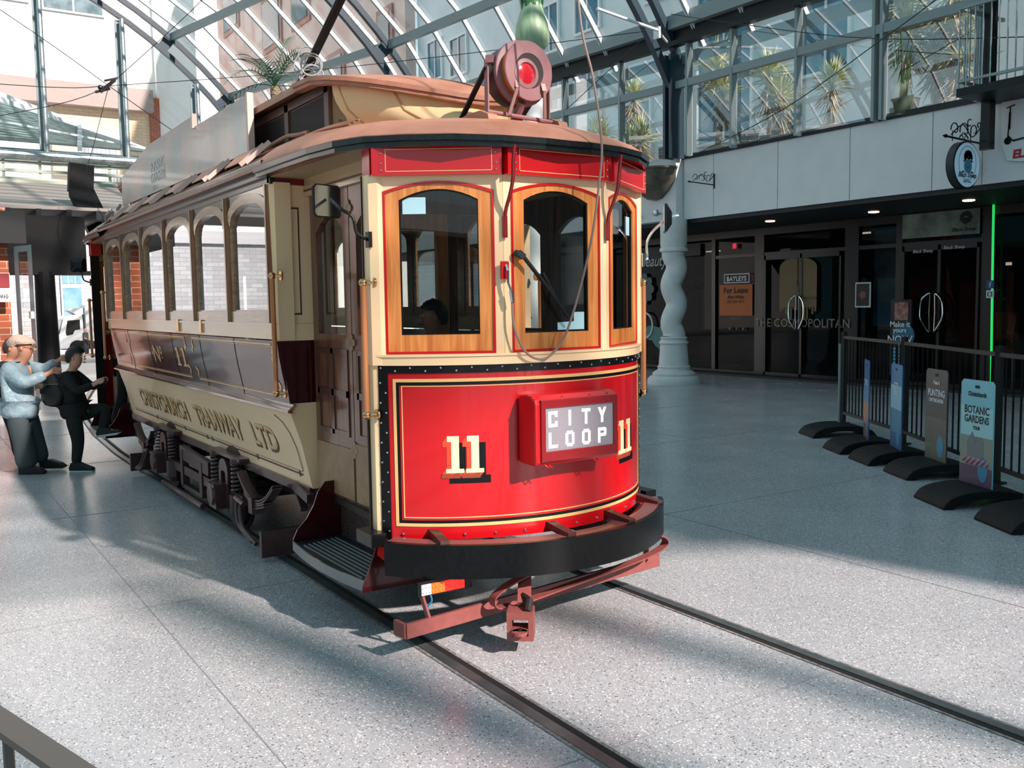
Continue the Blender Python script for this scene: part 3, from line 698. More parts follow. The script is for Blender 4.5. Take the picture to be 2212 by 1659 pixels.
    b.build('gutter', M['rim'], TR, bevel=.006)
    # corner posts at both ends
    for xe, dx in ((XF, 1), (XR, -1)):
        b = MB(); b.tube([(xe-dx*.01, sg*.93, 1.69), (xe-dx*.01, sg*.945, 2.56)], .045, 12); b.b2(xe-.05, xe+.05, sg*.86, sg*.965, 1.585, 2.57)
        b.build('corner_post', M['cream'], TR)
# floor, ceiling, interior
b = MB(); b.b2(XR, XF, -.75, .75, .62, .82); b.build('saloon_floor', M['darkwood'], TR)
b = MB(); b.b2(XR, XF, -.95, .95, 2.62, 2.65); b.build('saloon_ceiling', mat('ceiling_paint', '#4B3628', .5), TR)
for sg in (-1, 1):
    b = MB(); b.b2(XR+.1, XF-.1, sg*.35, sg*.85, 1.05, 1.12); b.b2(XR+.1, XF-.1, sg*.82, sg*.88, 1.12, 1.5); b.b2(XR+.1, XF-.1, sg*.36, sg*.39, .82, 1.05)
    b.build('bench', wood('bench_wood', '#6B4226', '#8E5C36', .4, .3, 'X'), TR)
for xe, dx, nm in ((XF, 1, 'front'), (XR, -1, 'rear')):
    x0, x1 = xe-.02, xe+.02
    b = MB()
    for sg in (-1, 1):
        # outer bulkhead strip: cream above, maroon below
        P = [(sg*.965, 1.675), (sg*.975, 2.56), (sg*.70, 2.56), (sg*.70, 1.675)]
        b.prism(P, x0, x1, lambda u, v, w: (w, u, v), 0)
        P = [(sg*.90, 1.17), (sg*.955, 1.575), (sg*.70, 1.575), (sg*.70, 1.17)]; b.prism(P, x0, x1, lambda u, v, w: (w, u, v), 1)
        P = [(sg*.765, .60), (sg*.83, .9), (sg*.90, 1.115), (sg*.90, 1.17), (sg*.70, 1.17), (sg*.70, .60)]; b.prism(P, x0, x1, lambda u, v, w: (w, u, v), 0)
        b.b2(xe-.03, xe+.03, sg*.70, sg*.975, 1.575, 1.68, 0)
        P = [(sg*.985, 2.56), (sg*.985, 2.66), (sg*.70, 2.66), (sg*.70, 2.56)]; b.prism(P, x0, x1+.0, lambda u, v, w: (w, u, v), 2)
        xx = xe+dx*.022
        for (y0, y1, z0, z1) in ((.80, .808, 1.74, 2.42), (.865, .873, 1.74, 2.42), (.80, .873, 1.74, 1.75), (.80, .873, 2.41, 2.42)): b.b2(xx-.002, xx+.002, sg*y0, sg*y1, z0, z1, 3)
        b.b2(xe-.03, xe+.05*dx, sg*.655, sg*.70, .60, 2.62, 0); b.b2(xx, xx+dx*.035, sg*.70, sg*.706, .60, 2.62, 4)
    # inner wall with doorway
        b.b2(x0, x1, sg*.30, sg*.66, .62, 1.6, 5); b.b2(x0, x1, sg*.30, sg*.36, 1.6, 2.6, 5); b.b2(x0, x1, sg*.60, sg*.66, 1.6, 2.6, 5)
    b.b2(x0, x1, -.66, .66, 2.42, 2.62, 5)
    b.build('bulkhead', [M['cream'], M['maroon'], mat('dark_red_paint', '#7E1016', .3, coat=.5), mat('brown_lining', '#5A2A1C', .4), mat('red_line', '#C01820', .35), M['darkwood']], TR)
    b = MB(); b.ring([(-.29, .62), (.29, .62), (.29, 2.42), (-.29, 2.42)], [(-.20, 1.5), (.20, 1.5), (.20, 2.3), (-.20, 2.3)], x0+.0, x1-.0, lambda u, v, w: (w, u, v)); d = b.build('saloon_door', M['oak'], TR)
    b = MB(); b.tube([(xe+dx*.03, -.24, 1.2), (xe+dx*.06, -.24, 1.25), (xe+dx*.06, -.24, 1.4), (xe+dx*.03, -.24, 1.45)], .008); b.build('door_handle', M['chrome'], d)

# dash (curved apron) of an end: s = arc length, z, w outward; mx(x) mirrors for the rear end
RD, CXD = 1.153, -.733
def dashf(mx, R0=RD): return lambda s, z, w=0.0: (mx(CXD+(R0+w)*math.cos(s/RD)), (R0+w)*math.sin(s/RD), z)
def arcpatch(mb, f, s0, s1, z0, z1, w0, w1, m=0, n=None):
    n = n or max(1, int(abs(s1-s0)/.06)); rows = []
    for z in (z0, z1): rows.append([f(s0+(s1-s0)*i/n, z, w1) for i in range(n+1)])
    a = MB(); r0 = [[f(s0+(s1-s0)*i/n, z, w0) for i in range(n+1)] for z in (z0, z1)]
    mb.sheet(rows, m); mb.sheet(r0, m, True)
    for q in (0, 1): mb.sheet([rows[q], r0[q]], m)
    for q in (0, n): mb.face([rows[0][q], rows[1][q], r0[1][q], r0[0][q]], m)
SM = 1.017
def vest(mx, front):
    f = dashf(mx)
    b = MB(); arcpatch(b, f, -SM, SM, .56, 1.48, -.03, 0, 0, 40); dash = b.build('dash_panel', M['red'], TR, smooth=True)
    b = MB(); arcpatch(b, f, -SM, SM, 1.437, 1.478, 0, .006, 0, 40)
    for a, c in ((-SM, -.965), (.965, SM)): arcpatch(b, f, a, c, .56, 1.437, 0, .006)
    for i in range(26): s = -1.0+2.0*i/25; b.ball(f(s, 1.45 if i % 2 else 1.466, .008), .006, 6, 1)
    for i in range(16):
        for sg in (-1, 1): b.ball(f(sg*(1.005 if i % 2 else .975), .60+.84*i/16, .008), .006, 6, 1)
    for i in range(12): b.ball(f(-.9+1.8*i/11, .585, .002), .008, 6, 1)
    b.build('riveted_edging', [M['black'], M['chrome']], dash)
    b = MB()
    def rect(s0, s1, z0, z1, t, m, w): 
        arcpatch(b, f, s0, s1, z1-t, z1, 0, w, m, 34); arcpatch(b, f, s0, s1, z0, z0+t, 0, w, m, 34); arcpatch(b, f, s0, s0+t, z0, z1, 0, w, m); arcpatch(b, f, s1-t, s1, z0, z1, 0, w, m)
    rect(-.938, .938, .628, 1.408, .017, 0, .003); rect(-.921, .921, .645, 1.391, .016, 1, .0028); rect(-.893, .893, .673, 1.372, .005, 0, .003)
    b.build('lining', [M['gold'], M['black']], dash)
    # numerals
    for s0 in ((-.565, .565) if front else (-.565,)):
        b = MB()
        def num(ds, dz, w, m, grow=0):
            for c in (-.052, .052):
                for (a0, a1, z0, z1) in ((c-.019, c+.022, 0, .195), (c-.047, c+.047, 0, .022), (c-.04, c, .165, .195)):
                    arcpatch(b, f, s0+a0+ds-grow, s0+a1+ds+grow, .912+z0+dz-grow, .912+z1+dz+grow, 0, w+(.0003 if a1-a0 > .08 else 0), m, 1)
        num(.026, -.046, .0012, 2, .010)
        for k in range(7): num(-.004*k, -.0045*k, .0032-.0002*k, 1)
        for c in (-.052, .052): arcpatch(b, f, s0+c-.07, s0+c+.028, .884, .911, 0, .0036, 3, 1)
        num(0, 0, .0050, 0)
        b.build('number', [mat('number_cream', '#F4D9AE', .35), mat('number_orange', '#E2452A', .4), M['black'], mat('number_brown', '#8E3A26', .4)], dash)
    # corner posts + window pillars
    P = [(0, -.89), (.369, -.338), (.369, .338), (0, .89)]
    for sg in (-1, 1):
        b = MB(); b.prism([(-.07, .84), (-.002, .84), (-.002, .893), (-.02, .912), (-.07, .915)], .58, 1.48, lambda u, v, w: (mx(u), sg*v, w)); b.prism([(-.07, .83), (.03, .83), (.03, .885), (.0, .922), (-.07, .922)], 1.48, 2.46, lambda u, v, w: (mx(u), sg*v, w))
        b.b2(mx(-.075), mx(-.069), sg*.83, sg*.93, .56, 2.46, 1)
        b.build('vestibule_post', [M['cream'], M['black']], TR)
    b = MB(); arcpatch(b, f, -SM, SM, 1.478, 1.53, -.06, .014, 0, 40); arcpatch(b, f, -SM, SM, 1.523, 1.535, -.08, .022, 0, 40); b.build('cream_belt', M['cream'], TR, smooth=True)
    b = MB()
    for (a, c) in zip(P, P[1:]):
        A = Vector((a[0], a[1], 0)); B = Vector((c[0], c[1], 0)); L = (B-A).length; d = (B-A).normalized(); nrm = Vector((d.y, -d.x, 0))
        if nrm.x < 0: nrm = -nrm
        def ff(u, v, w=0.0, A=A, d=d, nrm=nrm): q = A+d*u+nrm*w; return (mx(q.x), q.y, v)
        m0 = .045; m1 = .045
        N = 10
        out = [(0, 1.50), (L, 1.50)] + [(L-L*i/N, 2.475) for i in range(N+1)]
        inn = arch(m0, L-m1, 1.536, 2.425, .05, N)
        # cream surround
        cb = MB(); cb.ring(out, inn, -.05, 0.004, ff); cb.build('windscreen_surround', M['cream'], TR)
        o2 = arch(m0, L-m1, 1.536, 2.425, .05, N); i2 = arch(m0+.012, L-m1-.012, 1.548, 2.413, .05, N)
        wf = MB(); wf.ring(o2, i2, -.03, .010, ff, 1)
        i3 = arch(m0+.082, L-m1-.082, 1.635, 2.385, .055, N)
        wf.ring(i2, i3, -.035, .004, ff, 0)
        i4 = arch(m0+.088, L-m1-.088, 1.641, 2.379, .055, N); wf.ring(i3, i4, -.03, -.004, ff, 2)
        wfo = wf.build('windscreen', [M['oak'], M['red'], M['black']], TR)
        g = MB(); g.face([ff(u, v, -.015) for u, v in i3]); g.build('pane', M['frontglass'], wfo)
        if front:
            st = MB()
            if c[1] < 0: st.prism([(m0+.10, 2.26), (m0+.22, 2.26), (m0+.22, 2.345), (m0+.10, 2.345)], -.014, -.011, ff)
            elif a[1] > 0: st.prism([(L-m1-.17, 2.19), (L-m1-.10, 2.19), (L-m1-.10, 2.30), (L-m1-.17, 2.30)], -.014, -.011, ff)
            else:
                st.prism([(.35, 1.645), (.46, 1.645), (.46, 1.69), (.35, 1.685)], -.014, -.011, ff); st.prism([(.46, 1.645), (.53, 1.645), (.53, 1.74), (.46, 1.74)], -.013, -.010, ff)
            st.build('sticker', mat('pale_blue_sticker', '#A9D3DC', .6), wfo)
        # red fascia with gold line
        fb = MB(); fb.ring([(0, 2.452), (L, 2.452), (L, 2.62), (0, 2.62)], [(L/2-.01, 2.53), (L/2+.01, 2.53), (L/2+.01, 2.54), (L/2-.01, 2.54)], .0, .055, ff, 0)
        fb.prism([(L/2-.02, 2.52), (L/2+.02, 2.52), (L/2+.02, 2.55), (L/2-.02, 2.55)], .0, .0551, ff, 0)
        for (u0, u1, z0, z1) in ((.07, L-.05, 2.468, 2.4715), (.07, L-.05, 2.578, 2.5815), (.07, .0735, 2.468, 2.58), (L-.0535, L-.05, 2.468, 2.58)): fb.prism([(u0, z0), (u1, z0), (u1, z1), (u0, z1)], .055, .0565, ff, 1)
        for u in (.05, L-.03):
            for z in (2.475, 2.51, 2.56): fb.ball(ff(u, z, .057), .005, 6, 2)
        fb.build('fascia', [M['red'], M['gold'], M['chrome']], TR)
    for sg in (-1, 1):      # red returns of the fascia
        b.b2(mx(-.08), mx(.01), sg*.80, sg*.915, 2.452, 2.62)
    b.build('fascia_return', M['red'], TR)
    # floor and ceiling of the platform
    b = MB(); b.prism([(XF, -.72), (-.05, -.80), (.30, -.40), (.38, 0), (.30, .40), (-.05, .80), (XF, .72)], .56, .60, lambda u, v, w: (mx(u), v, w)); b.build('platform_floor', M['irondark'], TR)
    b = MB(); b.prism([(XF, -.98), (-.05, -.93), (.30, -.50), (.38, 0), (.30, .50), (-.05, .93), (XF, .98)], 2.60, 2.615, lambda u, v, w: (mx(u), v, w)); b.build('platform_ceiling', mat('cream_ceiling', '#9C8768', .5), TR)
    # doors, step, handrails on each side
    for sg in (-1, 1):
        for k in range(2):
            xa = -1.29+.61*k; xb = xa+.60; y = sg*.712
            ff = lambda u, v, w=0.0: (mx(u), sg*(.70+w), v)
            b = MB(); inn = arch(xa+.09, xb-.09, 1.62, 2.34, .09, 8); out = [(xa, .60), (xb, .60)] + [(xb+(xa-xb)*i/8, 2.49) for i in range(9)]
            b.ring(out, inn, 0, .035, ff, 0)
            b.ring([(xa+.06, 1.0), (xb-.06, 1.0), (xb-.06, 1.53), (xa+.06, 1.53)], [(xa+.09, 1.03), (xb-.09, 1.03), (xb-.09, 1.50), (xa+.09, 1.50)], .035, .043, ff, 1)
            b.b2(mx((xa+xb)/2-.02), mx((xa+xb)/2+.02), sg*.735, sg*.743, 1.0, 1.53, 1); b.b2(mx(xa+.06), mx(xb-.06), sg*.735, sg*.743, 1.24, 1.28, 1)
            b.b2(mx(xa+.01), mx(xb-.01), sg*.735, sg*.741, .62, .93 if k == 0 else .97, 2)
            d = b.build('folding_door', [M['darkwood'], mat('door_moulding', '#4F3020', .3, coat=.4), mat('scuffed_kick_board', '#8C6F52', .5, noise=(10, '#A88B6C', .7))], TR)
            g = MB(); g.face([ff(u, v, .015) for u, v in inn]); g.build('pane', M['glass'], d)
        if front:
            for z in (2.36, 1.575, .93):
                b = MB(); b.b2(mx(-.70), mx(-.66), sg*.735, sg*.742, z-.035, z+.035)
                for (dx, dz) in ((-.03, 0), (.03, 0), (0, .03), (0, -.03)): b.cyl((mx(-.68+dx), sg*.734, z+dz), (mx(-.68+dx), sg*.743, z+dz), .022, 8)
                b.build('hinge', mat('worn_hinge', '#8E7A66', .4, metal=.6), TR)
        b = MB(); b.b2(mx(XF+.03), mx(-.05), sg*.69, sg*.76, 2.49, 2.60, 0); b.b2(mx(XF+.03), mx(-.05), sg*.76, sg*.765, 2.52, 2.53, 1); b.build('door_header', [mat('worn_cream_rail', '#C8AE86', .3, coat=.6), mat('brown_lining', '#5A2A1C', .4)], TR)
        b = MB(); b.b2(mx(-1.2), mx(-.04), sg*.66, sg*.70, .30, .56); b.b2(mx(-1.25), mx(-.02), sg*.66, sg*.725, .555, .60); b.b2(mx(-.28), mx(-.24), sg*.70, sg*.72, .34, .5, 1); b.build('step_riser', [mat('scratched_riser', '#2E1A1A', .5, noise=(30, '#8C7870', .35, (1, 1, 3))), M['iron']], TR)
        st = thing_part('step', TR)
        b = MB()
        N = 12; rows = []
        for i in range(N+1):
            t = i/N; x = -1.02+1.04*t; bow = .04*math.sin(PI*t); rows.append([(mx(x), sg*.70, .345), (mx(x), sg*(1.01+bow), .345)])
        b.slab(rows, (0, 0, -.03)); 
        b.build('tread', mat('ribbed_rubber_tread', '#1C2022', .45), st)
        b = MB()
        for j in range(8):
            y = .76+j*.033; b.b2(mx(-.97+.01*j), mx(-.05), sg*y, sg*(y+.006), .345, .350)
        b.build('tread_strip', mat('grey_tread_strip', '#8D9496', .4), st)
        b = MB(); b.slab([[(mx(-1.02+1.04*i/N), sg*(1.012+.04*math.sin(PI*i/N)), z) for i in range(N+1)] for z in (.352, .295)], (0, sg*.01, 0)); b.build('tread_nosing', mat('worn_step_edge', '#7E8688', .35, metal=.5), st)
        for xs_, mt in ((-1.02, M['maroon']), (.02, M['maroon'])):
            pr = [(1.015, .30), (1.02, .36), (.99, .42), (.93, .48), (.88, .56), (.85, .64), (.80, .70), (.70, .70), (.66, .60), (.66, .30)] if xs_ < -.5 else [(1.03, .29), (1.02, .34), (.98, .42), (.95, .50), (.93, .56), (.62, .56), (.56, .40), (.60, .29)]
            b = MB(); b.prism(pr, xs_-.006, xs_+.006, lambda u, v, w: (mx(w), sg*u, v))
            if front and xs_ > 0:
                b.prism([(.93, .55), (.94, .48), (.85, .40), (.80, .46)], xs_+.007, xs_+.009, lambda u, v, w: (mx(w), sg*u, v), 1)
            b.build('step_end', [mt, mat('red_reflector', '#F02A20', .3)], st)
        # handrails
        wv = 1.0
        for (x, y0, za, zb_, post) in ((-.02, .955, 1.22, 1.91, .90), (-1.24, 1.015, 1.25, 1.985, .87)):
            b = MB(); b.tube([(mx(x), sg*y0, za), (mx(x), sg*y0, zb_)], .016, 10, 0); h = b.build('handrail', [wood('handrail_wood', '#A8643A', '#C98552', .3, .6)], TR, smooth=True)
            for z in (za, zb_):
                b = MB(); b.ball((mx(x), sg*y0, z), .024, 8); b.tube([(mx(x), sg*y0, z), (mx(x+.02), sg*(y0-.05), z)], .011, 8); b.cyl((mx(x+.02), sg*(y0-.045), z), (mx(x+.02), sg*(y0-.055), z), .03, 10)
                b.build('brass_bracket', M['brass'], h, smooth=True)
        # mirror
        b = MB()
        if sg < 0: mc = Vector((-.16, -1.08, 2.335)); arm = [(.0, -.93, 2.13), (.02, -1.0, 2.16), (.02, -1.02, 2.24), (-.02, -1.06, 2.28), (-.14, -1.07, 2.345)]
        else: mc = Vector((.10, 1.02, 2.30)); arm = [(.0, .93, 2.05), (.0, .97, 2.06), (.0, .97, 2.16), (.04, 1.0, 2.24), (.12, 1.06, 2.31), (.14, 1.10, 2.32)]
        tiltv = Vector((-.95, sg*.30, 0)).normalized() if sg < 0 else Vector((.62, .78, 0)).normalized()
        b = MB(); b.tube([(mx(p[0]), p[1], p[2]) for p in sm(arm, 4)], .009, 8); b.b2(mx(-.02), mx(.02), sg*.915, sg*.935, arm[0][2]-.04, arm[0][2]+.04); ma = b.build('mirror_arm', M['black'] if sg < 0 else M['chrome'], TR)
        uu = Vector((tiltv.y, -tiltv.x, 0)).normalized()
        def mf(u, v, w=0.0): q = mc+uu*u+Vector((0, 0, 1))*v+tiltv*w; return (mx(q.x), q.y, q.z)
        sq = [(-.075, -.085), (.075, -.085), (.09, -.07), (.09, .07), (.075, .085), (-.075, .085), (-.09, .07), (-.09, -.07)]
        b = MB(); b.prism(sq, 0, .012, mf); sc = [(u*.45, v*.45) for u, v in sq]
        for i in range(8):
            j = (i+1) % 8; b.face([mf(*sq[i], .012), mf(*sq[j], .012), mf(*sc[j], .045), mf(*sc[i], .045)])
        b.face([mf(*p, .045) for p in sc]); mm = b.build('mirror', M['black'], ma)
        b = MB(); b.face([mf(u*.92, v*.92, -.002) for u, v in sq]); b.build('mirror_glass', M['chrome'], mm)
    # bumper
    RB = 1.15; cb_ = .655-RB
    def bf(s, z, w=0.0): return (mx(cb_+(RB+w)*math.cos(s/RB)), (RB+w)*math.sin(s/RB), z)
    se = RB*math.asin(.955/RB)
    b = MB(); arcpatch(b, bf, -se, se, .40, .575, -.03, 0, 0, 36); bp = b.build('bumper', mat('bumper_black', '#030405', .3, coat=.08, spec=.25, noise=(40, '#12191C', .3)), TR, smooth=True)
    b = MB(); arcpatch(b, bf, -se, se, .565, .575, -.12, -.03, 0, 36); b.build('bumper_flange', mat('flange_brown', '#6E4A48', .4, coat=.3), bp)
    b = MB()
    for sg in (-1, 1): MB().b2(mx(-.13), mx(.06), sg*.90, sg*.985, .53, .60).build('bumper_bracket', M['black'], bp)
    for y in (-.72, -.1, .35, .8): x = cb_+math.sqrt(RB**2-y*y); MB().bar((mx(x-.03), y, .575), (mx(x-.24), y*.95, .60), .05, .035).build('bumper_bracket', M['iron'], bp)
    # hood over the platform
    def rimpt(t):           # t 0..1 half outline from side to centre
        pts = [(-1.40, 1.05), (-.9, 1.055), (-.5, 1.05), (-.2, 1.02), (.02, .95), (.19, .81), (.35, .61), (.45, .38), (.495, .15), (.505, 0)]
        q = t*(len(pts)-1); i = min(int(q), len(pts)-2); r = q-i; return pts[i][0]*(1-r)+pts[i+1][0]*r, pts[i][1]*(1-r)+pts[i+1][1]*r
    # clerestory outline
    def lerp_(pts, t):
        q = t*(len(pts)-1); i = min(int(q), len(pts)-2); r = q-i; return tuple(pts[i][k]*(1-r)+pts[i+1][k]*r for k in range(len(pts[0])))
    CB = [(-1.40, .66, 2.89), (-1.14, .65, 2.89), (-.95, .54, 2.885), (-.76, .43, 2.88), (-.60, .34, 2.872), (-.46, .25, 2.862), (-.34, .17, 2.853), (-.26, .10, 2.848), (-.22, .05, 2.846), (-.20, 0, 2.845)]
    CT = [(-1.40, .775, 3.175), (-1.14, .765, 3.17), (-1.0, .72, 3.155), (-.86, .645, 3.13), (-.73, .55, 3.10), (-.62, .43, 3.07), (-.54, .31, 3.045), (-.48, .20, 3.025), (-.45, .10, 3.012), (-.44, 0, 3.008)]
    def cler(t): return lerp_(CB, t)[:2]
    NT = 27; full = [(i/NT, -1) for i in range(NT+1)] + [(1-i/NT, 1) for i in range(1, NT+1)]
    rim0, mid, cl0 = [], [], []
    for t, sg in full:
        rx, ry = rimpt(t); cx, cy = cler(t); rim0.append((mx(rx), sg*ry, 2.635+.03*(1-t)))
        cl0.append((mx(cx), sg*cy, lerp_(CB, t)[2]))
    rows = []
    for q in (0, .06, .2, .4, .6, .8, 1.0):
        rows.append([tuple(a[i]*(1-q)+c[i]*q + (0 if i < 2 else .05*math.sin(PI*q**.7)) for i in range(3)) for a, c in zip(rim0, cl0)])
    b = MB(); b.slab(rows, (0, 0, -.02)); b.build('hood', M['roof'], TR, smooth=True)
    b = MB()
    b.slab([[(x, y, z-dz) for (x, y, z) in rim0] for dz in (0, .06)], (0, 0, 0)) if False else None
    def offs(P, d):
        o = []
        for i, p in enumerate(P):
            a, c = Vector(P[max(i-1, 0)]), Vector(P[min(i+1, len(P)-1)]); tt = (c-a); n_ = Vector((tt.y, -tt.x, 0)).normalized()
            if n_.dot(Vector((p[0]-mx(-1.4), p[1], 0))) < 0: n_ = -n_
            o.append((p[0]+n_.x*d, p[1]+n_.y*d, p[2]))
        return o
    for d0, d1, z0, z1 in ((-.03, .008, -.035, -.006), (-.03, -.006, -.062, -.035)):
        A, B = offs(rim0, d1), offs(rim0, d0)
        rws = [[(p[0], p[1], p[2]+z1) for p in A], [(p[0], p[1], p[2]+z0) for p in A], [(p[0], p[1], p[2]+z0) for p in B], [(p[0], p[1], p[2]+z1) for p in B], [(p[0], p[1], p[2]+z1) for p in A]]
        b.sheet(rws)
    b.build('hood_rim', M['rim'], TR)
    # soffit between fascia and rim (dark red)
    inn = [(XF, -.90)] + [(-.08, -.90), (0, -.88), (.36, -.33), (.36, .33), (0, .88), (-.08, .90), (XF, .90)]
    b = MB(); A = offs(rim0, -.02); b.prism([(mx(-1.34), -1.02)] + [(p[0], p[1]) for p in A if (p[0]-mx(-1.3))*(1 if front else -1) > 0] + [(mx(-1.34), 1.02)], 2.605, 2.613, lambda u, v, w: (u, v, w)); b.build('hood_soffit', mat('dark_red_paint', '#7E1016', .3, coat=.5), TR)
    # clerestory nose: cream wall and deck roof
    sel = [(t, sg) for t, sg in full if t >= 1/9-.001]
    def wrow(q):
        r_ = []
        for t, sg in sel:
            B, T = lerp_(CB, t), lerp_(CT, t); e = q**.45 if t > .2 else q; k = 1-(1-q)**1
            ix, iy = T[0]-.05, T[1]-.06 if T[1] > .1 else T[1]*.5
            if t < .2: ix, iy = B[0], B[1]
            r_.append((mx(B[0]+(ix-B[0])*(1-(1-q)**2.2)), sg*(B[1]+(iy-B[1])*(1-(1-q)**2.2)), B[2]+(T[2]+.0-B[2])*q))
        return r_
    b = MB(); b.slab([wrow(q) for q in (-.08, 0, .12, .25, .4, .6, .8, 1)], (0, 0, .001)); b.build('clerestory_nose', M['roofcream'], TR, smooth=True)
    b = MB(); W0, W1, W2 = wrow(.02), wrow(.4), wrow(.93)
    for i in (4, 11, len(W0)-12, len(W0)-5): MB().tube([W0[i], W1[i], W2[i]], .007, 6).build('batten', mat('batten_cream', '#C9A070', .5), TR)
    rows = []
    T0 = [lerp_(CT, t)+(sg,) for t, sg in full]
    for q in (0, .08, .3, .65, 1.0):
        r_ = []
        for x, y, z, sg in T0:
            k = max(0, (x+1.40)/.96); cz = 3.285-.20*k**1.8
            r_.append((mx(x-.02*q), sg*y*(1-q), z+.018+(cz-z-.018)*(1-(1-q)**2) if q else z+.018))
        rows.append(r_)
    b = MB(); b.slab(rows, (0, 0, .012)); b.build('deck_roof_nose', M['roof'], TR, smooth=True)
    b = MB(); E_ = [(mx(x), sg*y, z) for x, y, z, sg in T0]
    for d0, d1, z0, z1 in ((-.05, .012, .005, .032), (-.06, .0, -.018, .005)):
        A, B = offs(E_, d1), offs(E_, d0)
        b.sheet([[(p[0], p[1], p[2]+z1) for p in A], [(p[0], p[1], p[2]+z0) for p in A], [(p[0], p[1], p[2]+z0) for p in B], [(p[0], p[1], p[2]+z1) for p in B], [(p[0], p[1], p[2]+z1) for p in A]])
    b.build('roof_edge', M['roof'], TR, smooth=True)
vest(lambda x: x, True)
vest(lambda x: -8.18-x, False)
# main roof: sloping canvas, clerestory walls, deck roof
for sg in (-1, 1):
    b = MB(); b.slab([[(x, sg*y, z) for x in (XR-.05, XF+.05)] for y, z in ((1.05, 2.665), (.98, 2.72), (.86, 2.80), (.74, 2.86), (.66, 2.89))], (0, 0, -.02)); b.build('side_roof', M['roof'], TR, smooth=True)
    b = MB(); b.b2(XR-.06, -1.11, sg*.63, sg*.65, 2.86, 3.175, 0)
    n = 8
    for i in range(n+1):
        x = -1.14-(5.7)*i/n; b.b2(x-.035, x+.035, sg*.648, sg*.664, 2.88, 3.17, 0)
    b.b2(XR-.06, -1.11, sg*.648, sg*.664, 3.12, 3.175, 0); b.b2(XR-.06, -1.11, sg*.648, sg*.66, 2.87, 2.90, 0)
    cw = b.build('clerestory_wall', mat('clerestory_brown', '#5C4238', .5), TR)
    for i in range(n):
        xa = -1.14-(5.7)*i/n-.05; xb = xa-5.7/n+.10
        g = MB(); g.b2(xb, xa, sg*.646, sg*.652, 2.91, 3.11); g.build('clerestory_pane', mat('painted_pane', '#2B2626', .6, spec=.15), cw)
    # roof brackets and advertising board
    y = sg*.80
    b = MB(); b.prism([(-6.69, 2.93), (-2.24, 2.90), (-2.24, 3.30), (-3.66, 3.305), (-3.66, 3.40), (-5.34, 3.40), (-6.69, 3.24)], 0, .012, lambda u, v, w: (u, y-sg*w, v))
    ab = b.build('advertising_board', mat('board_film', '#5E8488', .25, coat=.25, noise=(1.6, '#C9988C', .85)), TR)
    each([MB().b2(-2.25, -2.21, y-.03*sg, y+.015*sg, 2.88, 3.31), MB().b2(-3.68, -3.645, y-.02*sg, y+.02*sg, 3.29, 3.41)], 'board_batten', mat('pale_pink_batten', '#D9BBAE', .5), ab)
    if sg < 0:
        mb = MB(); ff = lambda u, v, w: (-5.30+u, y+sg*(.002+w), 3.10+v)
        for tx, sz, dy in (('Botanic', .09, .20), ('BOTANIC', .13, .03), ('GARDENS', .13, -.08), ('TOUR', .06, -.15)):
            if tx == 'Botanic': continue
            put_text(mb, text2d(tx, sz, .002), ff, .001, 0, (0, dy))
        mb.build('lettering', mat('faint_pale_print', '#A8B4B4', .3), ab)
    for i in range(6):
        x = -1.72-.90*i
        b = MB(); b.bar((x, sg*.83, 2.89), (x-.06, sg*.98, 2.75), .018, .03, 0); b.bar((x-.12, sg*.83, 2.89), (x-.18, sg*.98, 2.75), .018, .03, 0)
        b.slab([[(x-.22, sg*.85, 2.875), (x-.66, sg*.85, 2.875)], [(x-.24, sg*.93, 2.79), (x-.70, sg*.93, 2.79)]], (0, 0, .008), 1)
        b.build('roof_bracket', [mat('pale_pink_batten', '#D9BBAE', .5), mat('terracotta_plate', '#D08E74', .5)], TR)
b = MB(); rows = []
for y, z in ((-.745, 3.17), (-.74, 3.19), (-.5, 3.245), (-.25, 3.275), (0, 3.285), (.25, 3.275), (.5, 3.245), (.74, 3.19), (.745, 3.17)): rows.append([(x, y, z) for x in (XR-.06, -1.35)])
b.slab(rows, (0, 0, .03)); b.build('deck_roof', M['roof'], TR, smooth=True)
b = MB()
for sg in (-1, 1):
    b.tube(sm([(-2.05, sg*.70, 2.93), (-1.7, sg*.72, 2.93), (-1.45, sg*.74, 2.90), (-1.25, sg*.75, 2.885)], 5), .014, 8); b.tube([(-2.05, sg*.70, 2.93), (-2.12, sg*.73, 2.90)], .02, 8)
    for k in range(3): b.tube(sm([(-2.0, sg*(.76+.03*k), 2.865-.015*k), (-1.4, sg*(.74+.03*k), 2.875-.015*k), (-1.0, sg*(.70+.03*k), 2.885-.015*k), (-.75, sg*(.62+.03*k), 2.89-.015*k)], 5), .007, 6)
b.build('roof_conduit', M['roof'], TR)
b = MB(); b.tube([(-3.45, 0, 3.30), (-3.40, 0, 3.62), (-2.4, 0, 4.12), (.45, .0, 5.55)], .036, 8); b.b2(-3.6, -3.3, -.12, .12, 3.28, 3.40); b.tube([(-3.62, .0, 3.45), (-3.3, .06, 3.52)], .05, 8); b.build('trolley_pole', M['black'], TR)
b = MB(); r2 = random.Random(3)
for k in range(9):
    c = Vector((-2.98+r2.uniform(-.08, .10), -.04, 3.83-.03*k+r2.uniform(-.03, .04))); r = r2.uniform(.05, .11); tx = r2.uniform(-.5, .5)
    b.tube([c+Vector((.548*r*math.cos(a), .836*r*math.cos(a)+tx*.02, r*math.sin(a))) for a in [2*PI*i/16 for i in range(17)]], .006, 5)
b.build('coiled_cable', mat('grey_cable', '#B9BDBD', .5), TR)
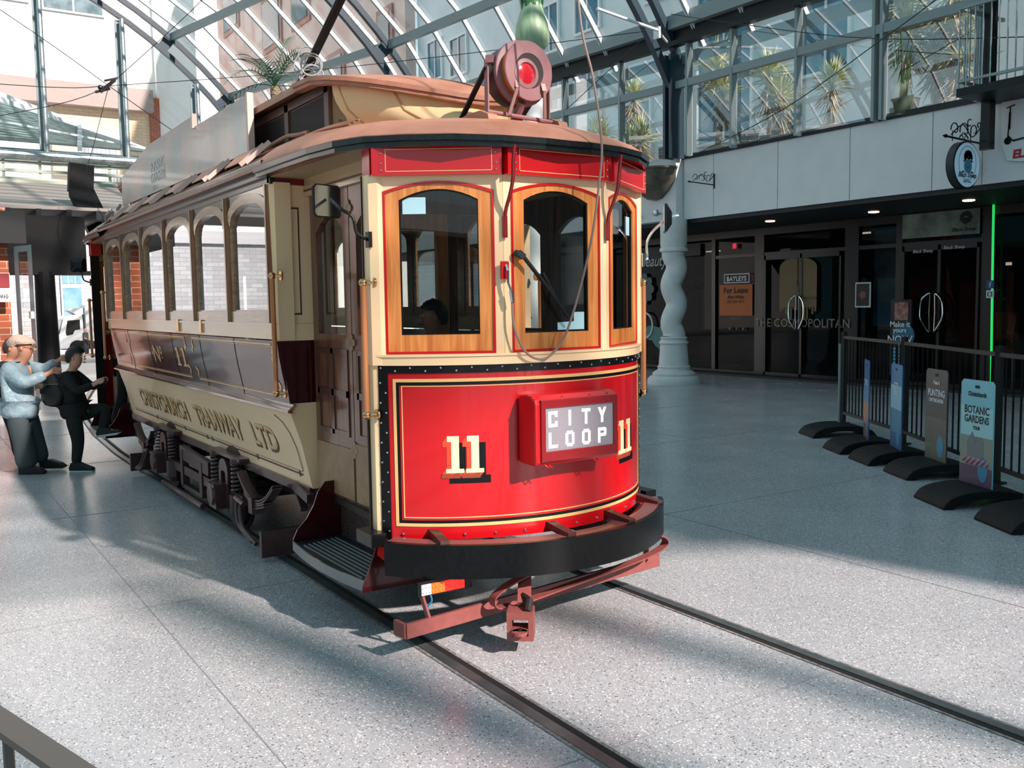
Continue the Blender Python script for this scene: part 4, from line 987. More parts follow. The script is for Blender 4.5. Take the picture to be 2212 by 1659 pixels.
# ------------------------------------------------------------------ tram front fittings
# destination box
db = MB(); YA, YB = -.262, .262
prof = [(.40, .955), (.525, .948), (.552, .955), (.56, .975), (.56, 1.27), (.552, 1.295), (.525, 1.315), (.48, 1.32), (.40, 1.31)]
db.prism(prof, YA-.02, YB, lambda u, v, w: (u, w, v), 0)
box = db.build('destination_box', M['red'], TR, bevel=.012)
b = MB(); b.ring([(YA+.01, .972), (YB-.01, .972), (YB-.01, 1.295), (YA+.01, 1.295)], [(-.224, 1.025), (.226, 1.025), (.226, 1.252), (-.224, 1.252)], .556, .572, lambda u, v, w: (w, u, v)); b.build('box_frame', mat('dark_red_paint', '#7E1016', .3, coat=.5), box, bevel=.003)
b = MB(); b.b2(.560, .562, -.224, .226, 1.025, 1.252); b.build('sign_screen', mat('grey_blind', '#7E7C84', .5, emit='#8A8890', es=.12), box)
b = MB(); f = lambda u, v, w=0.0: (.5635+w, u, v)
H, Wd, T = .082, .058, .017
def glyph(ch, x, z):
    R = []
    if ch == 'C': R = [(0, Wd, 0, T), (0, Wd, H-T, H), (0, T, .012, H-.012), (Wd-T, Wd, .012, .030), (Wd-T, Wd, H-.030, H-.012)]
    if ch == 'I': R = [(Wd/2-T/2, Wd/2+T/2, 0, H), (.008, Wd-.008, 0, .006)][:1]
    if ch == 'T': R = [(0, Wd, H-T, H), (Wd/2-T/2, Wd/2+T/2, 0, H)]
    if ch == 'L': R = [(0, T, 0, H), (0, Wd, 0, T)]
    if ch == 'O': R = [(.01, Wd-.01, 0, T), (.01, Wd-.01, H-T, H), (0, T, .01, H-.01), (Wd-T, Wd, .01, H-.01)]
    if ch == 'P': R = [(0, T, 0, H), (0, Wd-.006, H-T, H), (0, Wd-.006, H*.42, H*.42+T), (Wd-T, Wd, H*.42+.006, H-.006)]
    for k, (a, c, z0, z1) in enumerate(R): b.face([f(x+p, z+q, .0001*k) for p, q in ((a, z0), (c, z0), (c, z1), (a, z1))])
    if ch == 'Y':
        b.face([f(x+p, z+q) for p, q in ((Wd/2-T/2, 0), (Wd/2+T/2, 0), (Wd/2+T/2, H*.5), (Wd/2-T/2, H*.5))])
        b.face([f(x+p, z+q, .0001) for p, q in ((Wd/2-T/2, H*.42), (Wd/2+T*.4, H*.5), (T*1.1, H), (0, H))]); b.face([f(x+p, z+q, .0002) for p, q in ((Wd/2-T*.4, H*.5), (Wd/2+T/2, H*.42), (Wd, H), (Wd-T*1.1, H))])
for i, ch in enumerate('CITY'): glyph(ch, -.203+.108*i, 1.150)
for i, ch in enumerate('LOOP'): glyph(ch, -.203+.108*i, 1.040)
b.build('lettering', mat('white_blind_letters', '#FFFFFF', .5, emit='#FFFFFF', es=.35), box)
b = MB()
for y in (-.2, .12): b.tube(sm([(.54, y-.02, .958), (.55, y, .938), (.54, y+.015, .948), (.55, y+.03, .933)], 4), .004, 5)
for y in (-.28, -.1, .08, .2): b.ball((.545, y, 1.302), .006, 6)
b.build('box_catch', M['red'], box)
# headlight on its frame
HL = thing_part('headlight', TR)
ax = Vector((.93, .05, .02)).normalized(); hc = Vector((.12, .0, 3.062))
rr = hc
b = MB(); b.lathe([(.001, -.20), (.08, -.20), (.13, -.17), (.165, -.12), (.172, -.05), (.172, .0)], rr-ax*.06, ax, 36); b.build('lamp_body', mat('dark_brown_drum', '#3E2626', .45, noise=(10, '#6A4038', .5)), HL, smooth=True)
b = MB(); b.lathe([(.150, -.02), (.150, .045)], rr-ax*.04, ax, 36); b.build('copper_band', mat('copper', '#D08A50', .35, metal=.8), HL, smooth=True)
b = MB(); b.lathe([(.172, -.075), (.180, -.070), (.180, -.05), (.172, -.045)], rr, ax, 36); b.lathe([(.156, .0), (.164, .008), (.160, .014), (.095, .018), (.093, .0)], rr, ax, 40); b.build('face_plate', M['mauve'], HL, smooth=True)
b = MB(); b.lathe([(.093, .017), (.093, -.03), (.075, -.03)], rr, ax, 32); b.build('lamp_recess', M['irondark'], HL)
l2 = rr+Vector((0, -.022, -.018)); b = MB(); b.lathe([(.084, -.02), (.086, .012), (.080, .022), (.060, .026), (.056, .018)], l2, ax, 32); b.build('lens_ring', M['mauve'], HL, smooth=True)
b = MB(); b.lathe([(.057, .018), (.04, .024), (.001, .028)], l2, ax, 28); b.build('red_lens', mat('red_lens', '#B01826', .15, coat=1.0), HL, smooth=True)
for sg in (-1, 1):
    b = MB(); b.bar((.02, sg*.205, 2.83), (.02, sg*.205, 3.12), .035, .008, up=(0, 1, 0)); b.bar((.02, sg*.205, 3.12), (.05, sg*.175, 3.12), .05, .04); b.build('lamp_post', M['mauve'], HL)
    b = MB(); b.bar((.02, sg*.205, 3.08), (-.32, sg*.19, 2.83), .03, .012); b.build('lamp_brace', M['irondark'], HL)
    b = MB(); b.bar((.14, sg*.085, 3.0), (.15, sg*.09, 2.96), .028, .008, up=(1, 0, 0)); b.bar((.15, sg*.09, 2.96), (.11, sg*.12, 2.82), .018, .008, up=(1, 0, 0)); b.build('lamp_strap', mat('pale_strap', '#9E7A72', .4, metal=.3), HL)
    b = MB(); b.prism([(-.40, 2.78), (.10, 2.70), (.14, 2.76), (.12, 2.81), (.04, 2.84), (-.10, 2.84), (-.28, 2.82)], sg*.235-.03, sg*.235+.03, lambda u, v, w: (u, w, v)); b.build('lamp_pad', mat('orange_brown_pad', '#A8745A', .5), HL)
b = MB(); b.tube([(.06, -.23, 2.835), (.06, .23, 2.815)], .012, 8); b.tube([(.09, -.02, 2.90), (.0, -.02, 2.80)], .025, 8); b.build('lamp_crossbar', M['mauve'], HL)
# curved hood stays on the pillars
for sg in (-1, 1):
    b = MB(); P_ = sm([(.50, sg*.345, 2.585), (.485, sg*.345, 2.5), (.475, sg*.342, 2.42), (.44, sg*.34, 2.34), (.395, sg*.338, 2.26), (.388, sg*.338, 2.14)], 4)
    b.tube(P_, .010, 8); b.b2(.378, .394, sg*.338-.012, sg*.338+.012, 2.13, 2.24); b.build('hood_stay', mat('dark_red_paint', '#7E1016', .3, coat=.5), TR, smooth=True)
# wiper
b = MB(); b.bar((.41, -.275, 2.055), (.415, -.245, 2.03), .035, .03); b.bar((.42, -.25, 2.035), (.412, -.08, 1.86), .022, .012); b.bar((.412, -.08, 1.86), (.405, .07, 1.69), .012, .010); b.bar((.40, -.11, 1.95), (.398, .05, 1.70), .008, .012); b.ball((.405, -.28, 2.05), .018, 8)
b.build('wiper', mat('worn_black_wiper', '#2B2E30', .4, metal=.4), TR)
# red cleat, rope and its clip
b = MB(); b.b2(.385, .40, -.372, -.322, 1.915, 2.01); b.build('rope_cleat', M['red'], TR, bevel=.006)
b = MB(); b.tube([(.41, -.348, 1.99), (.425, -.348, 1.96), (.42, -.345, 1.90), (.43, -.335, 1.86), (.425, -.325, 1.80)], .007, 6); b.tube([(.43, -.335, 1.86), (.428, -.325, 1.80)], .013, 6); b.build('rope_clip', M['chrome'], TR)
b = MB(); P_ = sm([(.45, -.03, 5.5), (.52, -.01, 4.3), (.56, .02, 3.3), (.57, .10, 2.95), (.57, .155, 2.63), (.55, .15, 2.4), (.53, .12, 2.15), (.50, .07, 1.90), (.47, .0, 1.66), (.46, -.06, 1.56), (.455, -.14, 1.50), (.45, -.22, 1.51), (.44, -.28, 1.57), (.43, -.32, 1.68), (.425, -.325, 1.80)], 6)
b.tube(P_, .0065, 7); b.build('trolley_rope', mat('grey_brown_rope', '#8E7C74', .7), TR, smooth=True)
# rear light board under the bumper
t = thing_part('tail_light', TR)
b = MB(); b.b2(.33, .345, -.86, -.55, .315, .395); b.build('light_board', M['black'], t)
for i, (y0, y1, c, em, es) in enumerate(((-.850, -.795, '#D8DEE0', None, 0), (-.795, -.715, '#B8601C', '#FF7A20', .25), (-.715, -.60, '#C01010', '#FF1208', 2.2))):
    b = MB(); b.b2(.345, .352, y0, y1, .325, .380); h = b.build('lens', mat('light_lens_%d' % i, c, .2, coat=.5, emit=em, es=es), t)
    b = MB(); n = max(3, int((y1-y0)/.02))
    for k in range(n):
        for z in (.340, .366): b.ball((.353, y0+(k+.5)*(y1-y0)/n, z), .006, 6)
    b.build('led', mat('light_led_%d' % i, c, .2, emit=em, es=es*4), h)
b = MB(); b.tube(sm([(.34, -.80, .33), (.345, -.79, .29), (.34, -.81, .26), (.345, -.815, .24)], 4), .006, 6); b.build('blue_cable', mat('blue_cable', '#1C6E9A', .5), t)
# life guard bar and coupling
b = MB(); A, B = Vector((.375, -.955, .17)), Vector((.215, .865, .20)); d = (B-A).normalized(); n_ = Vector((-d.y, d.x, 0))
b.bar(A, B, .02, .075); b.bar(A-d*0, A+Vector((-.10, -.01, 0)), .02, .075); b.build('guard_bar', M['fender'], TR)
b = MB(); b.bar((.325, -.84, .33), (.345, -.81, .2), .012, .04, up=(1, 0, 0)); b.bar((.22, .75, .47), (.235, .75, .22), .012, .04, up=(1, 0, 0)); b.build('guard_hanger', M['fender'], TR)
def strip(path, w, th, name, m):
    b = MB(); P = sm(path, 5)
    rows = [[p-Vector((w/2, 0, 0)), p+Vector((w/2, 0, 0))] for p in P]; b.slab(rows, (0, 0, th)); return b.build(name, m, TR, smooth=True)
strip([(.42, -.10, .365), (.43, -.16, .362), (.43, -.30, .34), (.43, -.42, .30), (.42, -.475, .25), (.42, -.45, .205), (.42, -.36, .20)], .06, .008, 'coupling_strap', M['fender'])
strip([(.36, .55, .335), (.36, .66, .37), (.36, .73, .40), (.37, .775, .37), (.37, .76, .33), (.38, .62, .295), (.40, .3, .26), (.42, 0, .235), (.43, -.25, .21)], .06, .008, 'coupling_strap', M['fender'])
b = MB(); b.bar((.38, -.24, .36), (.55, -.36, .235), .07, .05); b.tube([(.50, -.34, .27), (.58, -.35, .265), (.62, -.39, .225)], .022, 8, 1); b.build('draw_bar', [M['fender'], M['irondark']], TR)
b = MB(); fd = Vector((.78, -.62, 0)).normalized(); fr_ = Vector((fd.y, -fd.x, 0)); cc = Vector((.60, -.42, .155))
ff = lambda u, v, w=0.0: cc+fr_*u+Vector((0, 0, v))+fd*w
b.ring([(-.068, -.075), (.068, -.075), (.068, .075), (-.068, .075)], [(-.042, -.05), (.042, -.05), (.042, .035), (-.042, .035)], -.10, .02, ff); b.prism([(-.04, -.028), (.04, -.028), (.04, -.012), (-.04, -.012)], -.08, .05, ff); b.cyl(ff(0, -.012, .03), ff(0, -.005, .03), .012, 8, 1)
b.lathe([(.04, -.028), (.04, -.012)], ff(0, 0, .05), (0, 0, 1), 16); b.build('coupler_pocket', [M['fender'], M['irondark']], TR)
# truck: wheels, frame, springs, axle boxes
AX = (-3.03, -5.05)
for x in AX:
    for sg in (-1, 1):
        b = MB(); b.lathe([(.05, -.045), (.30, -.045), (.352, -.04), (.352, -.022), (.33, -.015), (.33, .03), (.27, .03), (.25, .0), (.08, .01), (.08, .04), (.001, .04)], (x, sg*.745, .356), (0, sg, 0), 36); b.build('wheel', M['irondark'], TR, smooth=True)
    b = MB(); b.cyl((x, -.7, .356), (x, .7, .356), .05, 12); b.build('axle', M['irondark'], TR)
for sg in (-1, 1):
    y = sg*.825
    b = MB(); b.b2(-5.45, -2.6, y-.02, y+.02, .27, .35); b.b2(-4.42, -4.34, y-.03, y+.03, .16, .5); b.b2(-3.78, -3.70, y-.03, y+.03, .16, .46); b.b2(-4.4, -3.74, y-.025, y+.025, .14, .18)
    b.bar((-4.45, y, .47), (-3.5, y, .43), .05, .12); b.build('truck_side_frame', M['iron'], TR)
    b = MB(); b.tube([(-3.6, sg*.88, .10), (-5.0, sg*.88, .11)], .025, 10); b.build('brake_rod', M['iron'], TR)
    for x in AX:
        b = MB(); out = [(x-.12, .20), (x-.12, .49)] + [(x+.12*math.cos(a), .49+.10*math.sin(a)) for a in [PI-PI*i/8 for i in range(1, 8)]] + [(x+.12, .49), (x+.12, .20)]
        inn = [(x-.06, .20), (x-.06, .47)] + [(x+.06*math.cos(a), .47+.02*math.sin(a)) for a in [PI-PI*i/8 for i in range(1, 8)]] + [(x+.06, .47), (x+.06, .20)]
        b.ring(out, inn, .80, .86, lambda u, v, w: (u, sg*w, v)); b.build('horn_guide', M['iron'], TR)
        b = MB(); b.lathe([(.085, 0), (.095, .02), (.095, .10), (.08, .13), (.001, .135)], (x-.05, sg*.83, .30), (0, sg, 0), 20); b.b2(x-.16, x+.06, sg*.83, sg*.955, .365, .39); b.b2(x-.14, x+.05, sg*.83, sg*.94, .19, .37); b.build('axle_box', M['iron'], TR, smooth=True)
        for dx in (-.29, .27):
            b = MB(); n = 84
            b.tube([(x+dx+.042*math.cos(2*PI*7*i/n), y+.042*math.sin(2*PI*7*i/n), .35+.23*i/n) for i in range(n+1)], .012, 6); b.build('coil_spring', M['iron'], TR, smooth=True)
            b = MB(); b.lathe([(.055, .0), (.055, .03)], (x+dx, y, .585), (0, 0, 1), 12); b.lathe([(.05, 0), (.07, .05), (.07, .20)], (x+dx, y, .14), (0, 0, 1), 12); b.build('spring_seat', M['iron'], TR)
        b = MB(); b.b2(x-.40, x+.40, sg*.77, sg*.85, .605, .63); b.b2(x-.36, x-.22, sg*.77, sg*.83, .585, .625); b.b2(x+.20, x+.36, sg*.77, sg*.83, .585, .625); b.build('spring_cap', M['iron'], TR)
    for x0, s_ in ((-2.60, 1), (-5.50, -1)):
        b = MB(); ys_ = sg*.84
        for k in range(4):
            P = sm([(x0, ys_, .55-.012*k), (x0+s_*.14, ys_, .46-.018*k), (x0+s_*.36, ys_, .39-.018*k), (x0+s_*.60, ys_, .44-.02*k), (x0+s_*.80, ys_, .56-.02*k)][k//2:5-(k//2)], 5)
            b.slab([[p-Vector((0, .035, 0)), p+Vector((0, .035, 0))] for p in P], (0, 0, -.012))
        b.b2(x0+s_*.33-.045, x0+s_*.33+.045, ys_-.05, ys_+.05, .28, .40); b.build('leaf_spring', M['iron'], TR)
        b = MB(); P = sm([(x0+s_*.06, sg*.90, .34), (x0+s_*.10, sg*.92, .26), (x0+s_*.2, sg*.93, .17), (x0+s_*.45, sg*.92, .10)], 5); b.tube(P, .016, 8); b.tube([p+Vector((s_*.09, 0, .0)) for p in P], .016, 8)
        b.tube([(x0+s_*.02, sg*.90, .35), (x0+s_*.22, sg*.90, .33)], .02, 8); b.build('life_tray_arm', M['iron'], TR)
    for x0 in (-1.93, -6.30):
        b = MB(); b.b2(x0-.02, x0+.02, sg*.50, sg*.93, .03, .22); b.build('rail_guard', M['iron'], TR)
    b = MB(); b.bar((-1.62, sg*.76, .56), (-1.45, sg*.78, .44), .05, .03); b.bar((-1.62, sg*.77, .58), (-1.30, sg*.79, .54), .05, .06); b.build('sole_bracket', M['iron'], TR)
b = MB(); b.b2(-6.5, -1.7, -.55, .55, .38, .56); b.b2(-4.7, -3.4, -.5, .5, .15, .5); b.build('motor_case', M['irondark'], TR)
# rear roof ladder at the far end of the roof
b = MB()
for x in (-6.55, -6.95): b.tube([(x, -.95, 2.66), (x, -.93, 2.86)], .012, 6)
b.tube([(-6.4, -.98, 2.86), (-7.1, -.90, 2.86)], .018, 6); b.tube([(-6.3, -.90, 2.90), (-7.0, -.80, 2.92)], .018, 6); b.build('roof_step_rail', M['greysteel'], TR)
# driver seated inside
# ------------------------------------------------------------------ people
RH = Vector((.5484, .8362, 0)); FH = Vector((-.8362, .5484, 0))
def skin(name, J, bones, m, parent, base, grow=0.0, sub=2, root=None, fu=RH, fw=FH):
    names = list(dict.fromkeys([n for b in bones for n in b]))
    if root in names: names.remove(root); names.insert(0, root)
    me = bpy.data.meshes.new(name); B = Vector(base)
    me.from_pydata([tuple(B+fu*J[n][0]+fw*J[n][2]+Vector((0, 0, J[n][1]))) for n in names], [(names.index(a), names.index(c)) for a, c in bones], [])
    o = bpy.data.objects.new('tmp', me); S.collection.objects.link(o)
    md = o.modifiers.new('s', 'SKIN'); md.use_smooth_shade = True
    for i, n in enumerate(names):
        r = J[n][3]+grow; r2 = J[n][4]+grow if len(J[n]) > 4 else r; me.skin_vertices[0].data[i].radius = (r, r2)
    me.skin_vertices[0].data[0].use_root = True
    ss = o.modifiers.new('u', 'SUBSURF'); ss.levels = sub; ss.render_levels = sub
    ev = o.evaluated_get(bpy.context.evaluated_depsgraph_get()); nm = bpy.data.meshes.new_from_object(ev)
    off = wloc(parent)
    for v in nm.vertices: v.co = v.co-off
    nm.materials.clear(); nm.materials.append(m)
    bpy.data.objects.remove(o); o = bpy.data.objects.new(name, nm); S.collection.objects.link(o); o.parent = parent
    nm.shade_smooth() if hasattr(nm, 'shade_smooth') else None
    return o
def hand(J, bones, wrist, pal, fdir, tag_, s=1.0, curl=(0, -.25, 0)):
    """palm + five fingers; positions are (u, v, w) in the person's frame"""
    d = Vector(fdir).normalized(); side = Vector((-d.y, d.x, .35)).normalized(); c = Vector(curl); p = Vector(pal)
    J[tag_+'p'] = (*p, .028*s, .016*s); bones.append((wrist, tag_+'p'))
    for k in range(4):
        a = p+d*.03*s+side*(.018*(1.5-k))*s; L = (.062, .072, .068, .052)[k]*s
        b1 = a+d*L*.55+c*.008*s; b2 = a+d*L+c*.04*s
        J[tag_+'a%d' % k] = (*a, .0095*s); J[tag_+'b%d' % k] = (*b1, .0085*s); J[tag_+'c%d' % k] = (*b2, .007*s)
        bones += [(tag_+'p', tag_+'a%d' % k), (tag_+'a%d' % k, tag_+'b%d' % k), (tag_+'b%d' % k, tag_+'c%d' % k)]
    t1 = p+side*.03*s+d*.008*s; t2 = p+side*.045*s+d*.045*s+c*.02*s
    J[tag_+'t1'] = (*t1, .010*s); J[tag_+'t2'] = (*t2, .008*s); bones += [(tag_+'p', tag_+'t1'), (tag_+'t1', tag_+'t2')]
def head_bits(par, base, hc, r, face, skinm, hairm, hair=True, back=.0, fu=RH, fw=FH, hname='hair', style='short'):
    """nose, lips, ear and eyes on a head whose face looks along +u (face = 1) or -u"""
    B = Vector(base); h = Vector(hc)
    f = lambda u, v, w: B+fu*(h.x+u*face)+Vector((0, 0, h.y+v))+fw*(h.z+w)
    b = MB()
    b.add([f(r*.86, r*.12, 0), f(r*1.16, -r*.20, 0), f(r*.84, -r*.32, -r*.15), f(r*.84, -r*.32, r*.15)], [(0, 1, 2), (0, 3, 1), (1, 3, 2), (0, 2, 3)])
    b.ball(f(r*.88, -r*.52, 0), r*.16, 8, 1, (1, 1, .5))
    for sgn in (-1, 1):
        b.ball(f(-r*.02, -r*.05, sgn*r*.80), r*.2, 8, 0, (.8, .8, 1.3)); b.ball(f(r*.80, r*.10, sgn*r*.33), r*.10, 8, 2); b.ball(f(r*.88, r*.10, sgn*r*.33), r*.05, 6, 3)
    b.build('face_features', [skinm, mat('lips', '#A8625A', .5), mat('eye_white', '#E8E4DE', .3), mat('pupil', '#1A1410', .2)], par, smooth=True)
    if hair:
        b = MB(); rr = random.Random(5); N, K = 10, 16; rows = []
        for i in range(N+1):
            a = PI*.62*i/N; r_ = []
            for k in range(K+1):
                t = 2*PI*k/K; x, y = math.cos(t), math.sin(t)
                lim = a*(1.0 if style == 'long' else (.58 if x > .3 else 1.08 if x < -.1 else .80)); q = r*(1.10+.05*math.sin(7*t+3*i)+rr.uniform(-.02, .03))
                r_.append(f(x*math.sin(lim)*q*1.0-.10*r, math.cos(lim)*q*1.12+r*.08, y*math.sin(lim)*q*.92))
            rows.append(r_)
        b.sheet(rows); b.build(hname, hairm, par, smooth=True)
SK = mat('skin', '#C98F74', .5); SKP = mat('pale_skin', '#D8A68E', .5)
def legs(J, p, hip, knee, ank, toe, r, bones, z=0):
    J[p+'k'] = (*knee, r*.62); J[p+'a'] = (*ank, r*.40); J[p+'t'] = (*toe, r*.38, r*.28)
    bones += [(hip, p+'k'), (p+'k', p+'a'), (p+'a', p+'t')]
# --- boy in black stepping up
PB = (-6.911, -1.314, 0)
t = thing('person', 'boy in black hoodie and trousers lifting one foot to the rear step', 'person', PB, 'people boarding at the rear of the tram')
J = {'pel': (-.06, .66, 0, .105, .09), 'wst': (-.08, .82, 0, .10, .085), 'chs': (-.085, .98, 0, .115, .09), 'nkb': (-.08, 1.10, 0, .06), 'nk': (-.055, 1.14, 0, .042), 'hd1': (-.02, 1.20, 0, .078, .07), 'hd2': (-.015, 1.285, 0, .092, .08), 'hd3': (-.02, 1.345, 0, .05),
     'hl': (-.04, .62, -.075, .085), 'hr': (-.04, .62, .075, .085), 'sl': (-.075, 1.06, -.13, .052), 'sr': (-.075, 1.06, .13, .052),
     'el': (.06, .90, -.17, .038), 'er': (.08, .92, .15, .038), 'wl': (.20, .965, -.08, .025), 'wr': (.22, .985, .06, .025)}
B = [('pel', 'wst'), ('wst', 'chs'), ('chs', 'nkb'), ('nkb', 'nk'), ('nk', 'hd1'), ('hd1', 'hd2'), ('hd2', 'hd3'), ('pel', 'hl'), ('pel', 'hr'), ('chs', 'sl'), ('chs', 'sr'), ('sl', 'el'), ('el', 'wl'), ('sr', 'er'), ('er', 'wr')]
legs(J, 'L', 'hl', (.0, .335, -.08), (-.04, .07, -.08), (.10, .03, -.08), .08, B)
legs(J, 'R', 'hr', (.27, .70, .06), (.22, .44, .06), (.36, .42, .06), .08, B)
Bb = list(B); hand(J, Bb, 'wl', (.235, .985, -.05), (.8, .5, .2), 'HL', .85); hand(J, Bb, 'wr', (.255, 1.0, .03), (.8, .3, -.3), 'HR', .85)
skin('body', J, Bb, SKP, t, PB, 0, 2, 'pel')
blk = mat('black_cloth', '#0E1013', .8)
J['colr'] = (-.11, 1.10, 0, .075); J['hem'] = (-.06, .56, 0, .15, .13); J['hmid'] = (-.06, .66, 0, .165, .145); J['wst2'] = (-.075, .76, 0, .155, .14); J['tt'] = (-.07, .74, 0, .10, .085)
for _k in ('wst', 'chs'): _q = J[_k]; J[_k] = _q[:3] + (_q[3]*1.2, _q[4]*1.2)
skin('hoodie', J, [('hem', 'hmid'), ('hmid', 'wst2'), ('wst2', 'wst'), ('wst', 'chs'), ('chs', 'nkb'), ('chs', 'sl'), ('chs', 'sr'), ('sl', 'el'), ('el', 'wl'), ('sr', 'er'), ('er', 'wr'), ('chs', 'colr')], blk, t, PB, .016, 2, 'wst')
skin('trousers', J, [('pel', 'tt'), ('pel', 'hl'), ('pel', 'hr'), ('hl', 'Lk'), ('Lk', 'La'), ('hr', 'Rk'), ('Rk', 'Ra')], mat('dark_cloth', '#101216', .8), t, PB, .022, 2, 'pel')
for p, nm in (('L', 'L'), ('R', 'R')):
    a, c = J[p+'a'], J[p+'t']; d = (c[0]-a[0]); s0 = a[1]-.07
    b = MB(); f = lambda u, v, w: Vector(PB)+RH*u+FH*w+Vector((0, 0, v))
    tilt = .10 if p == 'R' else 0
    pts = [(-.06, .0), (.16, .0+tilt*.3), (.20, .015+tilt*.4), (.19, .04+tilt*.3), (.10, .075), (.03, .11), (-.045, .10), (-.07, .04)]
    b.prism([(a[0]+u, s0+v) for u, v in pts], a[2]-.042, a[2]+.042, f, 0); b.prism([(a[0]+u, s0+v) for u, v in ((-.065, -.012), (.17, -.012+tilt*.3), (.205, .008+tilt*.4), (.16, .012+tilt*.3), (-.062, .014))], a[2]-.045, a[2]+.045, f, 1)
    b.build('shoe', [mat('black_shoe', '#141619', .6), mat('pale_sole', '#B8CBD0', .5)], t, bevel=.008)
head_bits(t, PB, (-.01, 1.265, 0), .10, 1, SKP, mat('black_hair', '#0C0A0A', .5))
b = MB(); b.box(Vector(PB)+RH*.285+Vector((0, 0, 1.0)), (.05, .05, .07)); o = b.build('handheld_device', M['black'], None); tag(o, 'small dark device held in the hands of the boy', 'device')
# --- woman in pale blue quilted jacket
PWm = (-7.095, -1.784, 0)
t = thing('person', 'woman in beige beret and pale blue quilted jacket with arms stretched out', 'person', PWm, 'people boarding at the rear of the tram')
J = {'pel': (-.13, .70, 0, .15, .13), 'wst': (-.12, .88, 0, .15, .125), 'chs': (-.13, 1.06, 0, .15, .13), 'nkb': (-.10, 1.20, 0, .08), 'nk': (-.06, 1.25, 0, .055), 'hd1': (-.02, 1.32, 0, .085, .078), 'hd2': (-.03, 1.41, 0, .10, .09), 'hd3': (-.05, 1.47, 0, .06),
     'hl': (-.13, .66, -.09, .11), 'hr': (-.11, .66, .09, .11), 'sl': (-.12, 1.15, -.17, .07), 'sr': (-.10, 1.15, .17, .07),
     'el': (.04, 1.00, -.20, .052), 'er': (.08, 1.12, .20, .05), 'wl': (.26, 1.10, -.12, .03), 'wr': (.24, 1.22, .16, .03)}
B = [('pel', 'wst'), ('wst', 'chs'), ('chs', 'nkb'), ('nkb', 'nk'), ('nk', 'hd1'), ('hd1', 'hd2'), ('hd2', 'hd3'), ('pel', 'hl'), ('pel', 'hr'), ('chs', 'sl'), ('chs', 'sr'), ('sl', 'el'), ('el', 'wl'), ('sr', 'er'), ('er', 'wr')]
legs(J, 'L', 'hl', (-.06, .36, -.10), (-.03, .08, -.10), (.12, .03, -.10), .10, B)
legs(J, 'R', 'hr', (-.02, .38, .14), (.03, .10, .16), (.20, .05, .16), .10, B)
Bb = list(B); hand(J, Bb, 'wl', (.31, 1.13, -.10), (.9, .12, .15), 'HL'); hand(J, Bb, 'wr', (.29, 1.25, .15), (.9, .1, -.1), 'HR')
skin('body', J, Bb, SK, t, PWm, 0, 2, 'pel')
pb = bpy.data.materials.new('pale_blue_quilt')
pb = mat('pale_blue_quilted_nylon', '#93A9B0', .4, noise=(9, '#7390A0', .8), bump=(14, .9))
J['hem'] = (-.14, .58, 0, .21, .19); J['hmid'] = (-.13, .72, 0, .21, .19); J['wst2'] = (-.12, .82, 0, .20, .18); J['tt'] = (-.13, .80, 0, .13, .12); J['hood'] = (-.19, 1.24, 0, .085)
for _k in ('wst', 'chs'): _q = J[_k]; J[_k] = _q[:3] + (_q[3]*1.18, _q[4]*1.18)
jk = skin('quilted_jacket', J, [('hem', 'hmid'), ('hmid', 'wst2'), ('wst2', 'wst'), ('wst', 'chs'), ('chs', 'nkb'), ('chs', 'sl'), ('chs', 'sr'), ('sl', 'el'), ('el', 'wl'), ('sr', 'er'), ('er', 'wr'), ('chs', 'hood')], pb, t, PWm, .03, 2, 'wst')
f = lambda u, v, w: Vector(PWm)+RH*u+FH*w+Vector((0, 0, v))
tr_ = mat('grey_green_trousers', '#3C484B', .85)
J['Lk'] = (-.05, .36, -.10, .095); J['La'] = (-.02, .05, -.10, .11); J['Rk'] = (-.04, .38, .10, .09); J['Ra'] = (.02, .08, .12, .085)
skin('trousers', J, [('pel', 'tt'), ('pel', 'hl'), ('pel', 'hr'), ('hl', 'Lk'), ('Lk', 'La'), ('hr', 'Rk'), ('Rk', 'Ra')], tr_, t, PWm, .02, 2, 'pel')
for (u, w, z) in ((-.02, -.10, 0), (.09, .14, .02)):
    b = MB(); b.prism([(u-.09, z), (u+.17, z), (u+.20, z+.02), (u+.15, z+.06), (u+.03, z+.10), (u-.09, z+.10)], w-.045, w+.045, f); b.build('shoe', mat('black_shoe', '#141619', .6), t, bevel=.01)
head_bits(t, PWm, (-.02, 1.385, 0), .105, 1, SK, None, hair=False)
b = MB(); rows = []
for i in range(9):
    a = i/8; r_ = []
    for k in range(21):
        tt = 2*PI*k/20; R_ = (.118+.02*math.sin(PI*a)+.006*math.sin(5*tt+i))*math.cos(a*PI/2)**.55 if i < 8 else .001; x = math.cos(tt)
        r_.append(f(-.055+x*R_*1.12-a*.05, 1.43+a*.11-.035*(x < -.2)*(1-a), math.sin(tt)*R_))
    rows.append(r_)
b.sheet(rows); b.build('beret', mat('beige_knit', '#BFA493', .9, bump=(40, .6)), t, smooth=True)
b = MB(); b.tube([f(.085, 1.40, -.03), f(.085, 1.40, .03)], .004, 5); b.tube([f(.09, 1.40, -.05), f(.0, 1.40, -.09)], .003, 5); b.tube([f(.09+.02*math.cos(q), 1.395+.02*math.sin(q), -.045) for q in [2*PI*i/10 for i in range(11)]], .003, 5); b.build('spectacles', M['brass'], t)
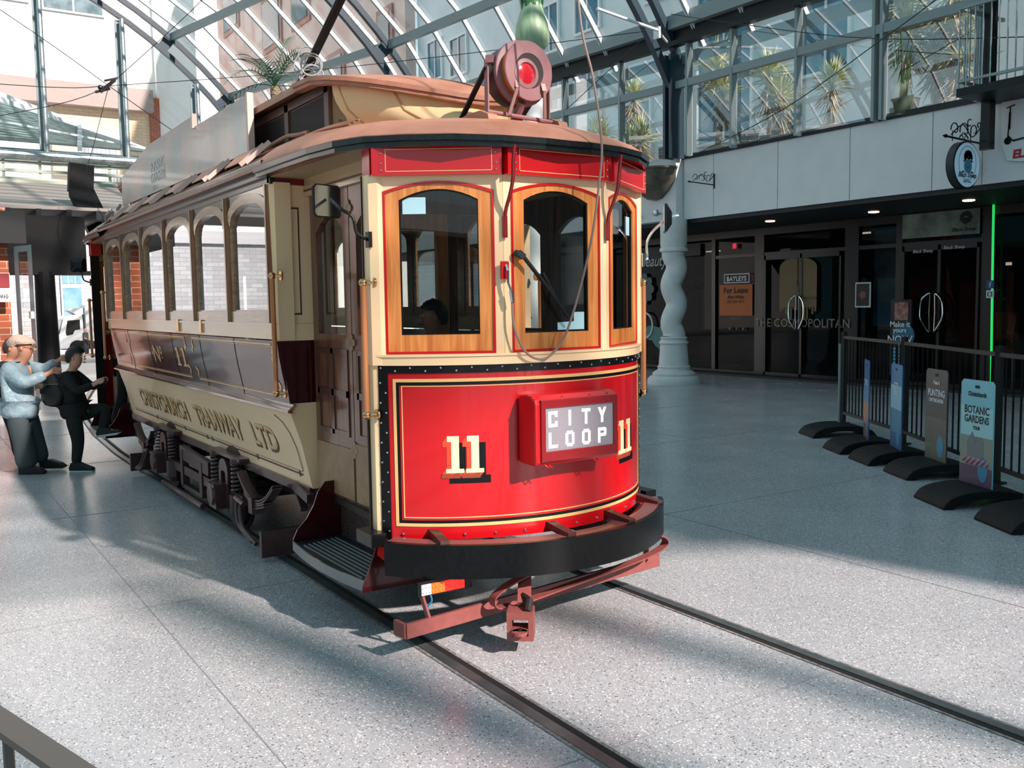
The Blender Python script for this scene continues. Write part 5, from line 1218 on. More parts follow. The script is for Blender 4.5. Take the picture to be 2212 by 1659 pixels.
# handbag hanging between them
b = MB(); hb = thing('handbag', 'black handbag hanging by its strap between the woman and the boy', 'bag', f(.27, .82, -.02))
b.lathe([(.02, -.17), (.09, -.15), (.13, -.08), (.125, 0), (.10, .06), (.085, .08)], f(.26, .90, -.02), (0, 0, 1), 20); 
for i, v in enumerate(b.v): q = Vector(v)-f(.26, .90, -.02); d_ = q.dot(FH); q = q-FH*d_*.5; b.v[i] = tuple(f(.26, .90, -.02)+q)
b.build('bag_body', mat('black_leather', '#0D0E10', .4, bump=(30, .3)), hb, smooth=True)
b = MB(); b.tube(sm([f(.17, .96, -.02), f(.22, 1.08, -.06), f(.30, 1.14, -.10)], 5), .008, 6); b.tube(sm([f(.36, .96, -.02), f(.33, 1.06, -.06), f(.30, 1.14, -.10)], 5), .012, 6); b.build('strap', mat('black_leather', '#0D0E10', .4), hb)
# --- person behind with maroon backpack
P3 = (-8.0, -1.75, 0)
t = thing('person', 'person with maroon backpack and dark clothes mostly hidden behind the woman', 'person', P3, 'people boarding at the rear of the tram')
J2 = {'pel': (-.28, .86, 0, .13, .11), 'wst': (-.28, 1.0, 0, .12, .10), 'chs': (-.27, 1.2, 0, .14, .11), 'nkb': (-.26, 1.36, 0, .07), 'nk': (-.25, 1.40, 0, .05), 'hd1': (-.22, 1.47, 0, .08), 'hd2': (-.22, 1.55, 0, .095), 'hd3': (-.23, 1.61, 0, .05),
      'hl': (-.28, .80, -.09, .10), 'hr': (-.28, .80, .09, .10), 'sl': (-.27, 1.30, -.16, .06), 'sr': (-.27, 1.30, .16, .06), 'el': (-.20, 1.05, -.2, .04), 'er': (-.20, 1.05, .2, .04), 'wl': (-.05, 1.0, -.16, .03), 'wr': (-.05, 1.0, .16, .03)}
B = [('pel', 'wst'), ('wst', 'chs'), ('chs', 'nkb'), ('nkb', 'nk'), ('nk', 'hd1'), ('hd1', 'hd2'), ('hd2', 'hd3'), ('pel', 'hl'), ('pel', 'hr'), ('chs', 'sl'), ('chs', 'sr'), ('sl', 'el'), ('el', 'wl'), ('sr', 'er'), ('er', 'wr')]
legs(J2, 'L', 'hl', (-.22, .44, -.08), (-.20, .09, -.08), (-.05, .04, -.08), .10, B); legs(J2, 'R', 'hr', (-.2, .44, .08), (-.15, .09, .08), (0, .04, .08), .10, B)
hand(J2, B, 'wl', (-.0, 1.0, -.15), (1, 0, 0), 'HL'); hand(J2, B, 'wr', (-.0, 1.0, .15), (1, 0, 0), 'HR')
J2['hem'] = (-.28, .72, 0, .14, .12)
for k in J2: q = J2[k]; J2[k] = (q[0]+.12, q[1]*.88) + tuple(q[2:])
skin('body', J2, B, SK, t, P3, 0, 2, 'pel')
for _k in ('wst', 'chs'): _q = J2[_k]; J2[_k] = _q[:3] + (_q[3]*1.2, _q[4]*1.2)
skin('coat', J2, [('hem', 'pel'), ('pel', 'wst'), ('wst', 'chs'), ('chs', 'nkb'), ('chs', 'sl'), ('chs', 'sr'), ('sl', 'el'), ('el', 'wl'), ('sr', 'er'), ('er', 'wr')], blk, t, P3, .02, 2, 'wst')
skin('trousers', J2, [('pel', 'hl'), ('pel', 'hr'), ('hl', 'Lk'), ('Lk', 'La'), ('La', 'Lt'), ('hr', 'Rk'), ('Rk', 'Ra'), ('Ra', 'Rt')], blk, t, P3, .015, 2, 'pel')
head_bits(t, P3, (-.10, 1.35, 0), .10, 1, SK, mat('brown_hair', '#4A3428', .5))
b = MB(); f3 = lambda u, v, w: Vector(P3)+RH*u+FH*w+Vector((0, 0, v)); b.ball((0, 0, 0), 1, 12)
b.v = [tuple(f3(-.36+v[0]*.13, 1.02+v[2]*.21, v[1]*.17)) for v in b.v]; b.build('backpack', mat('maroon_nylon', '#4E1620', .5), t, smooth=True)
# --- person standing on the rear step, mostly inside the vestibule
P4 = (-7.45, -.86, .36)
t = thing('person', 'person in black stepping through the rear door of the tram', 'person', (P4[0], P4[1], .36), 'people boarding at the rear of the tram')
fu, fw = Vector((.25, .97, 0)).normalized(), Vector((-.97, .25, 0)).normalized()
J3 = {'pel': (.16, .80, 0, .12, .10), 'wst': (.18, .95, 0, .11, .10), 'chs': (.2, 1.13, 0, .13, .11), 'nkb': (.22, 1.28, 0, .07), 'nk': (.23, 1.32, 0, .05), 'hd1': (.26, 1.39, 0, .08), 'hd2': (.26, 1.47, 0, .095), 'hd3': (.26, 1.53, 0, .05),
      'hl': (.16, .76, -.09, .10), 'hr': (.16, .76, .09, .10), 'sl': (.2, 1.22, -.16, .06), 'sr': (.2, 1.22, .16, .06), 'el': (.3, 1.0, -.2, .04), 'er': (.3, 1.0, .2, .04), 'wl': (.45, 1.05, -.16, .03), 'wr': (.45, 1.05, .16, .03)}
B = [('pel', 'wst'), ('wst', 'chs'), ('chs', 'nkb'), ('nkb', 'nk'), ('nk', 'hd1'), ('hd1', 'hd2'), ('hd2', 'hd3'), ('pel', 'hl'), ('pel', 'hr'), ('chs', 'sl'), ('chs', 'sr'), ('sl', 'el'), ('el', 'wl'), ('sr', 'er'), ('er', 'wr')]
legs(J3, 'L', 'hl', (.12, .42, -.09), (.0, .09, -.09), (.12, .04, -.09), .10, B); legs(J3, 'R', 'hr', (.24, .50, .09), (.20, .33, .09), (.32, .28, .09), .10, B)
hand(J3, B, 'wl', (.5, 1.06, -.15), (1, 0, 0), 'HL'); hand(J3, B, 'wr', (.5, 1.06, .15), (1, 0, 0), 'HR')
J3['hem'] = (.16, .66, 0, .14, .12)
skin('body', J3, B, SK, t, P4, 0, 2, 'pel', fu, fw)
for _k in ('wst', 'chs'): _q = J3[_k]; J3[_k] = _q[:3] + (_q[3]*1.2, _q[4]*1.2)
skin('coat', J3, [('hem', 'pel'), ('pel', 'wst'), ('wst', 'chs'), ('chs', 'nkb'), ('chs', 'sl'), ('chs', 'sr'), ('sl', 'el'), ('el', 'wl'), ('sr', 'er'), ('er', 'wr')], blk, t, P4, .02, 2, 'wst', fu, fw)
skin('trousers_and_boots', J3, [('pel', 'hl'), ('pel', 'hr'), ('hl', 'Lk'), ('Lk', 'La'), ('La', 'Lt'), ('hr', 'Rk'), ('Rk', 'Ra'), ('Ra', 'Rt')], blk, t, P4, .018, 2, 'pel', fu, fw)
head_bits(t, P4, (.26, 1.45, 0), .10, 1, SK, mat('brown_hair', '#4A3428', .5), fu=fu, fw=fw)
# --- driver seated on the front platform, seen through the windscreen
P5 = (-1.0, 0.0, .60)
t = thing('person', 'dark-haired person seated inside the tram seen through the left windscreen', 'person', P5)
fu, fw = Vector((-.2, -.98, 0)).normalized(), Vector((.98, -.2, 0)).normalized()
J4 = {'pel': (0, .50, 0, .12, .10), 'wst': (0, .64, 0, .11, .10), 'chs': (0, .82, 0, .13, .11), 'nkb': (0, .95, 0, .07), 'nk': (0, .99, 0, .05), 'hd1': (.02, 1.06, 0, .075), 'hd2': (.02, 1.13, 0, .085), 'hd3': (.02, 1.17, 0, .045),
      'hl': (0, .47, -.09, .09), 'hr': (0, .47, .09, .09), 'sl': (0, .89, -.16, .06), 'sr': (0, .89, .16, .06), 'el': (.08, .68, -.2, .04), 'er': (.08, .68, .2, .04), 'wl': (.25, .66, -.12, .03), 'wr': (.25, .66, .12, .03)}
B = [('pel', 'wst'), ('wst', 'chs'), ('chs', 'nkb'), ('nkb', 'nk'), ('nk', 'hd1'), ('hd1', 'hd2'), ('hd2', 'hd3'), ('pel', 'hl'), ('pel', 'hr'), ('chs', 'sl'), ('chs', 'sr'), ('sl', 'el'), ('el', 'wl'), ('sr', 'er'), ('er', 'wr')]
legs(J4, 'L', 'hl', (.36, .47, -.10), (.36, .09, -.10), (.48, .04, -.10), .10, B); legs(J4, 'R', 'hr', (.36, .47, .10), (.36, .09, .10), (.48, .04, .10), .10, B)
hand(J4, B, 'wl', (.3, .66, -.11), (1, 0, 0), 'HL'); hand(J4, B, 'wr', (.3, .66, .11), (1, 0, 0), 'HR')
J4['hem'] = (0, .42, 0, .13, .12)
skin('body', J4, B, SK, t, P5, 0, 2, 'pel', fu, fw)
for _k in ('wst', 'chs'): _q = J4[_k]; J4[_k] = _q[:3] + (_q[3]*1.2, _q[4]*1.2)
skin('coat', J4, [('hem', 'pel'), ('pel', 'wst'), ('wst', 'chs'), ('chs', 'nkb'), ('chs', 'sl'), ('chs', 'sr'), ('sl', 'el'), ('el', 'wl'), ('sr', 'er'), ('er', 'wr')], blk, t, P5, .02, 2, 'wst', fu, fw)
skin('trousers', J4, [('pel', 'hl'), ('pel', 'hr'), ('hl', 'Lk'), ('Lk', 'La'), ('La', 'Lt'), ('hr', 'Rk'), ('Rk', 'Ra'), ('Ra', 'Rt')], blk, t, P5, .015, 2, 'pel', fu, fw)
head_bits(t, P5, (.02, 1.11, 0), .09, 1, SK, mat('black_hair', '#0C0A0A', .5), fu=fu, fw=fw)
b = MB(); b.lathe([(.16, 0), (.16, .04)], (P5[0], P5[1], 1.0-.04), (0, 0, 1), 16); b.cyl((P5[0], P5[1], .60), (P5[0], P5[1], .97), .03, 10); b.build('driver_stool', M['black'], TR)
# --- pedestrian by the truck
P6 = (-48, 5.25, -.56)
t = thing('person', 'distant pedestrian in grey walking past the white truck', 'person', P6)
k_ = 1.0
J5 = {a: (q[0]*.4, q[1], *q[2:]) for a, q in J2.items()}
skin('body', J5, [x for x in B if True], SK, t, P6, 0, 1, 'pel'); skin('coat', J5, [('pel', 'wst'), ('wst', 'chs'), ('chs', 'nkb'), ('chs', 'sl'), ('chs', 'sr'), ('sl', 'el'), ('sr', 'er')], mat('grey_coat', '#4A5054', .8), t, P6, .03, 1, 'wst')
skin('trousers', J5, [('pel', 'hl'), ('pel', 'hr'), ('hl', 'Lk'), ('Lk', 'La'), ('hr', 'Rk'), ('Rk', 'Ra')], mat('grey_trousers', '#2E3438', .8), t, P6, .02, 1, 'pel')
# ------------------------------------------------------------------ shopfronts on the right
YS_ = 14.0
gw = MB()
gw.face([(-28, YS_, 0), (-3.0, YS_, 0), (-3.0, YS_, 3.42), (-28, YS_, 3.42)]); struct('window_60', gw, M['shopglass'], label='dark glazing of the row of shopfronts')
b = MB()
for x, w in ((-24, .1), (-20, .1), (-16.2, .1), (-12.27, .12), (-10.80, .28), (-8.27, .34), (-7.15, .14), (-5.33, .22), (-3.1, .2)): b.b2(x-w/2, x+w/2, YS_-.06, YS_+.06, 0, 3.42)
b.b2(-28, -3, YS_-.07, YS_+.07, 0, .10); b.b2(-28, -3, YS_-.07, YS_+.07, 3.28, 3.44); b.b2(-12.2, -5.4, YS_-.05, YS_+.05, 2.80, 2.88)
b.b2(-3.05, 6, YS_-.4, YS_+.1, 0, 3.44)
struct('trim_50', b, M['shopblack'], label='black frames of the shopfronts')
b = MB(); b.b2(-28, -3, YS_-.5, YS_-.07, 0, .05); struct('baseboard_right', b, mat('dark_plinth', '#22272A', .6))
def flat(name, x0, x1, z0, z1, y, m, label, cat, th=.01, extra=None):
    b = MB(); b.b2(x0, x1, y-th, y, z0, z1); o = b.build(name, m); tag(o, label, cat); return o
def wtext(par, body, x, z, size, m, y=13.93, bold=0, shear=0, sx=1, name='lettering'):
    mb = MB(); put_text(mb, text2d(body, size, bold, shear, sx, 'CENTER'), lambda u, v, w=0.0: (x+u, y-.004, z+v)); return mb.build(name, m, par)
# shop 1: beauty shop window graphics
o = flat('window_decal', -15.2, -12.7, 2.92, 3.22, 13.93, mat('blue_black_strip', '#152028', .5), 'dark header strip with small script over the beauty shop window', 'sign')
wtext(o, 'Karewa', -14.2, 3.0, .16, mat('dim_blue_script', '#5E7C8C', .6), 13.915, 0, .3)
mb = MB(); f = lambda u, v, w=0.0: (-14.45+u, 13.915, 2.72+v); put_text(mb, text2d('beauty', .42, .006, .35, .9, 'CENTER'), f); o = mb.build('script_sign', mat('white_script', '#C9D0D3', .6)); tag(o, 'white slanted script word beauty on the glass behind the column', 'sign')
def flower(cx, cz, r, n, col, lab, name='flower_decal'):
    b = MB()
    for k in range(n):
        a = 2*PI*k/n; px, pz = cx+r*.62*math.cos(a), cz+r*.62*math.sin(a)
        b.face([(px+r*.42*math.cos(t)*math.cos(a)-r*.30*math.sin(t)*math.sin(a), 13.92-.0006*k, pz+r*.42*math.cos(t)*math.sin(a)+r*.30*math.sin(t)*math.cos(a)) for t in [2*PI*i/12 for i in range(12)]])
    b.face([(cx+r*.25*math.cos(t), 13.91, cz+r*.25*math.sin(t)) for t in [2*PI*i/12 for i in range(12)]], 1)
    o = b.build(name, [col, M['joint']]); tag(o, lab, 'window decal')
flower(-14.85, 2.12, .42, 9, mat('grey_petal', '#5E6C70', .6), 'grey line flower decal on the shop glass beside the tram')
b = MB()
for (cx, cz, rx, rz, a) in ((-13.95, 1.05, .32, .20, .3), (-14.2, .72, .34, .18, -.5), (-13.9, .45, .28, .16, .2), (-13.85, .18, .22, .14, -.3), (-14.5, .95, .4, .2, 0)):
    b.face([(cx+rx*math.cos(t)*math.cos(a)-rz*math.sin(t)*math.sin(a), 13.915-cx*.0001, cz+rx*math.cos(t)*math.sin(a)+rz*math.sin(t)*math.cos(a)) for t in [2*PI*i/14 for i in range(14)]])
o = b.build('leaf_decal', mat('teal_leaf', '#4E8C86', .6)); tag(o, 'teal leaf decals low on the glass behind the twisted column', 'window decal')
b = MB(); b.tube([(-14.75+.30*math.cos(t), 13.9, 1.15+.34*math.sin(t)) for t in [2*PI*i/28 for i in range(28)]], .02, 6, closed=True); b.tube([(-14.72+.24*math.cos(t), 13.9, 1.15+.30*math.sin(t)) for t in [2*PI*i/28 for i in range(28)]], .012, 6, closed=True)
o = b.build('ring_emblem', M['whiteprint']); tag(o, 'white double ring emblem on the glass beside the tram', 'window decal')
# vacant shop door with lease notice
o = flat('lease_notice', -12.03, -10.98, 1.42, 2.16, 13.92, mat('orange_notice', '#C46A2E', .6), 'orange For Lease notice on the black shop door', 'notice')
nt_ = mat('notice_black', '#14110F', .6)
wtext(o, 'For Lease', -11.5, 1.96, .20, nt_, 13.905, .004); wtext(o, 'Alex White', -11.5, 1.83, .11, nt_, 13.905, .002); wtext(o, '027 755 4271', -11.5, 1.72, .10, nt_, 13.905)
b = MB(); b.ring([(-11.88, 2.20), (-11.07, 2.20), (-11.07, 2.42), (-11.88, 2.42)], [(-11.86, 2.22), (-11.09, 2.22), (-11.09, 2.40), (-11.86, 2.40)], 13.90, 13.92, lambda u, v, w: (u, w, v)); o = b.build('agent_board', M['whiteprint']); tag(o, 'small white outlined agent name plate above the orange notice', 'sign')
wtext(o, 'BAYLEYS', -11.48, 2.25, .155, M['whiteprint'], 13.91, .004, 0, 1.05)
wtext(o, 'bayleys.co.nz', -11.48, 1.34, .07, mat('dim_print', '#59666C', .6), 13.91)
for i, x in enumerate((-11.7, -11.48, -11.27)):
    b = MB(); b.b2(x-.03, x+.03, 13.91, 13.92, 1.08, 1.14); o = b.build('door_sticker', mat('dim_print', '#59666C', .6)); tag(o, 'tiny grey square sticker below the orange lease notice', 'sticker', 'stickers below the lease notice')
b = MB(); b.b2(-11.60, -11.50, 13.9, 13.92, 3.02, 3.14); o = b.build('exit_lamp', mat('red_lamp', '#D02030', .5, emit='#E03040', es=.8)); tag(o, 'tiny red lamp glowing above the vacant shop door', 'lamp')
# gold decal door
b = MB(); P = [(-10.18, 1.60), (-10.18, 2.55)] + [(-9.66+.52*math.cos(a), 2.50+.22*math.sin(a)) for a in [PI-PI*i/10 for i in range(11)]] + [(-9.14, 2.5), (-9.14, 1.62)]
zig = []; r2 = random.Random(4)
for i in range(14):
    x = -9.14-1.04*(i+.5)/14; d = r2.choice([.05, .1, .16, .28, .34]); zig += [(x+.03, 1.62), (x+.028, 1.62-d), (x-.02, 1.62-d), (x-.022, 1.62)]
b.face([(u, 13.92, v) for u, v in P+zig]); o = b.build('gold_decal', mat('gold_grain', '#8E7A58', .7, noise=(60, '#6E5C40', .8))); tag(o, 'gold brush shaped decal dripping at its lower edge on the shop glass', 'window decal')
b = MB(); b.b2(-9.67, -9.65, 13.90, 13.915, 2.1, 2.72); b.b2(-9.74, -9.58, 13.90, 13.915, 1.55, 1.95); b.face([(-9.70, 13.90, 1.95), (-9.62, 13.90, 1.95), (-9.64, 13.90, 2.2), (-9.68, 13.90, 2.2)]); b.b2(-9.58, -9.14, 13.90, 13.915, 1.80, 1.83); b.build('handle_silhouette', M['shopblack'], o)
DR = {}
for nm, x0, x1, lb in (('door_1', -10.62, -8.50, 'black framed glass double door with the gold decal'), ('door_2', -7.05, -5.45, 'black framed glass double door of the sheep emblem shop')):
    b = MB(); xm = (x0+x1)/2
    for a, c in ((x0, x0+.05), (xm-.03, xm+.03), (x1-.05, x1)): b.b2(a, c, 13.90, 13.98, .02, 2.80)
    b.b2(x0, x1, 13.90, 13.98, .02, .12); b.b2(x0, x1, 13.90, 13.98, 2.70, 2.80); DR[nm] = struct(nm, b, M['shopblack'], label=lb)
for s_ in (-1, 1):
    for xc, lab in ((-9.62, 'bowed chrome pull handle on the gold decal door, %s one'), (-6.35, 'bowed chrome pull handle on the sheep emblem shop door, %s one')):
        sc = 1 if xc < -8 else 1.15
        b = MB(); b.tube(sm([(xc+s_*.04*sc, 13.86, 1.12), (xc+s_*.08*sc, 13.84, 1.16), (xc+s_*.19*sc, 13.82, 1.35), (xc+s_*.21*sc, 13.82, 1.52), (xc+s_*.18*sc, 13.82, 1.74), (xc+s_*.08*sc, 13.84, 1.85), (xc+s_*.04*sc, 13.86, 1.86)], 5), .018, 8); b.tube([(xc+s_*.045*sc, 13.86, 1.14), (xc+s_*.055*sc, 13.86, 1.5), (xc+s_*.045*sc, 13.86, 1.85)], .014, 8)
        b.build('door_handle', M['chrome'], DR['door_1' if xc < -8 else 'door_2'], smooth=True)
mb = MB(); put_text(mb, text2d('THE COSMOPOLITAN', .27, .0, 0, .98, 'CENTER', 1.02), lambda u, v, w=0.0: (-9.58+u, 13.915, 1.17+v)); o = mb.build('shop_name', mat('dull_gold_print', '#8C8674', .5)); tag(o, 'thin gold capital lettering across the glass under the gold decal', 'sign')
# framed poster and pale sheet added where a column reflection shows in the glass
b = MB(); b.b2(-8.12, -7.75, 13.88, 13.90, 1.60, 2.12, 0); b.b2(-8.09, -7.78, 13.87, 13.88, 1.63, 2.09, 1); b.lathe([(.08, 0), (.09, .003)], (-7.93, 13.87, 1.86), (0, -1, 0), 5, 2)
o = b.build('framed_poster', [M['whiteprint'], mat('poster_dark', '#241C20', .5), mat('poster_rose', '#8E5A50', .6)]); tag(o, 'small black poster in a white frame between the two shop doors', 'poster')
b = MB(); b.b2(-7.98, -7.45, 14.3, 14.32, 1.2, 3.2, 0); b.b2(-7.98, -7.45, 14.29, 14.3, 1.22, 1.7, 1); o = b.build('reflection_sheet', [mat('pale_reflection_sheet', '#5A6468', .6, noise=(2, '#B8C0C0', .8)), mat('teal_sheet_foot', '#2288A8', .6)]); tag(o, 'grey sheet with teal foot added for a column reflection in the glass behind the framed poster', 'banner')
# sheep shop: transom picture, captions, poster
o = flat('transom_picture', -7.05, -5.45, 2.95, 3.42, 13.90, mat('misty_green_picture', '#59665E', .6, noise=(2.5, '#9FAA9A', .9)), 'misty green picture panel above the double shop doors', 'picture')
wtext(o, 'Black Sheep', -5.75, 3.02, .10, M['joint'], 13.885, .002, .2)
b = MB()
for k in range(9): a = 2*PI*k/9; b.ball((-5.72+.08*math.cos(a), 13.88, 3.27+.07*math.sin(a)), .045, 6, 0, (1, .1, 1))
b.ball((-5.72, 13.87, 3.20), .07, 8, 0, (1, .1, .8)); b.build('emblem', M['joint'], o)
o = flat('door_caption', -6.95, -6.5, 2.76, 2.79, 13.93, M['shopblack'], 'small white script caption on the head of the left shop door', 'sign'); wtext(o, 'Black Sheep', -6.6, 2.66, .09, M['whiteprint'], 13.9, 0, .2)
o = flat('door_caption', -6.1, -5.7, 2.76, 2.79, 13.93, M['shopblack'], 'small white script caption on the head of the right shop door', 'sign'); wtext(o, 'Black Sheep', -5.95, 2.70, .09, M['whiteprint'], 13.9, 0, .2)
t = thing('promotional_standee', 'dark standee reading Make it yours NOW behind the black fence', 'standee', (-6.8, 13.6, 0))
b = MB(); b.b2(-7.08, -6.62, 13.60, 13.64, .25, 1.75); b.build('board', mat('standee_black', '#0E1418', .5), t)
b = MB(); b.lathe([(.24, 0), (.24, .004)], (-6.78, 13.598, 1.05), (0, -1, 0), 24); b.build('blue_disc', mat('standee_blue', '#1C6E8C', .5), t)
b = MB(); b.b2(-6.98, -6.68, 13.585, 13.595, 1.35, 1.70); b.build('red_photo', mat('standee_red', '#8E3A30', .5, noise=(8, '#C0B8B4', .6)), t)
for tx, z, s_ in (('Make it', 1.22, .15), ('yours', 1.11, .13), ('NOW', .90, .21)): wtext(t, tx, -6.85, z, s_, M['whiteprint'], 13.58, .003)
b = MB()
for i in range(5):
    for j in range(3): b.b2(-7.0+.13*j, -6.92+.13*j, 13.58, 13.59, .76-.07*i, .81-.07*i)
b.build('icon_grid', mat('standee_cyan', '#56A8C4', .5), t)
t = thing('orange_chair', 'orange upholstered chair seen through the sheep shop glass', 'chair', (-5.6, 14.8, 0))
b = MB(); b.b2(-5.85, -5.3, 14.98, 15.05, .95, 1.5); b.build('backrest', mat('orange_fabric', '#B04A28', .7), t, bevel=.03)
b = MB(); b.b2(-5.85, -5.3, 14.5, 15.0, .72, .80); b.build('seat', mat('orange_fabric', '#B04A28', .7), t, bevel=.02)
for x in (-5.8, -5.35):
    for y in (14.55, 14.97): b = MB(); b.tube([(x, y, 0), (x, y, .74)], .018, 6); b.build('leg', M['chrome'], t)
# green rope light
b = MB(); P = sm([(-5.13, 13.86, .05), (-5.15, 13.86, 1.2), (-5.17, 13.86, 2.6), (-5.18, 13.86, 3.55), (-5.14, 13.8, 3.66), (-5.05, 13.7, 3.68)], 6); b.tube(P, .022, 8); o = b.build('rope_light', mat('green_rope_light', '#30D870', .4, emit='#28E86A', es=.75)); tag(o, 'glowing green rope light running down the shopfront pillar', 'light')
b = MB(); b.b2(-5.24, -5.10, 13.80, 13.83, 1.93, 2.08); o = b.build('social_sticker', mat('blue_sticker', '#2B4E8C', .5)); tag(o, 'blue square sticker with letter f beside the green rope light', 'sticker'); wtext(o, 'f', -5.17, 1.95, .15, M['whiteprint'], 13.80)
b = MB(); b.b2(-5.24, -5.10, 13.80, 13.83, 1.76, 1.90); o = b.build('camera_sticker', M['whiteprint']); tag(o, 'white square camera sticker below the blue one on the pillar', 'sticker')
b = MB(); b.ring([(-5.21, 1.79), (-5.13, 1.79), (-5.13, 1.87), (-5.21, 1.87)], [(-5.20, 1.80), (-5.14, 1.80), (-5.14, 1.86), (-5.20, 1.86)], 13.79, 13.80, lambda u, v, w: (u, w, v)); b.build('camera_icon', M['joint'], o)
# interior glimmers
for i, (x, z, w, h, lab) in enumerate(((-14.2, 3.1, .5, .03, 'beauty shop'), (-9.4, 3.25, .35, .04, 'gold decal shop'), (-5.9, 2.4, .1, .06, 'sheep shop'), (-4.2, 3.2, .5, .05, 'end shop'))):
    b = MB(); b.b2(x, x+w, 15.6, 15.65, z, z+h); o = b.build('ceiling_lamp', mat('dim_lamp', '#FFE8D0', .5, emit='#FFE0C8', es=1.2)); tag(o, 'dim ceiling lamp inside the %s' % lab, 'lamp')
# twisted column
t = thing('twisted_column', 'pale stone column with a wavy shaft on a round moulded base', 'column', (-10.72, 11.18, 0))
b = MB(); b.lathe([(.57, 0), (.57, .10), (.52, .16), (.46, .18), (.47, .22), (.42, .27), (.36, .30)], (-10.72, 11.18, 0), n=36); b.build('base', M['stone'], t, smooth=True)
b = MB(); b.lathe([(.36, .28), (.34, .34), (.36, .37), (.325, .40), (.29, .86), (.32, .88), (.31, .92), (.27, .95), (.30, 1.0), (.265, 1.02)], (-10.72, 11.18, 0), n=36); b.build('pedestal', M['stone'], t, smooth=True)
b = MB(); P, R_ = [], []
for i in range(60):
    z = 1.0+1.86*i/59; k = min(1, i/6, (59-i)/6); ph = 2*PI*(z-1.0)/.80; P.append((-10.72+RH.x*.06*k*math.cos(ph+.6), 11.18+RH.y*.06*k*math.cos(ph+.6), z)); R_.append(.255-.03*k)
b.tube(P, R_, 28); b.build('wavy_shaft', M['stone'], t, smooth=True)
b = MB(); b.lathe([(.26, 2.84), (.30, 2.86), (.30, 2.92), (.27, 2.94), (.285, 2.98), (.29, 3.53)], (-10.72, 11.18, 0), n=36); b.build('capital', M['stone'], t, smooth=True)
# half-bowl uplighter
b = MB(); b.lathe([(.001, -.70), (.2, -.66), (.42, -.50), (.58, -.28), (.66, -.06), (.68, 0), (.70, .02), (.68, .05), (.62, .02), (.50, -.2), (.001, -.4)], (-11.22, 11.11, 4.66), (0, 0, 1), 28, 0, PI, 2*PI) if False else b.lathe([(.001, -.62), (.2, -.585), (.42, -.44), (.58, -.24), (.64, -.05), (.66, 0), (.69, .01), (.69, .05), (.64, .05)], (-11.2, 11.12, 4.60), (0, 0, 1), 36)
b.v = [(x, min(y, 11.115), z) for x, y, z in b.v]; o = b.build('bowl_uplighter', mat('aged_bronze', '#4E4A42', .45, metal=.5, noise=(3, '#8E8878', .7)), smooth=True); tag(o, 'dark bronze half-bowl uplighter fixed to the fascia above the twisted column', 'wall light')
# floodlights below
for x, y, lab in ((-11.72, 11.0, 'left'), (-10.95, 11.0, 'right')):
    t = thing('floodlight', 'small chrome floodlight on the fascia above the column, the %s one' % lab, 'floodlight', (x, 11.12, 3.68))
    b = MB(); b.cyl((x, 11.12, 3.68), (x, 10.98, 3.68), .03); b.tube([(x, 10.98, 3.68), (x+(.1 if lab == 'left' else -.1), 10.93, 3.70)], .02); b.build('arm', M['chrome'], t)
    b = MB(); dx = -.14 if lab == 'left' else .02; b.lathe([(.05, 0), (.07, .05), (.075, .14), (.06, .145)], (x+(.1 if lab == 'left' else -.1), 10.93, 3.70), (-1 if lab == 'left' else 1, -.5, -.1), 14); b.build('lamp_head', M['chrome'], t, smooth=True)
# scroll brackets
def scroll(x, y, z, r, turns, dirn, plane, n=22):
    return [plane(x+dirn*0, 0) for _ in range(0)]
def bracket(X, s_, label):
    t = thing('scroll_bracket', label, 'bracket', (X, 11.33, 4.18), 'wrought iron sign brackets')
    f = lambda u, v: Vector((X, 11.33-u*s_, 4.18+v*s_))
    b = MB(); b.bar(f(0, -.12), f(0, .28), .03*s_, .05*s_); b.build('wall_plate', M['black'], t)
    b = MB(); b.tube([f(0, -.02), f(.95, .02)], .016*s_, 8); b.lathe([(.03*s_, 0), (.001, .09*s_)], f(.93, .02), (0, -1, 0), 8); b.build('arm', M['black'], t)
    b = MB()
    for (cx, cy, r, a0, a1, fl) in ((.20, .16, .10, -.5, 4.6, 1), (.45, .14, .13, -.3, 5.2, 1), (.70, .14, .11, -.2, 5.0, 1), (.08, .24, .06, 0, 4.5, -1), (.33, .25, .07, 1, 5.5, -1)):
        P = []
        for i in range(20): a = a0+(a1-a0)*i/19; rr_ = r*(1-.6*i/19); P.append(f(cx+rr_*math.cos(a)*fl, cy+rr_*math.sin(a)))
        b.tube(P, .009*s_, 6)
    b.tube(sm([f(0, .26), f(.25, .06), (f(.5, .22)), f(.8, .05)], 6), .009*s_, 6); b.build('scrollwork', M['black'], t)
bracket(-9.67, .75, 'empty black wrought iron bracket on the fascia beside the bowl light')
bracket(-3.95, 1.02, 'black wrought iron bracket carrying the round hanging sign')
# round hanging sign, faces +x
SC = Vector((-3.95, 10.89, 3.80)); t = thing('hanging_sign', 'round pale blue lightbox sign with sheep emblem hanging from the iron bracket', 'sign', SC)
b = MB(); b.lathe([(.345, -.10), (.36, -.09), (.36, .03), (.345, .04)], SC, (1, 0, 0), 44); b.build('drum', mat('drum_dark', '#1A2326', .4), t, smooth=True)
b = MB(); b.lathe([(.001, .042), (.335, .042), (.335, .03)], SC, (1, 0, 0), 44); b.build('face', mat('pale_blue_face', '#A9CBE0', .5, emit='#9CC4DC', es=.25), t)
b = MB(); f = lambda u, v, w=0.0: SC+Vector((.046+w, u, v))
for r in (.27, .262):
    pass
b.ring([(.255*math.cos(q)*.92, .255*math.sin(q)+.03) for q in [2*PI*i/40 for i in range(40)]], [(.247*math.cos(q)*.92, .247*math.sin(q)+.03) for q in [2*PI*i/40 for i in range(40)]], 0, .001, f); b.build('inner_ring', M['joint'], t)
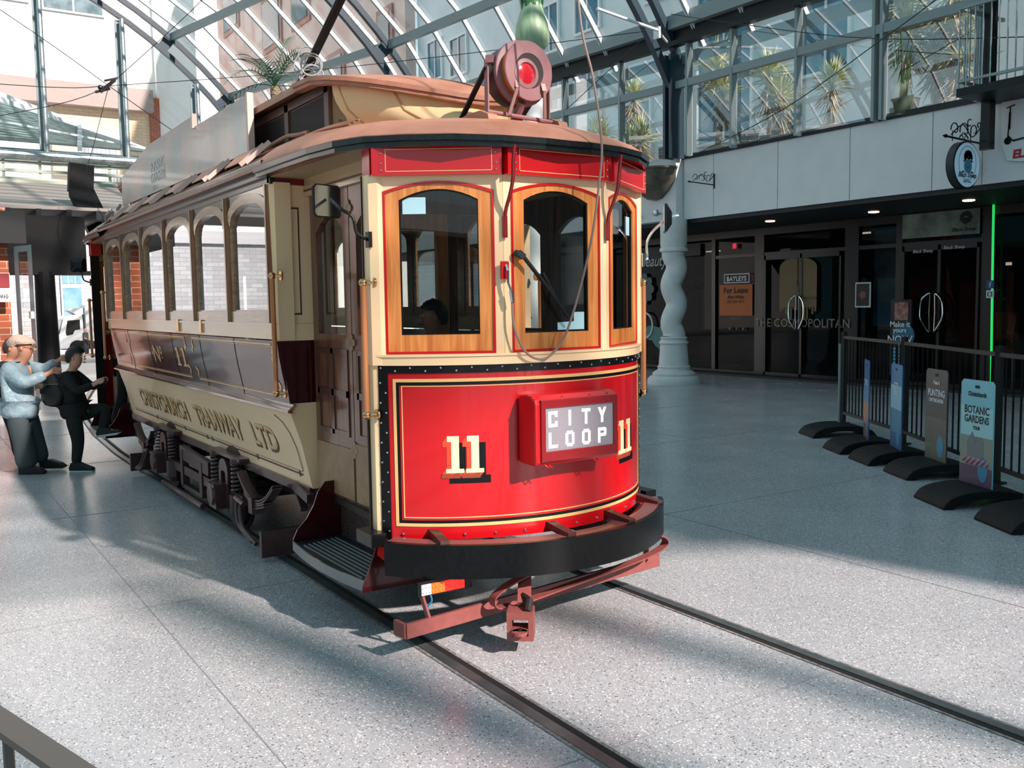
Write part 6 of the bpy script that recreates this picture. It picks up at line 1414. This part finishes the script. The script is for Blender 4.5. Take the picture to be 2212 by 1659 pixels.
b = MB()
for k in range(11): a = 2*PI*k/11; b.lathe([(.001, .004), (.045, .004)], f(.075*math.cos(a)+.01, .12+.06*math.sin(a), .0), (1, 0, 0), 10, 0)
b.lathe([(.001, .004), (.09, .004)], f(.01, .12), (1, 0, 0), 12, 0)
for k in range(6): u = -.05+.025*k; b.face([f(u-.01, .16, .0025), f(u+.018, .16, .0025), f(u+.005+.02*(k-2.5)*.4, .245-.008*abs(k-3), .0025)])
for s_ in (-1, 1): b.face([f(s_*.08+.01, .07, .003), f(s_*.14+.01, .055, .003), f(s_*.10+.01, .035, .003)]); b.face([f(s_*.10, -.09, .002), f(s_*.16, -.11, .002), f(s_*.15, -.13, .002), f(s_*.07, -.11, .002)])
b.lathe([(.001, .009), (.105, .009)], f(.0, -.02), (1, 0, 0), 22, 1)
for s_ in (-1, 1): b.face([f(s_*.02+.01, .08, .012), f(s_*.065+.01, .095, .012), f(s_*.055+.01, .065, .012)], 2); b.lathe([(.001, .012), (.012, .012)], f(s_*.022, -.04), (1, 0, 0), 6, 0)
b.build('emblem', [M['joint'], mat('teal_muzzle', '#3E8FA4', .5), M['white']], t)
for tx, z, sz, m_, sh in (('Black Sheep', -.185, .105, M['joint'], .25), ('RENTALS', -.265, .05, mat('teal_muzzle', '#3E8FA4', .5), 0)):
    mb = MB(); put_text(mb, text2d(tx, sz, .003, sh, .95, 'CENTER'), f, .002, 0, (0, z)); mb.build('lettering', m_, t)
b = MB()
for s_ in (-1, 1):
    P = []
    for i in range(14): a = PI*1.6*i/13; r = .055*(1-.5*i/13); P.append(f(s_*(.06+r*math.cos(a)), .41+r*math.sin(a), -.07))
    b.tube(P, .007, 6); b.tube([f(s_*.115, .41, -.07), f(s_*.02, .50, -.07)], .007, 6)
b.build('crest', M['black'], t)
for s_ in (-.30, .18):
    b = MB()
    for k in range(7): b.tube([f(s_+.006*math.cos(q), .36+.022*k+.014*math.sin(q), -.07+(.006*math.sin(q) if k % 2 else 0)) for q in [2*PI*i/8 for i in range(8)]], .004, 5, closed=True)
    b.build('chain', M['black'], t)
# scooter banner
t = thing('scooter_banner', 'white banner with a black scooter picture and red letters at the right edge', 'banner', (-3.0, 11.27, 3.8))
b = MB(); b.prism([(-3.62, 4.82), (-3.60, 4.1), (-3.50, 3.84), (-3.3, 3.80), (-2.2, 3.80), (-2.2, 4.82)], 11.27, 11.285, lambda u, v, w: (u, w, v)); b.build('sheet', M['whiteprint'], t)
b = MB(); g_ = lambda u, v: (u, 11.262, v)
for (c, r) in (((-3.50, 4.13), .055), ((-2.9, 4.13), .055)): b.lathe([(r*.55, 0), (r, 0), (r, .004), (r*.55, .004)], (c[0], 11.265, c[1]), (0, -1, 0), 18)
for (a, c, w) in (((-3.47, 4.62), (-3.50, 4.16), .02), ((-3.53, 4.62), (-3.40, 4.65), .018), ((-3.49, 4.20), (-3.42, 4.12), .02), ((-3.42, 4.12), (-2.95, 4.17), .03), ((-3.48, 4.30), (-3.475, 4.55), .032)):
    d = Vector((c[0]-a[0], 0, c[1]-a[1])).normalized(); n_ = Vector((-d.z, 0, d.x))*w/2; A, C_ = Vector(g_(*a)), Vector(g_(*c)); b.face([A+n_, A-n_, C_-n_, C_+n_])
b.build('scooter_picture', M['black'], t)
mb = MB(); put_text(mb, text2d('ELECTRIC', .17, .008, .12), lambda u, v, w=0.0: (-3.42+u, 11.262, 3.86+v)); mb.build('lettering', mat('red_print', '#B8202C', .5), t)
# balcony at the top right
t = thing('balcony', 'grey steel balcony with vertical bars above the scooter banner', 'balcony', (-2.5, 10.8, 4.8))
b = MB(); b.b2(-3.75, 1.0, 10.3, 11.6, 4.72, 4.84); b.build('slab', M['darksteel'], t)
b = MB(); b.bar((-3.75, 10.35, 6.0), (1.0, 10.35, 6.0), .05, .05); b.bar((-3.75, 10.35, 4.95), (1.0, 10.35, 4.95), .04, .04); b.bar((-3.75, 10.35, 6.0), (-3.75, 11.5, 6.0), .05, .05); b.bar((-3.75, 10.35, 4.95), (-3.75, 11.5, 4.95), .04, .04); b.build('rail', M['greysteel'], t)
for i in range(30): b = MB(); x = -3.75+.12*i; b.b2(x-.008, x+.008, 10.342, 10.358, 4.84, 6.0); b.build('baluster', M['steel'], t)
for i in range(1, 9): b = MB(); b.b2(-3.758, -3.742, 10.35+.13*i, 10.366+.13*i, 4.84, 6.0); b.build('baluster', M['steel'], t)
b = MB(); b.b2(-3.72, -3.58, 10.9, 11.05, 4.0, 7.2); b.build('post', M['black'], t)
b = MB(); b.b2(-3.5, 3.0, 11.7, 11.75, 4.85, 7.2); b.build('screen', mat('mossy_screen', '#4C544E', .8, noise=(4, '#7B837C', .8)), t)
# ------------------------------------------------------------------ yuccas and planters behind the glass
yl_ = mat('yucca_leaf', '#A9B074', .5, noise=(6, '#E6E6B4', .8)); ytr = mat('yucca_trunk', '#8E7C66', .8); ydry = mat('yucca_dry_leaf', '#B59F78', .7, noise=(6, '#8A7452', .8))
def yucca(x, y, z0, h, r, label, seed, heads=1):
    t = thing('yucca_plant', label, 'plant', (x, y, z0), 'yuccas behind the upper glazing')
    rn = random.Random(seed)
    b = MB(); b.lathe([(.13, 0), (.16, .02), (.19, .26), (.20, .30), (.17, .30), (.16, .26), (.001, .26)], (x, y, z0), n=18); b.build('pot', mat('pale_pot', '#B9B4A8', .6), t, smooth=True)
    for k in range(heads):
        hx, hy, hh = x+(rn.uniform(-.3, .3) if k else 0), y+(rn.uniform(-.2, .2) if k else 0), h*(1-.28*k)
        b = MB(); b.tube(sm([(x, y, z0+.2), (x+(hx-x)*.5+.04, y+(hy-y)*.5, z0+hh*.5), (hx, hy, z0+hh)], 5), [.055-.002*i for i in range(11)], 8); b.build('trunk', ytr, t)
        for nm, mt, cnt, e0, e1, zz in (('foliage', yl_, 150, -.35, 1.45, 0), ('dry_foliage', ydry, 70, -1.35, -.35, -.06)):
            b = MB()
            for i in range(cnt):
                a = rn.uniform(0, 2*PI); e = e0+(e1-e0)*rn.random()**.8; L = r*rn.uniform(.75, 1.05); d = Vector((math.cos(a)*math.cos(e), math.sin(a)*math.cos(e), math.sin(e)))
                s_ = d.cross(Vector((0, 0, 1))); s_ = s_.normalized() if s_.length > .01 else Vector((1, 0, 0)); o_ = Vector((hx, hy, z0+hh+zz+rn.uniform(-.16, .06) - (0 if nm == 'foliage' else rn.uniform(0, .35)))); w = .017*r/.5
                q = o_+d*L*.55+Vector((0, 0, .0)); tip = o_+d*L+Vector((0, 0, -.10*L if e < .6 else 0)); up = s_.cross(d)*w*.5
                b.face([o_-s_*w*.6, q-s_*w-up, tip, q+s_*w-up, o_+s_*w*.6])
            b.build(nm, mt, t)
YV = [(-14.35, 12.05, 4.82, 1.15, .60, 'lowest yucca seen just above the tram roof edge', 1, 1), (-13.5, 12.45, 4.84, 2.0, .52, 'tall yucca whose crown shows above the transom left of the dark steel post', 2, 1), (-12.75, 12.0, 4.82, .85, .62, 'low yucca against the glass beside the dark steel post', 3, 2),
      (-10.45, 12.2, 4.82, 2.05, .62, 'yucca with its crown above the transom first right of the dark steel post', 4, 2), (-9.0, 12.2, 4.82, 1.55, .62, 'yucca above the small dark planter with long hanging leaves', 5, 2), (-7.55, 12.3, 4.82, 1.15, .50, 'dim yucca behind the middle window pane', 6, 1),
      (-5.9, 12.1, 4.82, 2.15, .62, 'left yucca of the dense clump beside the balcony', 7, 2), (-5.0, 12.15, 4.82, 2.1, .68, 'right yucca of the dense clump beside the balcony', 8, 3), (-5.45, 12.4, 4.82, 1.2, .6, 'dark low yucca inside the dense clump beside the balcony', 9, 1)]
for a in YV: yucca(*a)
for x, y, lab in ((-9.05, 11.66, 'small dark planter box on the ledge below the hanging yucca leaves'), (-5.50, 11.66, 'small dark planter box on the ledge below the dense yucca clump')):
    t = thing('planter_box', lab, 'planter', (x, y, 4.90)); b = MB(); b.prism([(-.13, 4.90), (.13, 4.90), (.20, 5.15), (-.20, 5.15)], y-.1, y+.1, lambda u, v, w: (x+u, w, v)); b.build('box', mat('planter_dark', '#3A3A36', .7), t); b = MB(); b.b2(x-.22, x+.22, y-.11, y+.11, 5.15, 5.19); b.build('rim', mat('planter_rim', '#5A5850', .6), t)
b = MB(); b.box((-10.95, 11.25, 5.0), (.42, .22, .24)); b.cyl((-10.74, 11.25, 5.0), (-10.72, 11.25, 5.0), .11); o = b.build('loudspeaker', M['black'], bevel=.02); tag(o, 'black loudspeaker at the foot of the dark steel post', 'loudspeaker')
# ------------------------------------------------------------------ palm and the leek-like plant on a white post
t = thing('palm_tree', 'slender palm with arching fronds rising behind the advertising board', 'plant', (-13.2, 3.3, 0))
b = MB(); b.tube(sm([(-13.2, 3.3, 0), (-13.15, 3.3, 2), (-13.2, 3.3, 5.95)], 5), [.10]*5+[.08]*6, 12); b.build('trunk', ytr, t)
b = MB(); rn = random.Random(11); pc = Vector((-13.2, 3.3, 5.95))
for i in range(15):
    a = 2*PI*i/15+rn.uniform(-.2, .2); e = rn.uniform(.7, 1.35) if i % 3 else rn.uniform(.25, .6); L = rn.uniform(1.35, 1.75)
    d = Vector((math.cos(a), math.sin(a), 0)); P = [pc+d*L*math.cos(e)*s+Vector((0, 0, L*math.sin(e)*s-.55*L*s*s*(.5+math.cos(e)))) for s in [k/16 for k in range(17)]]
    b.tube(P, [.012*(1-k/18) for k in range(17)], 5)
    for k in range(2, 17):
        tt = (P[k]-P[k-1]).normalized(); s_ = tt.cross(Vector((0, 0, 1))).normalized(); ll = .42*math.sin(PI*min(.97, k/17+.08))
        for sg in (-1, 1):
            q = P[k]+(s_*sg*.75+tt*.7)*ll+Vector((0, 0, -.05*ll)); b.face([P[k]-tt*.014, P[k]+tt*.014, q])
b.build('fronds', mat('palm_green', '#1E4A34', .5, noise=(5, '#4E8250', .6)), t)
t = thing('bulb_plant', 'swollen green bulb-based plant on a tall white post above the headlight', 'plant', (-8.5, 6.0, 0))
b = MB(); b.lathe([(.30, 0), (.28, .1), (.19, .3), (.17, 5.6), (.20, 5.9), (.14, 5.98)], (-8.5, 6.0, 0), n=28); b.build('post', M['white'], t, smooth=True)
b = MB(); b.lathe([(.10, 5.88), (.20, 5.92), (.27, 6.02), (.285, 6.16), (.26, 6.32), (.20, 6.5), (.15, 6.68), (.13, 6.85)], (-8.5, 6.0, 0), n=28); b.build('bulb', mat('pale_green_bulb', '#8FB08A', .45, noise=(3, '#C9D8B4', .7, (4, 4, .5))), t, smooth=True)
b = MB(); rn = random.Random(12)
for i in range(46):
    a = 2*PI*i/46+rn.uniform(-.1, .1); r0 = .05+.09*rn.random(); d = Vector((math.cos(a), math.sin(a), 0)); o_ = Vector((-8.5, 6.0, 6.45+.3*rn.random()))+d*(.22-r0*.5); L = rn.uniform(.9, 1.5); lean = rn.uniform(.1, .45); s_ = Vector((-d.y, d.x, 0))*.022
    P = [o_+d*lean*L*(k/5)**1.8+Vector((0, 0, L*(k/5)*(1-.25*lean*(k/5)))) for k in range(6)]
    for k in range(5): w0, w1 = (1-k/5.2), (1-(k+1)/5.2); b.face([P[k]-s_*w0, P[k]+s_*w0, P[k+1]+s_*w1, P[k+1]-s_*w1])
b.build('leaves', mat('deep_green_leaf', '#2F7A4E', .45, noise=(8, '#7FB07A', .6)), t)
# ------------------------------------------------------------------ fence, rubber feet and poster boards
FP = [(-4.14, 8.32), (-2.44, 7.24), (-.42, 5.74), (1.6, 4.3)]
t = thing('metal_fence', 'black vertical-bar fence behind the row of poster boards', 'fence', (-1.8, 6.7, 0))
for (x, y) in FP: b = MB(); b.box((x, y, .66), (.06, .06, 1.32)); b.box((x, y, .01), (.14, .14, .02)); b.build('post', mat('fence_black', '#0C0E10', .55), t)
for (a, c) in zip(FP, FP[1:]):
    A, C_ = Vector((*a, 0)), Vector((*c, 0)); each([MB().bar(A+Vector((0, 0, z_)), C_+Vector((0, 0, z_)), .03, .04) for z_ in (1.24, .16)], 'rail', mat('fence_black', '#0C0E10', .55, spec=.2), t)
    n = 17
    for i in range(1, n): p = A.lerp(C_, i/n); b = MB(); b.b2(p.x-.007, p.x+.007, p.y-.007, p.y+.007, .16, 1.24); b.build('bar', M['black'], t)
D_ = Vector((.86, -.51, 0)).normalized(); N_ = Vector((.51, .86, 0)).normalized()
BC = [(-3.45, 7.30), (-2.42, 6.50), (-1.76, 6.11), (-1.03, 5.71), (-.07, 4.80), (.72, 4.42)]
FL = ['farthest black rubber barrier foot holding a thin pole', 'second farthest black rubber barrier foot', 'third farthest black rubber barrier foot', 'black rubber barrier foot under the dark poster board', 'black rubber barrier foot under the botanic gardens board', 'nearest black rubber barrier foot at the right edge']
PBL = ['thin grey pole standing in the farthest barrier foot', 'farthest poster board with blue top and brown foot', 'narrow poster board with pale blue sky and blue foot', 'dark poster board with white lettering', 'pale blue poster board showing a garden house and Botanic Gardens lettering', 'blue white and red poster board cut by the right edge']
BA = [149, 133, 138.6, 148.4, 155, 158]
def bd(c, u, v, w):
    a = math.radians(BA[BC.index(c)]-180); d, n = Vector((math.cos(a), math.sin(a), 0)), Vector((-math.sin(a), math.cos(a), 0)); return Vector((c[0], c[1], 0))+d*u-n*w+Vector((0, 0, v))
for i, c in enumerate(BC):
    b = MB(); n = 14; pr = [(.40*math.cos(PI-PI*k/n), .02+.135*math.sin(PI*k/n)**.8) for k in range(n+1)]; inn_ = [(.33*math.cos(PI*k/n), .0+.085*math.sin(PI*k/n)) for k in range(n+1)]
    pr = [(-.42, 0), (-.42, .02)] + pr[1:-1] + [(.42, .02), (.42, 0)]
    b.prism(pr + inn_, -.27, .27, lambda u, v, w, c=c: Vector((c[0], c[1], 0))+N_*u+D_*w+Vector((0, 0, v)))
    o = b.build('barrier_foot', M['rubber'], bevel=.008); tag(o, FL[i], 'barrier foot', 'rubber barrier feet')
    t = thing('poster_board', PBL[i], 'poster board', (c[0], c[1], .15), 'poster boards along the fence')
    wd = .225; zt = 1.07 if i else 1.1
    b = MB(); out = [(-wd, .15), (wd, .15), (wd, zt-.03), (wd-.03, zt), (-wd+.03, zt), (-wd, zt-.03)]; b.prism(out, -.005, .005, lambda u, v, w, c=c: bd(c, u, v, w))
    if i == 0:
        MB().tube([(c[0]-.05, c[1]+.1, .1), (c[0]-.05, c[1]+.1, 1.2)], .014, 8).build('pole', M['greysteel'], t); continue
    cols = {1: ('#1E5F9C', '#4C86B8', '#C08A6A', '#6E4638'), 2: ('#2F7FB4', '#8CC4DA', '#3E86A8', '#1C5E94'), 3: ('#2A2E30', '#34393A', '#454A44', '#5C6250'), 4: ('#7CC8D8', '#A4DCE4', '#8C9A8C', '#4C3A5C'), 5: ('#1C4E8C', '#D8DDE0', '#5A6E8C', '#A82838')}[i]
    b.build('board', mat('board_%d' % i, cols[0], .35), t)
    H_ = [(.15, .32, 3), (.32, .58, 2), (.58, .84, 1)]
    for (z0, z1, ci) in H_:
        b = MB(); b.prism([(-wd+.004, z0), (wd-.004, z0), (wd-.004, z1), (-wd+.004, z1)], .0055, .0065, lambda u, v, w, c=c: bd(c, u, v, w)); b.build('printed_band', mat('band_%d_%d' % (i, ci), cols[ci], .4, noise=(14, cols[2 if ci == 3 else 3] if i in (3, 5) and ci != 1 else cols[ci], .6)), t)
    f = lambda u, v, w=0.0, c=c: bd(c, u, v, .008+w)
    wh = M['whiteprint'] if i != 4 else M['joint']
    TX = {1: [('TOUR', .09, .78)], 2: [('CITY', .10, .80), ('TOUR', .06, .74)], 3: [('Tram &', .05, .92), ('PUNTING', .095, .80), ('ON THE AVON', .05, .74)], 4: [('Christchurch', .055, .93), ('BOTANIC', .092, .78), ('GARDENS', .088, .70), ('TOUR', .04, .64)], 5: [('Christchurch', .055, .90), ('GRAND', .10, .78), ('TOUR', .06, .70)]}[i]
    mb = MB()
    for tx, sz, z in TX: put_text(mb, text2d(tx, sz, .002, 0, .85, 'CENTER'), f, 0, 0, (0, z))
    mb.build('lettering', wh, t)
    b = MB(); b.prism([(.04+.065*math.cos(q)+.06, .30+.11*math.sin(q)) for q in [2*PI*k/18 for k in range(18)]], .0075, .0085, lambda u, v, w, c=c: bd(c, u, v, w)); b.build('blue_badge', mat('badge_blue', '#2A8CB4', .4), t)
    b = MB(); b.prism([(-.03, zt-.07), (.03, zt-.07), (.03, zt-.045), (-.03, zt-.045)], .0055, .0075, lambda u, v, w, c=c: bd(c, u, v, w)); b.build('grip_slot', M['joint'], t)
    if i in (4, 5):
        b = MB()
        for P in ([(-.12, .40), (.10, .40), (.10, .52), (-.12, .52)], [(-.13, .52), (-.05, .62), (.0, .52)], [(-.02, .52), (.11, .52), (.08, .58), (.0, .58)]): b.prism(P, .007, .0085, lambda u, v, w, c=c: bd(c, u, v, w))
        b.build('house_picture', mat('picture_grey', '#7E8488', .5), t)
        b = MB()
        for k in range(16): q = bd(c, -.17+.022*k, .36+.02*math.sin(k*2.1), .009); b.ball(q, .016, 6)
        b.build('flower_picture', mat('picture_pink', '#C98AA0', .6) if i == 4 else mat('red_print', '#B8202C', .5), t)
# near hand-rail in the bottom left corner
t = thing('near_railing', 'dark flat-topped handrail cutting the bottom left corner', 'railing', (2.6, -2.85, 0))
b = MB(); b.bar((1.8, -3.071, 1.0), (3.3, -2.632, 1.0), .05, .015); b.build('top_bar', mat('rail_dark', '#4A4844', .5), t)
for p in ((2.2, -2.954), (2.51, -2.863), (2.82, -2.772), (3.1, -2.69)): b = MB(); b.cyl((p[0], p[1], 0), (p[0], p[1], .99), .010, 8); b.build('upright', mat('rail_dark', '#4A4844', .5), t)
# ------------------------------------------------------------------ overhead wires
def wire(P, label, r=.008, group='overhead cables'):
    b = MB(); b.tube(sm(P, 5) if len(P) > 2 else P, r, 6); o = b.build('overhead_cable', mat('cable_dark', '#14181B', .5)); tag(o, label, 'cable', group); return o
ND = (-16, .88, 6.25)
wire([ND, (-16, -.98, 7.45), (-16, -6, 10.4)], 'cable running from the wire junction up to the top left corner')
wire([ND, (-16, -1.05, 6.07), (-16, -9, 6.0)], 'nearly level cable running left from the wire junction')
wire([ND, (-16, -.2, 5.75), (-16, -3.5, 4.8)], 'cable sloping down left from the wire junction')
wire([ND, (-16, 2.6, 8.0), (-16, 3.7, 9.3)], 'cable running steeply up right from the wire junction')
wire([ND, (-16, 4.39, 6.9), (-13.5, 7.5, 7.15), (-10.6, 10.8, 7.45)], 'long cable from the wire junction to the steel post by the shopfront')
wire([ND, (-16, 2.2, 5.4), (-16, 3.5, 4.6)], 'cable sloping down right from the wire junction behind the board')
wire([ND, (-16.3, .62, 5.2), (-16.5, .45, 4.4), (-16.6, .8, 3.6)], 'thin slack cable hanging down from the wire junction', .006)
b = MB(); b.bar((-16, .72, 6.12), (-16, 1.0, 6.38), .07, .07); b.bar((-16, .62, 6.1), (-16, .9, 6.2), .03, .05); b.bar((-16, .80, 6.34), (-16, 1.05, 6.42), .03, .04); b.ball((-16, .72, 6.2), .05, 8); o = b.build('wire_junction', M['black']); tag(o, 'black clamp where the overhead cables meet', 'wire clamp')
wire([(-13.65, 10.5, 6.3), (-10.65, 10.6, 7.46)], 'cable crossing the left glazing bay diagonally up to the steel post')
wire([(-10.17, 10.6, 7.61), (-8.28, 10.4, 6.93), (-5.11, 10.45, 5.9), (-1, 10.3, 5.0)], 'cable sloping down right from the steel post across the glazing')
wire([(-10.03, 10.9, 4.72), (-7.4, 10.7, 5.2), (-5.28, 10.55, 5.9), (-4.2, 10.5, 6.3), (-2, 10.4, 7.2)], 'cable rising right from the foot of the steel post across the glazing')
b = MB(); b.tube([(-9.9, 8.47, 7.32), (-9.9, 9.98, 7.14)], .03, 10); b.tube([(-9.9, 9.98, 7.14), (-10.4, 10.7, 7.12)], .025, 8); b.box((-9.95, 10.02, 7.10), (.16, .05, .22)); o = b.build('white_rod', M['whitealu']); tag(o, 'white rod bracket reaching out from the steel post', 'bracket')
# ------------------------------------------------------------------ truck in the street
TX, TY, TZ = -50.0, 5.4, -.60
t = thing('box_truck', 'white light box truck parked in the street beyond the portal', 'truck', (TX, TY, TZ))
tf = lambda u, v, w=0.0: (TX-w, 4.05+u, TZ+v)          # u along the truck (cab at left), w away
b = MB(); b.prism([(0, .35), (.02, .95), (.20, 1.15), (.42, 1.95), (.60, 2.12), (1.35, 2.15), (1.45, .35)], 0, 1.7, tf); b.build('cab', mat('truck_white', '#D3D8DC', .3, coat=.4), t, bevel=.04)
b = MB(); b.prism([(.50, 1.22), (.62, 1.85), (1.22, 1.88), (1.22, 1.38), (.95, 1.32), (.85, 1.12), (.55, 1.05)], -.02, .0, tf); b.build('door_window', M['shopblack'], t)
b = MB(); b.prism([(.10, 1.12), (.35, 1.90), (.38, 1.90), (.14, 1.08)], -.02, 1.6, tf); b.build('windscreen', mat('truck_glass', '#7E8C92', .1), t)
b = MB(); b.prism([(1.5, .75), (1.5, 2.65), (5.2, 2.65), (5.2, .75)], -.1, 1.8, tf); b.build('box_body', mat('truck_box', '#C2C8CC', .45), t)
b = MB(); b.prism([(.3, .3), (5.0, .3), (5.0, .7), (.3, .7)], .3, 1.4, tf); b.build('chassis', M['shopblack'], t)
for u in (1.05, 4.2): b = MB(); b.lathe([(.2, 0), (.36, 0), (.40, .03), (.40, .20), (.36, .22), (.001, .22)], tf(u, .40, .12), (1, 0, 0), 24); b.build('wheel', M['rubber'], t)
b = MB(); b.prism([(-.04, .35), (.12, .35), (.12, .6), (-.04, .6)], -.02, 1.7, tf); b.build('bumper', M['greysteel'], t)
b = MB(); b.prism([(-.02, .75), (.06, .75), (.06, .95), (-.02, .95)], .05, .3, tf); b.build('headlamp', M['whiteprint'], t)
b = MB(); b.prism([(1.1, 2.15), (1.5, 2.15), (1.5, 2.5), (.8, 2.5), (.7, 2.38)], .2, 1.6, tf); b.build('wind_deflector', mat('truck_box', '#C2C8CC', .45), t)
# things at the left edge: chairs and a leaning frame
for i, (x, y) in enumerate(((-13.6, -1.75), (-12.9, -2.3))):
    t = thing('wire_chair', 'white slatted chair at the left edge beside the brick pier, %s one' % ['rear', 'front'][i], 'chair', (x, y, 0))
    for dx, dy in ((-.2, -.2), (.2, -.2), (-.2, .2), (.2, .2)): b = MB(); b.tube([(x+dx, y+dy, 0), (x+dx*.9, y+dy*.9, .45)], .014, 6); b.build('leg', M['white'], t)
    b = MB(); b.box((x, y, .46), (.42, .42, .03)); b.build('seat', M['white'], t)
    b = MB(); b.ring([(-.21, .48), (.21, .48), (.23, 1.12), (-.23, 1.12)], [(-.18, .52), (.18, .52), (.20, 1.08), (-.20, 1.08)], -.015, .015, lambda u, v, w: (x+w+(v-.48)*.12, y+u, v))
    for k in range(6): u = -.15+.06*k; b.bar((x+.01, y+u, .5), (x+.08, y+u*1.05, 1.1), .012)
    b.build('backrest', M['white'], t)
t = thing('glazed_door_leaf', 'tall grey framed door leaf standing open beside the brick pier', 'door', (-13.6, -1.08, 0))
b = MB(); b.ring([(-.12, .1), (.10, .1), (.10, 2.9), (-.12, 2.9)], [(-.07, .2), (.05, .2), (.05, 2.8), (-.07, 2.8)], -.03, .03, lambda u, v, w: (-13.6+u*3+w, -1.08+u*.9, v)); b.build('frame', M['greysteel'], t)
b = MB(); b.face([(-13.6+u*3, -1.08+u*.9, v) for u, v in ((-.07, .2), (.05, .2), (.05, 2.8), (-.07, 2.8))]); b.build('pane', M['glass'], t)
b = MB(); b.box((-13.45, -1.02, 1.72), (.3, .06, .12)); b.build('lock_rail', M['white'], t)
for w_ in list(bpy.data.worlds):
    if w_ is not world: bpy.data.worlds.remove(w_)
